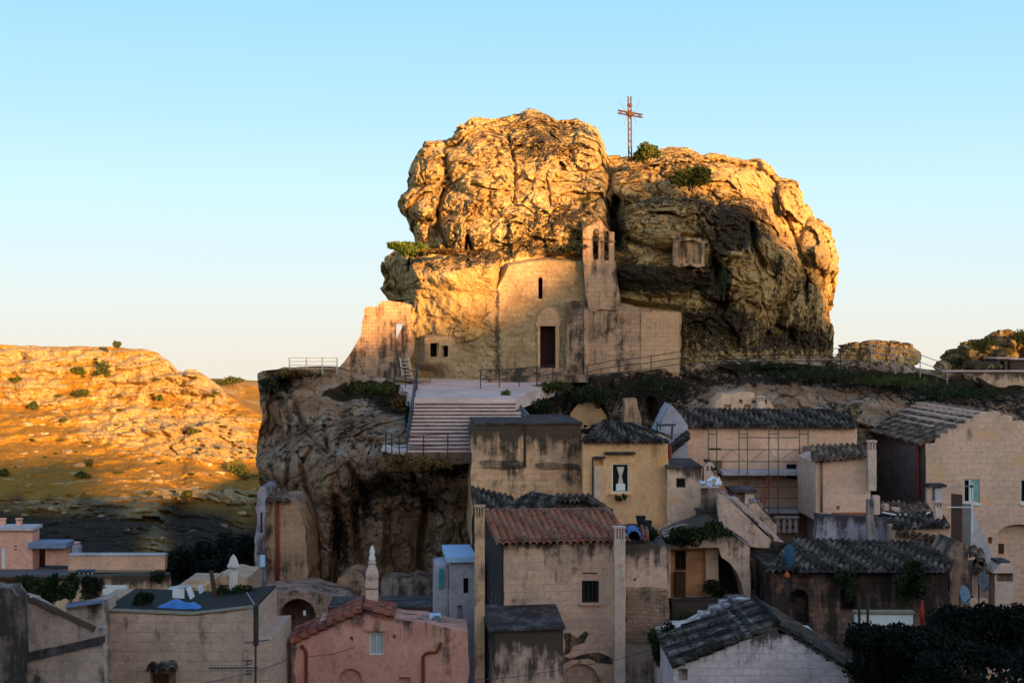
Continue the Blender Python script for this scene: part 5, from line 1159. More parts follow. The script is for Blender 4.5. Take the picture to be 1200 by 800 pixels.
# ---- scaffolded house
r = house('long pinkish house behind scaffolding under a dark tiled roof', 900, 600, 70, 'long_house'); pl = Plane(805, 70, 0)
m = stone('pinkish_plaster', (0.64, 0.46, 0.33), (0.58, 0.40, 0.27), ztop=zt(499, 70), drip=.3, stain=-.5, brick=.1, patch=(.55, .36, .25))
solid('wall', m, pl, [(805, 640), (805, 499), (1004, 499), (1004, 640)], [rect(921, 543, 935, 562), rect(839, 554, 846, 580), rect(897, 599, 940, 625)], 4, r, .8, jag=.02)
roof4(r, T_DARK, (799, 500, 69.5), (1006, 501, 69.5), (990, 481, 73.6), (801, 480, 73.6), seed=18); roof4(r, T_DARK, (1006, 500, 77), (799, 499, 77), (801, 480.5, 73.7), (990, 481.5, 73.7), seed=19)
CONC = stone('concrete_slab', (.42, .42, .43), (.36, .36, .38), brick=0, stain=.1)
box_part('balcony_slab', CONC, r, pl, 841, 549, 949, 553.5, -1.6, .02); box_part('balcony_slab', CONC, r, pl, 893, 593, 948, 597.5, -1.4, .02)
win(r, pl, 921, 543, 935, 562, WHITE, DARK, back=.1, bar=.05, cross=1); box_part('door', WOOD_DK, r, pl, 839.3, 554.3, 845.7, 580, .3, .36); box_part('brown_shutter', plain('rust_brown_board', (.22, .12, .08)), r, pl, 832, 539, 846, 552, -.1, -.02)
box_part('pier', stone('grey_pier', (.34, .30, .27), (.28, .25, .22), brick=.1, stain=.5), r, pl, 941, 522, 958, 640, -2.4, -.02, .03)
BAL = stone('pale_baluster', (.6, .5, .45), brick=0)
for x in (912, 919, 926, 933): o = MB().lathe(P(x, 625, 68.6), [(.1, 0), (.16, .12), (.07, .3), (.14, .5), (.07, .62), (.14, .7)], 10).build('baluster', BAL, r, True)
box_part('handrail', BAL, r, Plane(805, 68.5), 908, 604.5, 937, 607.5, 0, .3)
# scaffolding
rs = empty('scaffolding', P(888, 600, 68.2), 'thin dark tube scaffolding before the long pinkish house', 'scaffolding')
SC = plain('scaffold_tube', (0.10, 0.09, 0.07), .5); Y = 68.0
for x in (830, 840, 866, 876, 901, 912, 937, 947): MB().tube([P(x, 500, Y+.25*(x in (840, 876, 912, 947))), P(x, 602, Y)], .024, 5).build('upright', SC, rs)
for (x0, x1, y) in ((830, 840, 508.5), (866, 876, 508.5), (901, 912, 508.5), (937, 947, 508.5), (866, 937, 512.5), (830, 937, 526.5), (840, 937, 540.5), (866, 947, 570.5), (876, 947, 583.5)): MB().tube([P(x0, y, Y-.04), P(x1, y, Y-.04)], .022, 5).build('ledger', SC, rs)
for (a, b) in (((845, 538), (858, 527)), ((858, 527), (872, 540)), ((880, 540), (896, 527)), ((901, 527), (910, 540)), ((916, 538), (932, 527))): MB().tube([P(*a, Y+.1), P(*b, Y+.1)], .014, 4).build('brace', SC, rs)
MB().box(P(838, 526, Y+.1), (.55, .5, .06)).build('plank', WOOD_DK, rs)
def ladder(label, A, B, w, mat, n=9, r_=.03):
    root = empty('ladder', P(*A), label, 'ladder'); a, b = P(*A), P(*B); s = Vector((w, 0, 0))
    for q in (0, 1): MB().tube([a+s*q, b+s*q], r_, 5).build('rail', mat, root)
    for k in range(n): t = (k+.6)/n; MB().tube([a.lerp(b, t), a.lerp(b, t)+s], r_*.8, 4).build('rung', mat, root)
ladder('slender red ladder leaning under the upper balcony slab', (890, 594, 67.2), (900, 556, 68.2), .2, plain('red_paint', (.32, .05, .035), .6))

# ---- person leaning over the parapet with a cloth
def build_person():
    Y = 60.6; c = P(836, 590, Y); u = 1/F*Y
    def q(px, py, dy=0): return P(px, py, Y+dy)
    SK = plain('skin', (.30, .16, .10), .6, .05); SH = plain('white_shirt', (.66, .66, .74), .8, .08); TR = plain('red_trousers', (.36, .03, .03), .8, .1); HR = plain('dark_hair', (.015, .01, .008), .7)
    def skinned(name, mat, joints, edges, parent=None):
        me = bpy.data.meshes.new(name); me.from_pydata([j[0] for j in joints], edges, []); o = bpy.data.objects.new(name, me); COL.objects.link(o)
        md = o.modifiers.new('Skin', 'SKIN'); sk = me.skin_vertices[0].data if me.skin_vertices else None
        if sk is None:
            bm = bmesh.new(); bm.from_mesh(me); bm.verts.layers.skin.verify(); bm.to_mesh(me); bm.free(); sk = me.skin_vertices[0].data
        for k, j in enumerate(joints): sk[k].radius = (j[1], j[1]*j[2] if len(j) > 2 else j[1])
        sk[0].use_root = True; sb = o.modifiers.new('Sub', 'SUBSURF'); sb.levels = 2; sb.render_levels = 2
        me.materials.append(mat)
        if parent: o.parent = parent
        return o
    # body (skin): pelvis, spine bent forward and to the left, neck, head, arms with hands, legs
    J = [(q(843, 571), .11, 1.1), (q(842, 564), .12, 1.1), (q(839.5, 558.5, -.05), .13, 1), (q(838.6, 556.2, -.08), .055), (q(838.2, 554.6, -.1), .06), (q(837.9, 552.6, -.12), .095), (q(837.7, 549.8, -.12), .085),
         (q(835.8, 558.5, -.1), .06), (q(831, 562.5, -.3), .045), (q(826.5, 564.3, -.42), .034), (q(824.2, 565, -.46), .032), (q(822.9, 565.6, -.48), .018),
         (q(842.2, 559, .02), .06), (q(840.5, 566, -.3), .045), (q(836, 568.5, -.42), .034), (q(833.6, 568.8, -.46), .032), (q(832.2, 568.9, -.47), .018),
         (q(841.6, 573.5, -.03), .085), (q(841.2, 581.5, -.06), .06), (q(841.6, 589.6, .0), .042), (q(840.8, 590.4, -.12), .035),
         (q(844.8, 573.5, .05), .085), (q(845.2, 581.5, .02), .06), (q(845.6, 589.6, .1), .042), (q(845, 590.4, -.02), .035)]
    E = [(0, 1), (1, 2), (2, 3), (3, 4), (4, 5), (5, 6), (2, 7), (7, 8), (8, 9), (9, 10), (10, 11), (2, 12), (12, 13), (13, 14), (14, 15), (15, 16), (0, 17), (17, 18), (18, 19), (19, 20), (0, 21), (21, 22), (22, 23), (23, 24)]
    body = skinned('person', SK, J, E); tag(body, 'person in white shirt and red trousers leaning over a wall holding out a cloth', 'person')
    skinned('shirt', SH, [(q(843, 570), .135, 1.1), (q(842, 564), .145, 1.1), (q(839.5, 558.8, -.05), .15, 1), (q(835.8, 558.7, -.1), .078), (q(831, 562.5, -.3), .062), (q(828, 563.7, -.37), .052), (q(842.2, 559.3, .02), .078), (q(840.5, 566, -.3), .062), (q(837.5, 567.8, -.39), .052)], [(0, 1), (1, 2), (2, 3), (3, 4), (4, 5), (2, 6), (6, 7), (7, 8)], body)
    skinned('trousers', TR, [(q(843, 571.5), .14, 1.1), (q(841.6, 574.5, -.03), .105), (q(841.2, 581.5, -.06), .08), (q(841.6, 588.2, 0), .06), (q(844.8, 574.5, .05), .105), (q(845.2, 581.5, .02), .08), (q(845.6, 588.2, .1), .06)], [(0, 1), (1, 2), (2, 3), (0, 4), (4, 5), (5, 6)], body)
    h = MB().lathe(q(838, 551.2, -.1), [(.03, -.13), (.1, -.08), (.125, .0), (.115, .09), (.06, .14), (.01, .15)], 12).build('hair', HR, body, True)
    hc = q(837.2, 552, -.2)
    fc = MB().lathe(q(837.8, 552.4, -.15), [(.02, -.11), (.06, -.08), (.085, 0), (.08, .06), (.03, .09)], 12).build('face', SK, body, True)
    f = MB()
    for s in (-1, 1): f.lathe(q(837.8, 552.1, -.235)+Vector((s*.032, 0, 0)), [(.003, -.009), (.011, 0), (.003, .009)], 6)
    f.box(q(837.8, 553.4, -.23), (.045, .012, .01)); f.build('features', HR, body)
    MB().hexa([hc+Vector((.02, -.03, -.05)), hc+Vector((.06, -.03, -.05)), hc+Vector((.05, .0, -.05)), hc+Vector((.03, .0, -.05))], [hc+Vector((.035, -.01, .01)), hc+Vector((.045, -.01, .01)), hc+Vector((.045, .01, .01)), hc+Vector((.035, .01, .01))]).build('nose', SK, body)
    # fingers, closed on the cloth
    for (hx, hy, dy) in ((823.4, 565.3, -.47), (832.8, 568.8, -.465)):
        fb = MB(); b = q(hx, hy, dy)
        for k in range(5): o = b+Vector((0, -.03+.017*k if k < 4 else 0, .0 if k < 4 else .03)); L = (.075, .085, .08, .065, .05)[k]; fb.tube([o, o+Vector((-L*.5, 0, .012)), o+Vector((-L*.8, 0, -.02)), o+Vector((-L*.6, 0, -.045))], .009, 5)
        fb.build('fingers', SK, body)
    # cloth
    V = []; nx, ny = 26, 12
    for j in range(ny):
        for i in range(nx):
            t = i/(nx-1); s = j/(ny-1); V.append(tuple(q(819.5+15*t, 563.2+1.5*t+(2.2+3.4*t)*s, -.5+.05*math.sin(9*t+3*s))+Vector((0, 0, .015*math.sin(20*t)))))
    me = npmesh('cloth', np.array(V), gridfaces(ny, nx)); o = link('cloth', me, plain('pale_blue_cloth', (.5, .6, .8), .8)); md = o.modifiers.new('Solid', 'SOLIDIFY'); md.thickness = .012
    tag(o, 'pale blue and white cloth shaken out over the wall by the person', 'cloth')
build_person()
r = house('dark plastered stair landing wall under the leaning person', 832, 600, 60.8, 'landing_wall', 'wall'); m = stone('dark_grey_plaster', (.22, .17, .14), (.16, .12, .10), brick=0, stain=1.0)
solid('parapet', m, Plane(822, 60.1), [(822, 572), (842, 570), (842, 600), (822, 600)], (), .25, r, jag=.02)
MB().hexa([P(822, 600, 60.2), P(849, 600, 60.2), P(849, 596, 62.5), P(822, 596, 62.5)], [P(822, 592, 60.2), P(849, 592, 60.2), P(849, 588, 62.5), P(822, 588, 62.5)]).build('floor', m, r)
box_part('coping', CONC, r, Plane(822, 60.1), 821, 569.5, 843, 571.5, -.06, .3)
r = empty('twin_chimney', P(832, 575, 62), 'squat cream chimney with two arched smoke holes above the landing', 'chimney'); solid('shaft', M_FL, Plane(832, 61.9), [(825, 590), (825, 548), (828, 543), (831, 541), (836, 543), (838.5, 549), (838.5, 590)], [arch(827.5, 545.5, 830.5, 551, 5), arch(832.5, 545.5, 835.5, 551, 5)], .5, r, .5, through=True)
box_part('cap', BLK, r, Plane(832, 61.9), 826, 538.5, 833, 541.5, .05, .45)
r = house('small grimy balcony with white stained parapet left of the stair', 832, 622, 59.5, 'balcony', 'balcony'); solid('parapet', stone('streaky_white', (.55, .46, .40), (.4, .33, .28), stain=1.0, ztop=zt(600, 59.4), drip=2.4, brick=0), Plane(821, 59.4), rect(820, 601, 843, 624), (), 1.2, r); box_part('handrail', BLK, r, Plane(821, 59.4), 818, 598.5, 844, 601, -.06, 1.2)
# stair flanks
M_ST = stone('stair_flank', (.47, .36, .28), (.41, .31, .24), stain=.3, brick=.1); CAPB = stone('bluish_coping', (.42, .42, .46), (.22, .2, .2), stain=.8, brick=1, w=.4, h=.3)
def flank(label, Y, poly, line, th=.35):
    r = house(label, poly[0][0], poly[-1][1], Y, 'stair_flank', 'stair wall'); solid('wall', M_ST, Plane(870, Y), poly, (), th, r, jag=.03)
    for (a, b) in zip(line[:-1], line[1:]):
        A, B = P(*a, Y), P(*b, Y); n = max(1, int((B-A).length/.42))
        for k in range(n):
            p, q_ = A.lerp(B, k/n), A.lerp(B, (k+.86)/n); t = Vector((0, 0, .1)); MB().hexa([p+Vector((0, -.06, 0)), q_+Vector((0, -.06, 0)), q_+Vector((0, th+.06, 0)), p+Vector((0, th+.06, 0))], [p+Vector((0, -.06, 0))+t, q_+Vector((0, -.06, 0))+t, q_+Vector((0, th+.06, 0))+t, p+Vector((0, th+.06, 0))+t]).build('coping_stone', CAPB, r)
    return r
flank('long sloping stair wall with bluish coping below the landing', 58.6, [(841, 577), (849, 579), (905, 632), (901, 642), (882, 641), (844, 617)], [(843, 576), (850, 579), (906, 631)])
flank('shorter sloping stair wall behind the long one', 60.6, [(877, 592), (881, 589), (888, 589), (910, 615), (910, 628), (900, 630), (877, 608)], [(879, 588), (888, 588), (911, 614)])
r = house('steep steps climbing between the two sloping walls', 885, 630, 59.5, 'stair', 'steps')
for k in range(10): t = k/9; a = P(846+52*t, 584+50*t, 59.2); MB().box(a+Vector((.3, .4, -.25)), (.8, 1.0, .5)).build('step', M_ST, r)
r = house('tiny dark roofed porch with white pillar above the stair', 868, 600, 62.5, 'porch', 'porch'); box_part('pillar', M_FL, r, Plane(868, 62), 873, 575, 884, 608, 0, .5); box_part('roof', BLK, r, Plane(868, 62), 856, 573, 886, 576.5, -.2, 1.5); solid('wall', m, Plane(868, 62.2), rect(857, 577, 872.5, 600), (), 1.2, r)

# ---- arch house under the ivy
r = house('cream house with deep black arch and recessed ochre wall under ivy', 830, 745, 56, 'arch_house'); pl = Plane(783, 56, 0)
m = stone('arch_house_wall', (.50, .38, .27), (.44, .33, .24), stain=.1, brick=.25, ztop=zt(618, 56))
hole = [(786, 703), (786, 643), (842, 641), (846, 653), (856, 660), (864, 671), (870, 686), (873, 703)]
solid('wall', m, pl, [(783, 760), (783, 634), (800, 628), (820, 622), (842, 615), (852, 620), (866, 631), (879, 641), (879, 760)], [hole], 4, r, 2.2, jag=.02)
OC = stone('ochre_plaster', (.50, .29, .12), (.44, .26, .13), stain=.1, brick=0, patch=(.3, .18, .10)); pi = Plane(783, 57.0)
solid('recess_wall', OC, pi, [(782, 706), (782, 638), (828, 638), (828, 706)], [rect(791, 645, 804, 668)], .7, r, .2); box_part('recess_pier', m, r, Plane(783, 56.7), 827, 640, 842, 706, 0, .5)
win(r, pi, 791, 645, 804, 668, WOOD_DK, DARK, back=.1, bar=.05, mull=1)
box_part('dark_cabinet', WOOD_DK, r, pi, 790, 669, 802, 700, -.45, -.02)
for k in range(7):
    a, b = (842, 613), (880, 640); p0 = Vector(P(a[0]+(b[0]-a[0])*k/7, a[1]+(b[1]-a[1])*k/7, 56)); p1 = Vector(P(a[0]+(b[0]-a[0])*(k+.8)/7, a[1]+(b[1]-a[1])*(k+.8)/7, 56)); t = Vector((0, 0, .1)); MB().hexa([p0+Vector((0, -.08, 0)), p1+Vector((0, -.08, 0)), p1+Vector((0, .5, 0)), p0+Vector((0, .5, 0))], [p0+t+Vector((0, -.08, 0)), p1+t+Vector((0, -.08, 0)), p1+t+Vector((0, .5, 0)), p0+t+Vector((0, .5, 0))]).build('coping_stone', CAPB, r)
r = house('plastered balcony wall with dark rail below the black arch', 830, 748, 55, 'balcony', 'balcony'); solid('wall', stone('balcony_plaster', (.36, .26, .19), (.28, .2, .15), brick=0, stain=.9, ztop=zt(703, 55)), Plane(787, 55), [(787, 705), (873, 704), (874, 800), (787, 800)], (), .9, r, jag=.02); box_part('handrail', IRON, r, Plane(787, 55), 786, 701, 875, 703, -.03, .05)
for x in (788, 874): MB().tube([P(x, 704, 54.9), P(x, 722, 54.9)], .04, 6).build('post', IRON, r)
bush('ivy', 815, 628, 55.3, 1.25, .36, 'thick dark ivy spilling over the arch house roofline', 'ivy', LEAF_DK, 4200, .075, seed=63, ry=.5); bush('ivy', 838, 620, 55.2, .45, .4, 'dark ivy clump under the small balcony', 'ivy', LEAF_DK, 1400, .075, seed=64, ry=.4)
MB().box(P(860, 682, 57.6), (1.1, .1, 2.2)).build('arch_shade_panel', DARK, r)  # near-black panel added at the arch's back to paint its shade
bush('potted_shrub', 838, 690, 56.0, .6, .4, 'dark potted shrub standing inside the black arch', 'plant', LEAF_DK, 1100, .07, seed=65)
r = house('dark broken rubble wall right of the arch house', 905, 725, 57.5, 'rubble_wall', 'wall'); solid('wall', stone('dark_rubble', (.30, .21, .16), (.14, .10, .085), rub=1, stain=1.1, w=.35, h=.2), Plane(880, 57.5), [(878, 800), (878, 660), (884, 655), (904, 656), (926, 654), (930, 800)], (), 1.5, r, jag=.08)
solid('upper_wall', stone('black_wall', (.10, .07, .06), (.06, .05, .045), rub=.4, stain=1), Plane(880, 59), [(876, 700), (876, 636), (905, 634), (935, 640), (935, 700)], (), 1.0, r, jag=.08)

# ---- long dark roof
r = house('long low ruined house under a mottled black tiled roof', 1010, 745, 54, 'ruined_house'); pl = Plane(900, 54.3, 0)
solid('wall', stone('ruined_house_wall', (.24, .16, .12), (.12, .085, .07), rub=1, stain=1.4, w=.4, h=.22, patch=(.30, .16, .11)), pl, [(903, 800), (903, 668), (1112, 668), (1112, 800)], [rect(985, 690, 1003, 715), arch(925, 690, 948, 730, 8)], 5, r, .8, jag=.05)
roof4(r, T_DARK, (898, 669, 53.6), (1114, 669, 53.6), (1122, 637, 59.8), (926, 632, 59.8), seed=20, jit=.012); roof4(r, T_DARK, (1110, 650, 65), (930, 650, 65), (926, 632.5, 59.9), (1122, 637.5, 59.9), seed=21)
box_part('eaves_board', plain('bluish_board', (.16, .17, .24)), r, Plane(900, 53.7), 935, 667, 1110, 670.5, 0, .1)
bush('dark_creeper', 1069, 682, 53.4, .62, .85, 'round black creeper hanging over the mottled roof edge', 'creeper', LEAF_DK, 4500, .075, seed=66, ry=.4); bush('dark_creeper', 995, 684, 53.4, .5, .55, 'dark creeper on the ruined wall left of the round one', 'creeper', LEAF_DK, 2200, .075, seed=67, ry=.4)
r = empty('white_panel_wall', P(1037, 735, 51), 'bright white low wall panel below the ruined house', 'wall'); solid('wall', WHITE, Plane(1005, 51), [(1003, 745), (1003, 719), (1070, 719), (1070, 745)], (), .3, r); box_part('coping', WOOD, r, Plane(1005, 51), 1001, 716, 1072, 719, -.08, .35)
for x, k in ((1007, 'left'), (1017, 'right')): o = MB().tube([P(x, 698, 50.6), P(x, 736, 50.6)], .05, 6).build('dark_post', IRON); tag(o, 'thin dark post at the left end of the white panel' if k == 'left' else 'second thin dark post in front of the white panel', 'post')
r = empty('blue_parasol', P(922, 668, 53), 'folded blue parasol standing at the mottled roof corner', 'parasol'); MB().tube([P(922, 700, 52.9), P(922, 640, 52.9)], .025, 6).build('pole', AB, r)
leafm = MB().lathe(P(925, 658, 52.9), [(.06, -.2), (.13, .0), (.2, .2), (.19, .42), (.12, .58), (.03, .66)], 9, 1.0, .6).build('canopy', plain('blue_cloth', (.035, .09, .16), .8), r); 
o = boulder('orange_rag', P(922, 674, 52.8), (.12, .08, .1), plain('orange_cloth', (.6, .12, .03)), 'small orange rag hung on the pole under the blue parasol', 'cloth', seed=3, sub=14, amp=.5)
o = MB().tube([P(1081, 703, 50.5), P(1080, 718, 50.5), P(1081, 731, 50.5)], .1, 7, [.03, .1, .07]).build('red_cloth', plain('red_fabric', (.35, .03, .02), .8), None, True); tag(o, 'narrow red cloth hanging beside the white panel', 'cloth')
# satellite dishes
def dish(label, px, py, Y, rx, yaw, mat):
    root = empty('satellite_dish', P(px, py+10, Y), label, 'satellite dish'); c = P(px, py, Y); mb = MB(); n = 20
    ax = Vector((math.sin(R(yaw)), -math.cos(R(yaw)), .25)).normalized(); a = ax.cross(Vector((0, 0, 1))).normalized(); b = a.cross(ax)
    rings = []
    for (q_, d) in ((.05, 0), (.35, .02), (.7, .07), (1, .14)):
        rings.append([mb.bm.verts.new(c+a*rx*q_*math.cos(2*math.pi*i/n)+b*rx*1.15*q_*math.sin(2*math.pi*i/n)+ax*d*rx*1.6) for i in range(n)])
    for x, y in zip(rings[:-1], rings[1:]):
        for i in range(n): mb.bm.faces.new([x[i], x[(i+1) % n], y[(i+1) % n], y[i]])
    d = mb.build('reflector', mat, root, True); md = d.modifiers.new('s', 'SOLIDIFY'); md.thickness = .02
    MB().tube([c-b*rx*.9+ax*.1*rx, c+ax*rx*1.1-b*rx*.3], .018, 5).build('arm', IRON, root); MB().box(c+ax*rx*1.1-b*rx*.3, (.07, .07, .1), bev=.01).build('receiver', IRON, root); MB().tube([c-ax*.02, c-ax*.15, c-ax*.15-Vector((0, 0, rx+.5))], .03, 6).build('mast', IRON, root)
dish('dark grey satellite dish tilted beside the outdoor oven', 1151, 682, 55, .34, 35, plain('dark_grey_dish', (.09, .09, .11), .5)); dish('blue grey satellite dish standing before the sloping dark wall', 1129, 697, 52.5, .31, 40, plain('blue_grey_dish', (.13, .19, .26), .5))

# ---- bottom centre gable
r = house('pale grey stone house with stepped gable and black tiles at the bottom', 900, 800, 46, 'gabled_house'); pl = Plane(790, 46, 0)
m = stone('pale_grey_blocks', (.60, .54, .52), (.52, .46, .45), stain=.2, brick=.8, w=.55, h=.24, ztop=zt(742, 46), drip=.6)
solid('wall', m, pl, [(789, 870), (789, 778), (803, 775), (804, 770), (830, 768), (845, 760), (846, 756), (858, 755), (859, 748), (872, 747), (873, 741), (885, 740), (886, 736), (911, 735), (913, 743), (929, 744), (930, 750), (943, 751), (944, 758), (955, 759), (956, 766), (967, 767), (968, 774), (992, 776), (994, 790), (996, 870)], [rect(795, 783, 806, 797)], 6, r, .3, jag=.01)
zr = zt(733, 46); ze = zt(779, 46); zq = zt(790, 46); uP = pl.uv(911, 733)[0]; uL = pl.uv(786, 779)[0]; uQ = pl.uv(1008, 790)[0]
tileroof('roof', T_DARK, pl.at(uL, ze, -.15), pl.at(uL, ze, 4.2), pl.at(uP, zr+.05, 4.2), pl.at(uP, zr+.05, .02), r, seed=22, jit=.012); tileroof('roof', tilemat('brown_black_tiles', [(.2, .1, .07), (.13, .08, .06), (.08, .055, .045), (.16, .12, .1)], amount=.8), pl.at(uQ, zq, 4.2), pl.at(uQ, zq, -.15), pl.at(uP, zr+.05, .02), pl.at(uP, zr+.05, 4.2), r, seed=23, jit=.012)
MB().tube([pl.at(uP, zr+.14, -.05), pl.at(uP, zr+.14, 4.2)], .1, 8).build('ridge_tiles', T_DARK, r)

# ---- pink-cream house on the right
r = house('square cream house with dark tiled roof and rusty pipe', 990, 600, 64, 'cream_house'); pl = Plane(955, 64, 0)
m = stone('smooth_cream_plaster', (.62, .45, .34), (.56, .40, .29), brick=0, stain=-.5)
solid('wall', m, pl, [(956, 610), (956, 542), (966, 537), (1020, 532), (1020, 610)], [rect(980, 592.5, 984, 597)], 4, r, .2, jag=.01); roof4(r, T_BROWN, (952, 541, 63.5), (1019, 535, 63.5), (1010, 521, 66.5), (949, 523, 66.5), seed=24)
MB().hexa([P(962, 541, 63.9), P(1019, 535.5, 63.9), P(1019, 535.5, 64), P(962, 541, 64)], [P(962, 538, 63.75), P(1019, 532.5, 63.75), P(1019, 532.5, 64), P(962, 538, 64)]).build('cornice', WOOD, r)
pipe(r, [(963, 541, 63.85), (963, 600, 63.85)], .06, plain('rusty_brown_pipe', (.28, .12, .06), .7)); flue('chimney', r, M_FL, 1022.5, 516, 575, 10, 63.3, slots=2, dpt=.36); box_part('skirting', plain('terracotta_edge', (.4, .12, .06)), r, pl, 975, 600, 1018, 603, -.3, -.02)
# ---- mid clutter
r = house('low blue grey plastered wall below the cream house', 1004, 640, 60.8, 'plastered_wall', 'wall'); m = stone('blue_grey_plaster', (.36, .36, .41), (.26, .26, .31), brick=0, stain=.3, ztop=zt(603, 60.8), drip=.8)
solid('wall', m, Plane(960, 60.8), [(957, 660), (957, 602), (1017, 606), (1048, 607), (1048, 660)], (), .6, r, jag=.03)
r = empty('square_pillar', P(1020, 635, 60), 'weathered square pillar rising from the blue grey wall', 'pillar'); box_part('shaft', stone('pillar_grey', (.30, .27, .25), brick=0, stain=.5), r, Plane(1020, 60), 1016.5, 585, 1024, 645, 0, .3); box_part('shaft', M_FL, r, Plane(1020, 60.3), 1024, 581, 1031.5, 603, 0, .4)
r = house('low cream outbuilding with two strips of dark tiles', 1080, 640, 59.8, 'outbuilding'); m = stone('outbuilding_cream', (.58, .44, .32), (.5, .38, .28), brick=0, stain=-.2)
solid('wall', m, Plane(1048, 59.8), [(1047, 650), (1047, 617), (1113, 617), (1113, 650)], (), 2.2, r, jag=.02); roof4(r, T_DARK, (1045, 619, 59.4), (1114, 617, 59.4), (1106, 604, 62.5), (1049, 605, 62.5), seed=25); roof4(r, T_BROWN, (1050, 628, 59.5), (1098, 634, 59.5), (1098, 629, 59.85), (1050, 622.5, 59.85), seed=26, tl=.2)
r = house('flat clutter covered roof with dark broken tiles beside the big house', 1060, 603, 63, 'tiled_shed', 'shed'); solid('wall', stone('shed_wall', (.25, .18, .14), (.16, .12, .1), rub=.6, stain=1), Plane(1030, 63), [(1030, 640), (1030, 600), (1092, 600), (1092, 640)], (), 3.5, r, jag=.03); roof4(r, T_BROWN, (1028, 603, 62.8), (1095, 603, 62.8), (1086, 590, 66.5), (1032, 589, 66.5), seed=27, jit=.02)
for (x, y, w_, h_, lab) in ((1038, 594, 6, 8, 'broken roof stub beside the clutter covered roof'), (1049, 597, 10, 6, 'pale rubble stack on the clutter covered roof'),): o = MB().box(P(x, y, 63.3), (w_/F*63, .4, h_/F*63), bev=.03).build('rubble_block', M_ST); tag(o, lab, 'rubble')
o = MB().tube([P(1034, 600, 62.5), P(1042, 601.5, 62.5), P(1052, 604, 62.4), P(1063, 603, 62.4), P(1075, 606, 62.4), P(1083, 605, 62.4), P(1087, 601, 62.5), P(1090, 600, 62.5)], .045, 6).build('white_hose', WHITE, None, True); tag(o, 'long white hose lying across the cluttered roof', 'hose')
r = empty('roof_chimney', P(1100, 612, 61), 'small cream chimney with slotted top beside the brown boards', 'chimney'); flue('shaft', r, M_FL, 1100.5, 587, 612, 9, 61, slots=2)
r = empty('water_tank', P(1100, 588, 64.5), 'grey cistern under a thin dark slab by the big house wall', 'water tank'); box_part('tank', CONC, r, Plane(1100, 64.5), 1096, 571, 1105, 589, 0, .5); box_part('slab', BLK, r, Plane(1100, 64.4), 1086, 567.5, 1109, 570.5, -.1, .8); box_part('post', M_FL, r, Plane(1100, 64.5), 1087, 571, 1091, 589, .1, .3)
r = empty('board_screen', P(1126, 630, 61), 'tall screen of brown boards and one grey board', 'screen'); 
for k in range(4): box_part('board', plain('brown_board', (.10, .055, .045)), r, Plane(1115, 61), 1115+3.3*k, 578+.4*k, 1118.1+3.3*k, 640, 0, .06)
box_part('grey_board', plain('grey_board', (.2, .18, .17)), r, Plane(1115, 61), 1128.5, 590, 1138, 640, .0, .06)
r = empty('tv_antenna', P(1139.5, 628, 59), 'pale television antenna pole with two crossbars before the green shuttered window', 'antenna'); MB().tube([P(1139.5, 565, 59), P(1139.5, 625, 59)], .03, 6).build('mast', WHITE, r)
MB().tube([P(1116, 569.5, 59), P(1140, 569.5, 59)], .018, 5).build('crossbar', GALV, r); MB().tube([P(1110, 594, 59), P(1140, 594, 59)], .024, 5).build('crossbar', WHITE, r); MB().box(P(1138.5, 569.5, 59), (.14, .1, .09), bev=.01).build('amplifier', IRON, r)

# ---- big house on the right
r = house('big stepped gable house with green shuttered windows at the right', 1150, 700, 66, 'big_gabled_house'); pl = Plane(1085, 66, 0)
m = stone('big_house_blocks', (.57, .42, .31), (.52, .38, .28), stain=-.25, brick=.75, w=.6, h=.27, ztop=zt(490, 66), drip=.2, patch=(.60, .40, .20))
solid('wall', m, pl, [(1085, 870), (1085, 520), (1096, 519), (1097, 514), (1102, 513), (1103, 508), (1111, 508), (1112, 503), (1121, 502), (1122, 497), (1132, 496), (1133, 491), (1141, 490), (1142, 486), (1148, 486), (1149, 482), (1172, 482), (1173, 487), (1186, 487), (1187, 493), (1205, 494), (1206, 500), (1240, 501), (1240, 870)], [rect(1129.5, 561, 1148, 589), rect(1196, 561, 1214, 589), arch(1170, 614, 1218, 760, 12, 12), rect(1158, 629, 1163, 637)], 10.5, r, .45, jag=.012)
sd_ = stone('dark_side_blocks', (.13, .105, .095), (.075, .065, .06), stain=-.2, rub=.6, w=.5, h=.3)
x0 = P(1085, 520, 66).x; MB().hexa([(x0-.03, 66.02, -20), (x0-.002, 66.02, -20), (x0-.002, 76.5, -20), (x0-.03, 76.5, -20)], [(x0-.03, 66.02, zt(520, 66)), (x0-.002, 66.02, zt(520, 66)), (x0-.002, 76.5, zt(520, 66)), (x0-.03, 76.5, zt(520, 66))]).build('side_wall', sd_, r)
zE = zt(522, 66); zR = zt(483, 66); xR = P(1160, 483, 66).x
tileroof('roof', T_BROWN, (x0-.25, 66.1, zE), (x0-.25, 76.5, zE), (xR, 76.5, zR), (xR, 66.1, zR), r, seed=28, jit=.015, tw=.3); tileroof('roof', T_BROWN, (xR+4, 76.5, zE), (xR+4, 66.1, zE), (xR, 66.1, zR-.02), (xR, 76.5, zR-.02), r, seed=29)
o = MB().tube([(x0-.12, 66.8, zt(523, 66.8)), (x0-.12, 66.8, zt(600, 66.8))], .09, 7).build('drainpipe', REDPIPE, r)
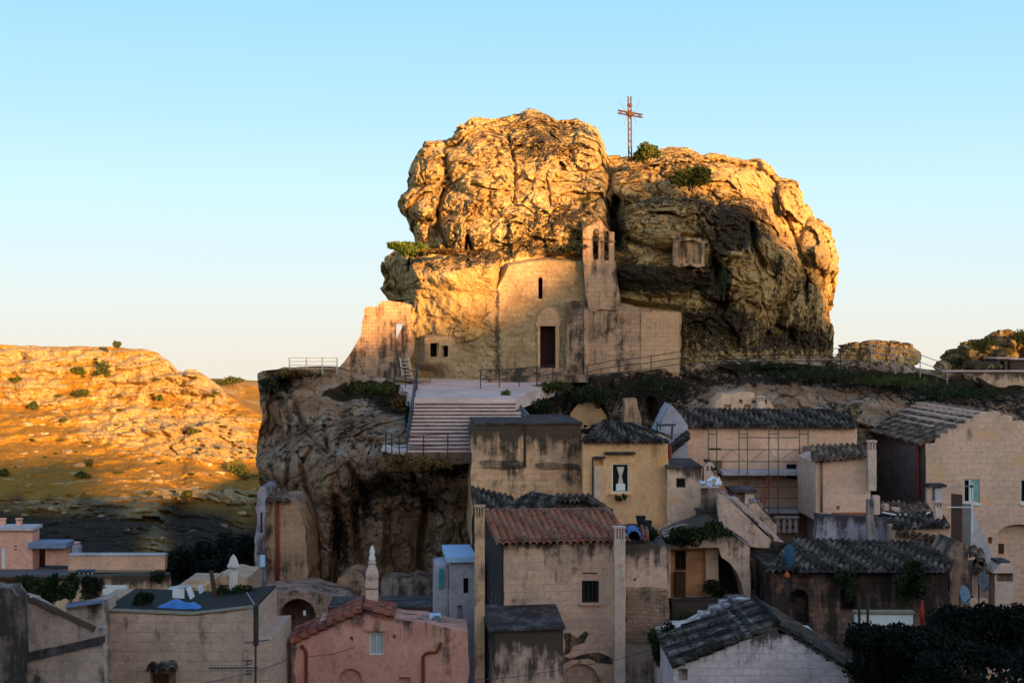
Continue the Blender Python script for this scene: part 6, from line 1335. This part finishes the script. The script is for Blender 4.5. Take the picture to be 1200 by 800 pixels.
for (a, b) in ((1129.5, 1148), (1196, 1214)):
    w = win(r, pl, a, 561, b, 589, WHITE, DARK, back=.12, bar=.07); w1 = pl.uv(b-1.2, 587); w0 = pl.uv(a+9.5, 563)
    child(MB().box(pl.at((w0[0]+w1[0])/2, (w0[1]+w1[1])/2, .05), (w1[0]-w0[0], .05, abs(w1[1]-w0[1]))).build('shutter', GREEN), w, r); child(MB().box(pl.w(a+7.6, 575, .05), (.1, .06, 1.0)).build('mullion', WHITE), w, r)
    box_part('window_frame', WHITE, r, pl, a-1.5, 589.2, b+1.5, 592, -.1, .02)
box_part('arch_window', WOOD_DK, r, pl, 1173, 638, 1180, 650, .36, .44)
box_part('arch_infill', m, r, pl, 1170.3, 634, 1218, 760, .40, .449)
r = empty('sloping_buttress', P(1150, 660, 61), 'smooth grey sloping wing wall under the white antenna', 'buttress'); solid('slab', CONC, Plane(1140, 61), [(1137, 645), (1138, 600), (1142, 603), (1164, 652), (1161, 661), (1150, 655)], (), .3, r)
r = empty('outdoor_oven', P(1177, 708, 57), 'cream masonry barbecue chimney with wide black opening', 'outdoor oven'); po = Plane(1177, 57)
solid('body', M_FL, po, [(1166, 720), (1166, 668), (1188, 668), (1188, 720)], [rect(1168, 671.5, 1187, 681.5)], .8, r, .6); solid('hood', M_FL, po, [(1162, 670.5), (1169, 662), (1172, 659), (1182, 659), (1185, 662), (1191, 670.5)], (), .95, r, front=-.15); box_part('cap', BLK, r, po, 1168.5, 656.5, 1183, 658.8, -.1, .8)
r = house('dark weathered retaining wall sloping down before the dishes', 1125, 705, 56, 'retaining_wall', 'wall'); solid('wall', stone('brown_weathered', (.30, .20, .14), (.2, .14, .1), brick=0, stain=.9), Plane(1113, 56), [(1112, 760), (1113, 650), (1122, 634), (1128, 636), (1136, 644), (1138, 760)], (), 2.5, r, jag=.06)
r = empty('tiled_ledge', P(1146, 665, 57.5), 'jumbled orange brown tiled ledge above the dark satellite dish', 'ledge'); roof4(r, T_BROWN, (1137, 652, 57), (1155, 662, 57), (1152, 646, 60), (1137, 640, 60), seed=30, jit=.025, name='tiles'); roof4(r, T_BROWN, (1141, 668, 56.4), (1158, 672, 56.4), (1156, 660, 58), (1140, 657, 58), seed=31, jit=.025, name='tiles'); solid('wall', M_FL, Plane(1140, 57.6), rect(1139, 660, 1158, 700), (), 1, r, jag=.04)

# ---- ruins built into the slope
r = house('remnant of a cream house wall built into the slope above the long roof', 870, 485, 74.5, 'ruined_facade', 'ruin'); solid('wall', stone('slope_ruin', (.56, .42, .29), (.48, .36, .25), stain=.2, brick=.6), Plane(838, 74.5), [(834, 495), (840, 470), (848, 462), (862, 461), (866, 459), (884, 460), (886, 466), (900, 468), (908, 478), (912, 495)], [rect(848, 474, 857, 478), rect(872, 474, 880, 478), rect(866, 468, 870, 472), rect(881, 469, 886, 472), rect(895, 468, 899, 473)], 2.5, r, .3, jag=.06)
flue('chimney', r, M_FL, 892, 464, 484, 9, 74, slots=2)
r = house('stone pillar and cave wall beside the rock arch', 735, 505, 74, 'cave_wall', 'cave wall'); solid('pillar', M_ANN, Plane(735, 74), [(731, 505), (732, 468), (746, 467), (748, 478), (752, 500), (764, 510), (731, 515)], (), 1.8, r, jag=.1); solid('lower_wall', M_ANN, Plane(690, 75), [(664, 520), (666, 496), (672, 492), (680, 496), (700, 496), (712, 500), (712, 520)], [rect(684, 489+8, 706, 494+8)], 1.2, r, jag=.1)
solid('ochre_back', stone('ochre_cave_plaster', (.50, .33, .15), (.44, .3, .17), brick=0, stain=.2), Plane(690, 77.2), [(669, 500), (669, 484), (677, 474), (690, 470), (703, 476), (711, 488), (713, 500)], (), .3, r, jag=.05)
boulder('lichened_rock', P(993, 482, 73.5), (.85, .7, .45), M_BOULDER, 'whitish pitted rock standing at the right end of the long roof', 'rock', seed=33, sub=60, amp=.5, dark=.3, veg=0)
r = house('small flat roofed hut with dark slot above the brown tiled roof', 1074, 490, 77.5, 'small_hut', 'hut'); solid('wall', M_FL, Plane(1074, 77.3), rect(1064, 482, 1080, 500), [rect(1068, 486, 1078, 489.5)], 1.5, r, .3); box_part('roof_slab', CONC, r, Plane(1074, 77.3), 1063, 480.5, 1090, 483, -.1, 1.6)
# ================================================================== LEFT FOREGROUND
# ---- tower on the cliff corner
r = house('narrow stone tower house with red pipe built against the cliff corner', 330, 700, 66, 'tower_house'); pl = Plane(302, 66, 0)
m = stone('tower_blocks', (.36, .25, .155), (.28, .20, .13), stain=.6, brick=.7, w=.5, h=.26, patch=(.42, .25, .10)); mb_ = stone('tower_blue_render', (.27, .27, .31), (.21, .21, .25), brick=0, stain=.8)
solid('wall', m, pl, [(311, 710), (311, 586), (342, 586), (350, 596), (356, 612), (359, 640), (362, 710)], [rect(313, 656, 318, 660)], 4, r, .3, jag=.05); solid('side_wall', mb_, Plane(302, 65.6), [(297, 710), (299, 640), (301, 577), (305, 570), (311, 572), (311, 710)], [rect(305, 600, 307.5, 624)], 3, r, jag=.04)
box_part('blue_door', PALEBL, r, Plane(302, 65.5), 304.5, 650, 310.5, 664, -.02, .06); roof4(r, T_BROWN, (312, 588, 65.6), (341, 588, 65.6), (336, 573, 68), (315, 573, 68), seed=32, tw=.3); pipe(r, [(325, 588, 65.9), (325, 692, 65.9)], .09, REDPIPE)
r = house('crumbling stone wall with large black archway below the tower', 350, 760, 62, 'archway_wall', 'archway'); solid('wall', stone('archway_rubble', (.36, .25, .18), (.24, .17, .13), rub=.5, stain=.7, w=.4, h=.22), Plane(300, 62), [(300, 830), (300, 696), (318, 694), (345, 691), (362, 692), (385, 698), (402, 700), (415, 712), (425, 720), (445, 722), (445, 830)], [arch(328, 701, 370, 760, 12)], 3.2, r, 2.4, jag=.09)
for q_, (x, y) in enumerate(((383, 697),)): pass
box_part('notice', WHITE, r, Plane(300, 61.9), 355, 714.5, 359, 721, -.03, .0)
r = house('low broken masonry with dark hollow left of the slender chimney', 418, 712, 65, 'masonry_stub', 'masonry'); solid('wall', M_RUIN, Plane(400, 65), [(395, 725), (396, 678), (405, 672), (414, 668), (424, 672), (426, 725)], [rect(404, 694, 414, 700)], 2.2, r, jag=.12)
r = house('pale plastered retaining band at the foot of the cliff', 480, 712, 66.2, 'retaining_band', 'wall'); solid('wall', stone('band_plaster', (.34, .28, .22), (.28, .23, .19), brick=.1, stain=.9, patch=(.3, .3, .2)), Plane(440, 66.2), [(444, 725), (446, 682), (458, 676), (498, 677), (512, 684), (516, 725)], (), 1.5, r, jag=.1)

# ---- terrace house
r = house('wide plain plastered house with cluttered roof terrace at bottom left', 220, 800, 47, 'terrace_house'); pl = Plane(121, 47, 0)
m = stone('terrace_house_wall', (.44, .34, .25), (.39, .30, .225), stain=.1, brick=.85, w=.7, h=.32, patch=(.36, .29, .24))
solid('wall', m, pl, [(121, 870), (121, 717), (225, 721.5), (299, 713), (300, 750), (318, 749), (319, 870)], [rect(176, 784, 206, 868)], 4.2, r, .5, jag=.012)
mb = MB(); A = [pl.w(120, 715.8), pl.w(225, 720), pl.w(299, 711.8)]
for a, b in zip(A[:-1], A[1:]): mb.hexa([a+Vector((0, -.06, 0)), b+Vector((0, -.06, 0)), b+Vector((0, .3, 0)), a+Vector((0, .3, 0))], [p+Vector((0, 0, .05)) for p in (a+Vector((0, -.06, 0)), b+Vector((0, -.06, 0)), b+Vector((0, .3, 0)), a+Vector((0, .3, 0)))])
mb.build('coping', WOOD, r); mf = MB()
for a, b in zip(A[:-1], A[1:]): q_ = [a+Vector((0, .35, -.06)), b+Vector((0, .35, -.06)), b+Vector((0, 4.15, -.06)), a+Vector((0, 4.15, -.06))]; mf.hexa(q_, [p+Vector((0, 0, .1)) for p in q_])
mf.build('terrace_floor', plain('dark_terrace_paving', (.03, .02, .015)), r); roof4(r, T_DARK, (172, 785, 46.5), (208, 782, 46.5), (208, 777, 47), (174, 779, 47), seed=33, name='tiled_hood', tl=.2); box_part('door', WOOD_DK, r, pl, 176.3, 792, 195, 868, .3, .36)
# things on the terrace
def tarp():
    nx, ny = 50, 24; V = []
    for j in range(ny):
        for i in range(nx):
            u, v = i/(nx-1), j/(ny-1); h = .42*math.sin(math.pi*u)**.6*math.sin(math.pi*v)**.6*(1-.4*u); V.append((u*1.7, v*1.1, h+.04*math.sin(13*u+5*v)*math.sin(math.pi*v)))
    V = np.array(V); V[:, 2] += .05*vnoise(V*4, 3)*(V[:, 2] > .05); b = P(177, 719, 47.6); V += np.array(tuple(b))
    me = npmesh('blue_tarpaulin', V, gridfaces(ny, nx)); o = link('blue_tarpaulin', me, BLUEPL); md = o.modifiers.new('s', 'SOLIDIFY'); md.thickness = .02; tag(o, 'bright blue tarpaulin over a low heap on the terrace edge', 'tarpaulin')
tarp()
def lounger(px, py, Y, label, mat):
    root = empty('sun_lounger', P(px, py, Y), label, 'sun lounger'); c = P(px, py, Y)
    MB().hexa([c+Vector((0, 0, .26)), c+Vector((.75, 0, .26)), c+Vector((.75, .55, .26)), c+Vector((0, .55, .26))], [c+Vector((0, 0, .32)), c+Vector((.75, 0, .32)), c+Vector((.75, .55, .32)), c+Vector((0, .55, .32))]).build('seat', mat, root)
    MB().hexa([c+Vector((0, 0, .3)), c+Vector((.05, 0, .3)), c+Vector((.05, .55, .3)), c+Vector((0, .55, .3))], [c+Vector((-.18, 0, .78)), c+Vector((-.13, 0, .78)), c+Vector((-.13, .55, .78)), c+Vector((-.18, .55, .78))]).build('backrest', WHITE, root)
    for (x, y) in ((.04, .04), (.7, .04), (.04, .5), (.7, .5)): MB().tube([c+Vector((x, y, 0)), c+Vector((x, y, .27))], .02, 6).build('leg', WHITE, root)
def chair(px, py, Y, label):
    root = empty('white_chair', P(px, py, Y), label, 'chair'); c = P(px, py, Y)
    MB().box(c+Vector((0, .2, .42)), (.42, .42, .04), bev=.01).build('seat', WHITE, root); MB().box(c+Vector((0, .0, .66)), (.42, .04, .5), bev=.015).build('backrest', WHITE, root)
    for (x, y) in ((-.18, .02), (.18, .02), (-.18, .38), (.18, .38)): MB().tube([c+Vector((x, y, 0)), c+Vector((x, y, .42))], .02, 6).build('leg', WHITE, root)
chair(209, 720, 49.6, 'white plastic chair standing behind the blue tarpaulin')
lounger(224, 716, 49.5, 'pale blue sun lounger with raised white back on the terrace', PALEBL); lounger(237, 714, 50.6, 'second white backed sun lounger behind the pale blue one', WHITE)
rr = empty('striped_rail', P(190, 702, 51), 'white rails with two orange buoys on the terrace back edge', 'rail'); 
for y in (695.5, 699): MB().tube([P(178, y, 51), P(203, y, 51)], .02, 5).build('rail', WHITE, rr)
for x in (189, 198.5): MB().lathe(P(x, 699.5, 50.9), [(.02, -.1), (.1, -.05), (.12, .02), (.1, .1), (.02, .14)], 10).build('buoy', plain('orange_plastic', (.7, .14, .02), .6), rr, True)
bush('potted_shrub', 167, 703, 48.2, .36, .36, 'round dark potted shrub on the terrace left of the tarpaulin', 'plant', LEAF_DK, 2600, .05, seed=71, ry=.35)
for k, (x, y, w_) in enumerate(((264, 696, .34), (281, 693, .36), (293, 695, .3))): bush('terrace_shrub', x, y, 50.4, w_, .3, ['leftmost dark shrub in the planter under the parasol', 'middle dark shrub in the planter right of the parasol', 'rightmost dark shrub of the planter by the antenna mast'][k], 'plant', LEAF_DK, 900, .06, seed=72+k)
rr = empty('planter_trough', P(276, 706, 49.8), 'long dark blue planter trough at the terrace right edge', 'planter'); MB().box(P(276, 706, 49.9), (1.35, .3, .1), bev=.01).build('trough', plain('dark_blue_trough', (.03, .05, .09)), rr)
for x in (256, 296): MB().tube([P(x, 706, 49.7), P(x, 715, 49.7)], .025, 6).build('leg', IRON, rr)
rr = empty('closed_parasol', P(273, 705, 51), 'tall closed cream parasol on the roof terrace', 'parasol'); MB().tube([P(273.5, 706, 51), P(273.5, 660, 51)], .025, 6).build('pole', WOODLT, rr)
def parasol():
    n = 48; rows = 16; V = []; c = P(273.5, 649, 51); prof = [(0, .01), (.04, .03), (.10, .08), (.2, .12), (.32, .15), (.42, .20), (.47, .19), (.5, .10), (.6, .11), (.8, .125), (1.0, .135), (1.15, .14), (1.28, .13), (1.36, .12), (1.38, .06), (1.385, .02)]
    for (d, rad) in prof:
        for i in range(n): a = 2*math.pi*i/n; V.append(tuple(c+Vector((math.cos(a)*rad*(1+.16*math.cos(8*a)), math.sin(a)*rad*(1+.16*math.cos(8*a)), -d-.03*math.sin(4*a)*(rad > .12)))))
    me = npmesh('canopy', np.array(V), gridfaces(rows, n, wrap=True)); return me
link('canopy', parasol(), plain('cream_canvas', (.62, .52, .48), .85, .1), rr)
o = MB().tube([P(254, 712, 50.2), P(251, 690, 50.3), P(247, 668, 50.4)], .09, 8, [.12, .09, .07]).build('leaning_trunk', WOOD_DK, None, True); tag(o, 'dark leaning tree trunk rising from the terrace', 'tree trunk')
# ---- antenna mast
rr = empty('antenna_mast', P(299, 800, 46), 'dark antenna mast with a long horizontal comb aerial at bottom left', 'antenna'); MB().tube([P(299.5, 870, 46), P(299.5, 706, 46)], .035, 7).build('mast', AB, rr); MB().tube([P(300, 756, 45.9), P(300, 708, 45.9)], .085, 8).build('cable_loop', IRON, rr)
MB().tube([P(244, 782.5, 45.9), P(303, 782, 45.9)], .022, 5).build('boom', AB, rr)
for k in range(17): x = 247+2.7*k; MB().tube([P(x, 778.5, 45.9), P(x, 786, 45.9)], .009, 4).build('element', AB, rr)
for y in (774, 778, 786, 790): MB().tube([P(288, y, 45.85), P(296, y-1, 45.85)], .02, 5).build('reflector', AB, rr)
MB().tube([P(287, 753, 45.9), P(316, 749, 45.9)], .02, 5).build('boom', AB, rr); MB().tube([P(289, 694, 45.9), P(298, 708, 45.9)], .025, 5).build('boom', GALV, rr)
for k in range(4): MB().tube([P(287+3*k, 722-k, 45.9), P(292+3*k, 711-k, 45.9)], .012, 4).build('element', GALV, rr)
# ---- houses behind the terrace
r = house('low beige house with lean roof behind the terrace loungers', 221, 720, 59, 'low_house'); solid('wall', M_FL2, Plane(200, 59), [(198, 740), (199, 693), (222, 689), (244, 684), (244, 740)], (), 3, r, jag=.03); box_part('upper_wall', stone('beige_plain', (.38, .28, .19), brick=0), r, Plane(200, 60), 217, 680, 245, 690, 0, 2); MB().hexa([P(196, 693, 58.7), P(222, 688, 58.7), P(222, 684, 61), P(198, 689, 61)], [P(196, 691.5, 58.7), P(222, 686.5, 58.7), P(222, 682.5, 61), P(198, 687.5, 61)]).build('roof', CONC, r)
r = house('low cream house with dark slot window behind the closed parasol', 268, 710, 61, 'low_house'); solid('wall', stone('cream_low', (.44, .33, .22), brick=0, stain=.3), Plane(243, 61), [(243, 740), (243, 683), (256, 677), (268, 673), (290, 677), (291, 740)], [rect(256, 685, 270, 690)], 3, r, jag=.03); 
# ---- bottom left corner
r = house('greyish weathered house with slanting parapet at the bottom left', 70, 800, 44, 'weathered_house'); pl = Plane(20, 44, 0)
m = stone('weathered_grey', (.40, .33, .26), (.33, .28, .235), stain=.6, brick=.6, w=.6, h=.3, patch=(.28, .25, .23))
solid('wall', m, pl, [(20, 870), (20, 703), (27, 697), (34, 699), (60, 713), (85, 727), (110, 737), (121, 735), (121, 870)], (), .45, r, jag=.02)
MB().hexa([P(20, 870, 44.5), P(121, 870, 44.5), P(121, 870, 49), P(20, 870, 49)], [P(20, 745, 44.5), P(121, 745, 44.5), P(121, 729, 49), P(20, 729, 49)]).build('roof_terrace', BLK, r)
for (a, b, w_, mm, nm) in (((26, 697), (111, 737), .09, WOOD_DK, 'coping'), ((20, 772), (60, 763), .28, BLK, 'ledge'), ((60, 763), (121, 749), .24, BLK, 'ledge')):
    A, B = pl.w(*a), pl.w(*b); t = Vector((0, 0, w_/2)); f_ = Vector((0, -.1, 0)); k_ = Vector((0, .2, 0)); MB().hexa([A-t+f_, B-t+f_, B-t+k_, A-t+k_], [A+t+f_*.3, B+t+f_*.3, B+t+k_, A+t+k_]).build(nm, mm, r)
solid('back_wall', m, Plane(80, 46.3), [(78, 800), (78, 712), (121, 705), (121, 800)], (), 1.5, r, jag=.02); MB().hexa([P(76, 713, 46), P(121, 706, 46), P(121, 702, 47.5), P(78, 708, 47.5)], [P(76, 711, 46), P(121, 704, 46), P(121, 700, 47.5), P(78, 706, 47.5)]).build('roof_edge', plain('bluish_board', (.16, .17, .24)), r)
r = house('dark stained wall at the far bottom left corner', 5, 800, 42.5, 'dark_wall', 'wall'); solid('wall', stone('dark_stained', (.20, .16, .13), (.13, .11, .095), stain=1.2, brick=.2), Plane(0, 42.5), [(-30, 870), (-30, 690), (12, 689), (20, 700), (21, 870)], (), .9, r, jag=.04)
for k, (x, y, w_, h_) in enumerate(((38, 687, .55, .4), (58, 686, .25, .45), (83, 688, .45, .5), (108, 687, .42, .5), (5, 688, .4, .2), (62, 697, .5, .3))):
    bush('hedge_bush', x, y, 47.5, w_, h_, ['wide dark hedge bush behind the slanting parapet', 'small upright bush between the hedge clumps', 'dense hedge clump left of the darkest corner clump', 'rounded hedge clump beside the terrace house', 'low plant on the far left wall top', 'low bush behind the blue roof edge'][k], 'bush', LEAF_DK, 2600, .055, seed=80+k)
# ---- far left houses on the ravine edge
TERR = (.60, .36, .26)
r = house('pink flat roofed cabin with two small chimneys on the ravine edge', 15, 667, 75, 'pink_cabin'); pl = Plane(0, 75); m = stone('pink_cabin_wall', TERR, (.55, .33, .24), brick=0, stain=-.9)
solid('wall', m, pl, rect(-25, 620.5, 38, 668), [rect(0.5, 641, 6, 666)], 1.1, r, .15); box_part('roof_slab', CONC, r, pl, -26, 617, 41, 621, -.25, 1.2); box_part('door', WHITE, r, pl, .7, 641.2, 5.8, 666, .06, .12)
flue('chimney', r, m, 2.5, 607, 618, 6, 75.6, slots=2); flue('chimney', r, m, 21.5, 607, 618, 6.5, 75.6, slots=2)
for y in (639.5, 643.3): MB().box(P(18, y, 74.97), (.16, .03, .06), bev=.02).build('red_mark', plain('red_plaque', (.5, .02, .02)), r)
r = house('small shed with bluish flat roof beside the pink cabin', 60, 665, 75.5, 'shed', 'shed'); pl = Plane(40, 75.5); box_part('roof_slab', plain('blue_grey_roofing', (.20, .24, .34)), r, pl, 38.3, 633.5, 83, 640, -.8, .6); solid('wall', m, pl, rect(53, 640.3, 81, 662), (), 2, r); solid('recess', plain('dark_red_boards', (.10, .025, .015)), Plane(40, 76.8), rect(38, 640.3, 53, 668), (), 1, r); box_part('coping', M_FL, r, pl, 53, 640.3, 81, 643.5, -.08, -.01)
box_part('side_box', plain('pale_grey_box', (.3, .3, .38)), r, Plane(40, 75), 84, 640, 93, 650, 0, .5)
r = house('brownish flat terrace slab running under the pink cabin', 40, 676, 72, 'roof_terrace', 'terrace'); MB().hexa([P(-30, 677, 71), P(82, 677, 71), P(82, 668, 78), P(-30, 668, 78)], [P(-30, 673.5, 71), P(82, 673.5, 71), P(82, 662, 78), P(-30, 662, 78)]).build('slab', plain('purple_brown_paving', (.13, .10, .105)), r)
r = house('long low pinkish wall beyond the terrace houses', 136, 668, 72, 'long_wall', 'wall'); pl = Plane(80, 72); solid('wall', stone('long_wall_plaster', (.58, .38, .26), (.52, .34, .24), brick=.05, stain=-.6), pl, rect(80, 651, 193, 667.5), (), .5, r); box_part('coping', CONC, r, pl, 79.5, 649, 193.5, 651, -.06, .55); box_part('footing', WOOD, r, pl, 79.5, 667.5, 192, 670, -.15, .4)
r = house('long cream house wall with white panel below the pinkish wall', 95, 720, 68, 'cream_long_house'); pl = Plane(0, 68); solid('wall', stone('cream_long', (.48, .36, .22), (.42, .31, .2), brick=0, stain=-.1, ztop=zt(676, 68)), pl, [(-30, 760), (-30, 678), (196, 673), (196, 760)], [rect(183, 676, 190, 684)], .7, r, .3, jag=.02); box_part('white_panel', WHITE, r, pl, 121, 685, 149, 697, -.05, -.0); box_part('string_course', WOOD_DK, r, pl, 100, 697.5, 196, 699.5, -.08, .0); box_part('roof_edge', WOOD_DK, r, pl, -30, 675.5, 80, 679, -.2, .1); solid('low_wall', stone('cream_low2', (.36, .27, .19), brick=0, stain=.2), Plane(120, 60), [(121, 760), (121, 700), (200, 700), (200, 760)], (), 2, r, jag=.02)
r = empty('garden_table', P(100, 678, 70.5), 'small dark topped table at the left end of the pinkish wall', 'table'); MB().box(P(100, 668.5, 70.5), (.85, .5, .07), bev=.01).build('table_top', plain('navy_top', (.04, .06, .12)), r)
for x in (93, 98, 103, 108): MB().tube([P(x, 669, 70.4), P(x, 676.5, 70.4)], .03, 6).build('leg', WHITE, r)
r = empty('dark_ridge_plant', P(184, 682, 67.8), 'dark creeper stain plant on the right end of the cream wall', 'plant'); leafy('foliage', LEAF_DK, [(P(185, 675, 67.8), (.4, .15, .3), 1)], 500, .06, r, 91)
# ---- trees in the shaded ravine, and foliage added as black shade at bottom right
def tree(label, px, py, Y, rx, rz, mat, n, leaf, seed, trunk=2.0, group=None):
    c = P(px, py, Y); root = empty('tree', c-Vector((0, 0, rz+trunk)), label, 'tree', group); rg = random.Random(seed); L = []
    for k in range(9): L.append((c+Vector((rg.uniform(-.7, .7)*rx, rg.uniform(-.6, .6)*rx, rg.uniform(-.6, .6)*rz)), (rx*rg.uniform(.3, .5), rx*rg.uniform(.3, .5), rz*rg.uniform(.3, .5)), 1))
    leafy('crown', mat, L, n, leaf, root, seed); mb = MB(); b = c-Vector((0, 0, rz+trunk)); mid = c-Vector((0, 0, rz*.5)); mb.tube([b, b.lerp(mid, .5)+Vector((.1, 0, 0)), mid], .15, 7, [.2, .15, .11])
    for q_ in L[:6]: mb.tube([mid, mid.lerp(q_[0], .6)+Vector((0, 0, .1)), q_[0]], .06, 5, [.09, .06, .02])
    mb.build('trunk', WOOD_DK, root); return root
def hedge(label, x0, x1, ytop, Y, seed, n):  # hedge added as a black mass that stands in for deep shade
    root = empty('shade_hedge', P((x0+x1)/2, 800, Y), label, 'hedge'); rg = random.Random(seed); L = []
    for k in range(16):
        x = x0+(x1-x0)*(k+.5)/16
        for q in range(2): L.append((P(x+rg.uniform(-4, 4), ytop+17+q*34+rg.uniform(-3, 3), Y+rg.uniform(-.4, .8)), (.5, .6, .48), 1))
    leafy('foliage', LEAF_BK, L, n, .075, root, seed); mb = MB()
    for k in range(6): x = x0+(x1-x0)*(k+.5)/6; mb.tube([P(x, 860, Y), P(x+3, 790, Y), P(x-2, ytop+25, Y)], .06, 6, [.09, .06, .03])
    mb.build('stems', WOOD_DK, root)
hedge('added black hedge mass painting dark shade in front of the white panel wall', 1003, 1108, 733, 43.5, 101, 22000); hedge('higher added black hedge mass painting dark shade below the two satellite dishes', 1104, 1215, 711, 44, 102, 26000)
tree('lowest tree with leaves painted black as shade in the bottom right corner', 1150, 785, 41, 2.4, 1.0, LEAF_BK, 9000, .08, 103)
tree('dark slender tree between the wing and the arch house', 776, 760, 50.5, .55, 1.2, LEAF_DK, 5000, .06, 110); bush('bush', 800, 730, 52.5, .8, .45, 'dark bushes under the balcony wall', n=2400, seed=111, mat=LEAF_DK); bush('bush', 832, 722, 54.2, .5, .3, 'dark plant hanging on the balcony wall', n=900, seed=112, mat=LEAF_DK)
for k, (px, py, Y, rx, rz, lab) in enumerate(((215, 665, 120, 2.6, 2.0, 'dark tree in the ravine left of the leaning trunk'), (246, 655, 125, 2.6, 2.6, 'tall dark tree in the ravine above the parasol'), (290, 655, 118, 2.4, 3.2, 'dark tree in the ravine beside the tower house'))):
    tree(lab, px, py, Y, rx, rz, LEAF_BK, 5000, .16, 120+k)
# ---- cables
def cable(label, pts, r_=.012):
    o = MB().tube([P(*p) for p in pts], r_, 4).build('cable', AB); tag(o, label, 'cable')
cable('thin power cable sagging across the front of the cream house', [(548, 797, 48.5), (600, 793, 48.7), (660, 784, 49), (720, 773, 49.2), (780, 757, 49.4), (835, 741, 49.6)])
cable('thin cable across the pink house left of the window', [(360, 769, 49.7), (390, 766, 49.7), (416, 758, 49.7)]); cable('slack cable at the bottom left beside the antenna mast', [(228, 802, 45.8), (260, 796, 45.8), (299, 786, 45.8), (330, 776, 47), (345, 765, 49.5)])
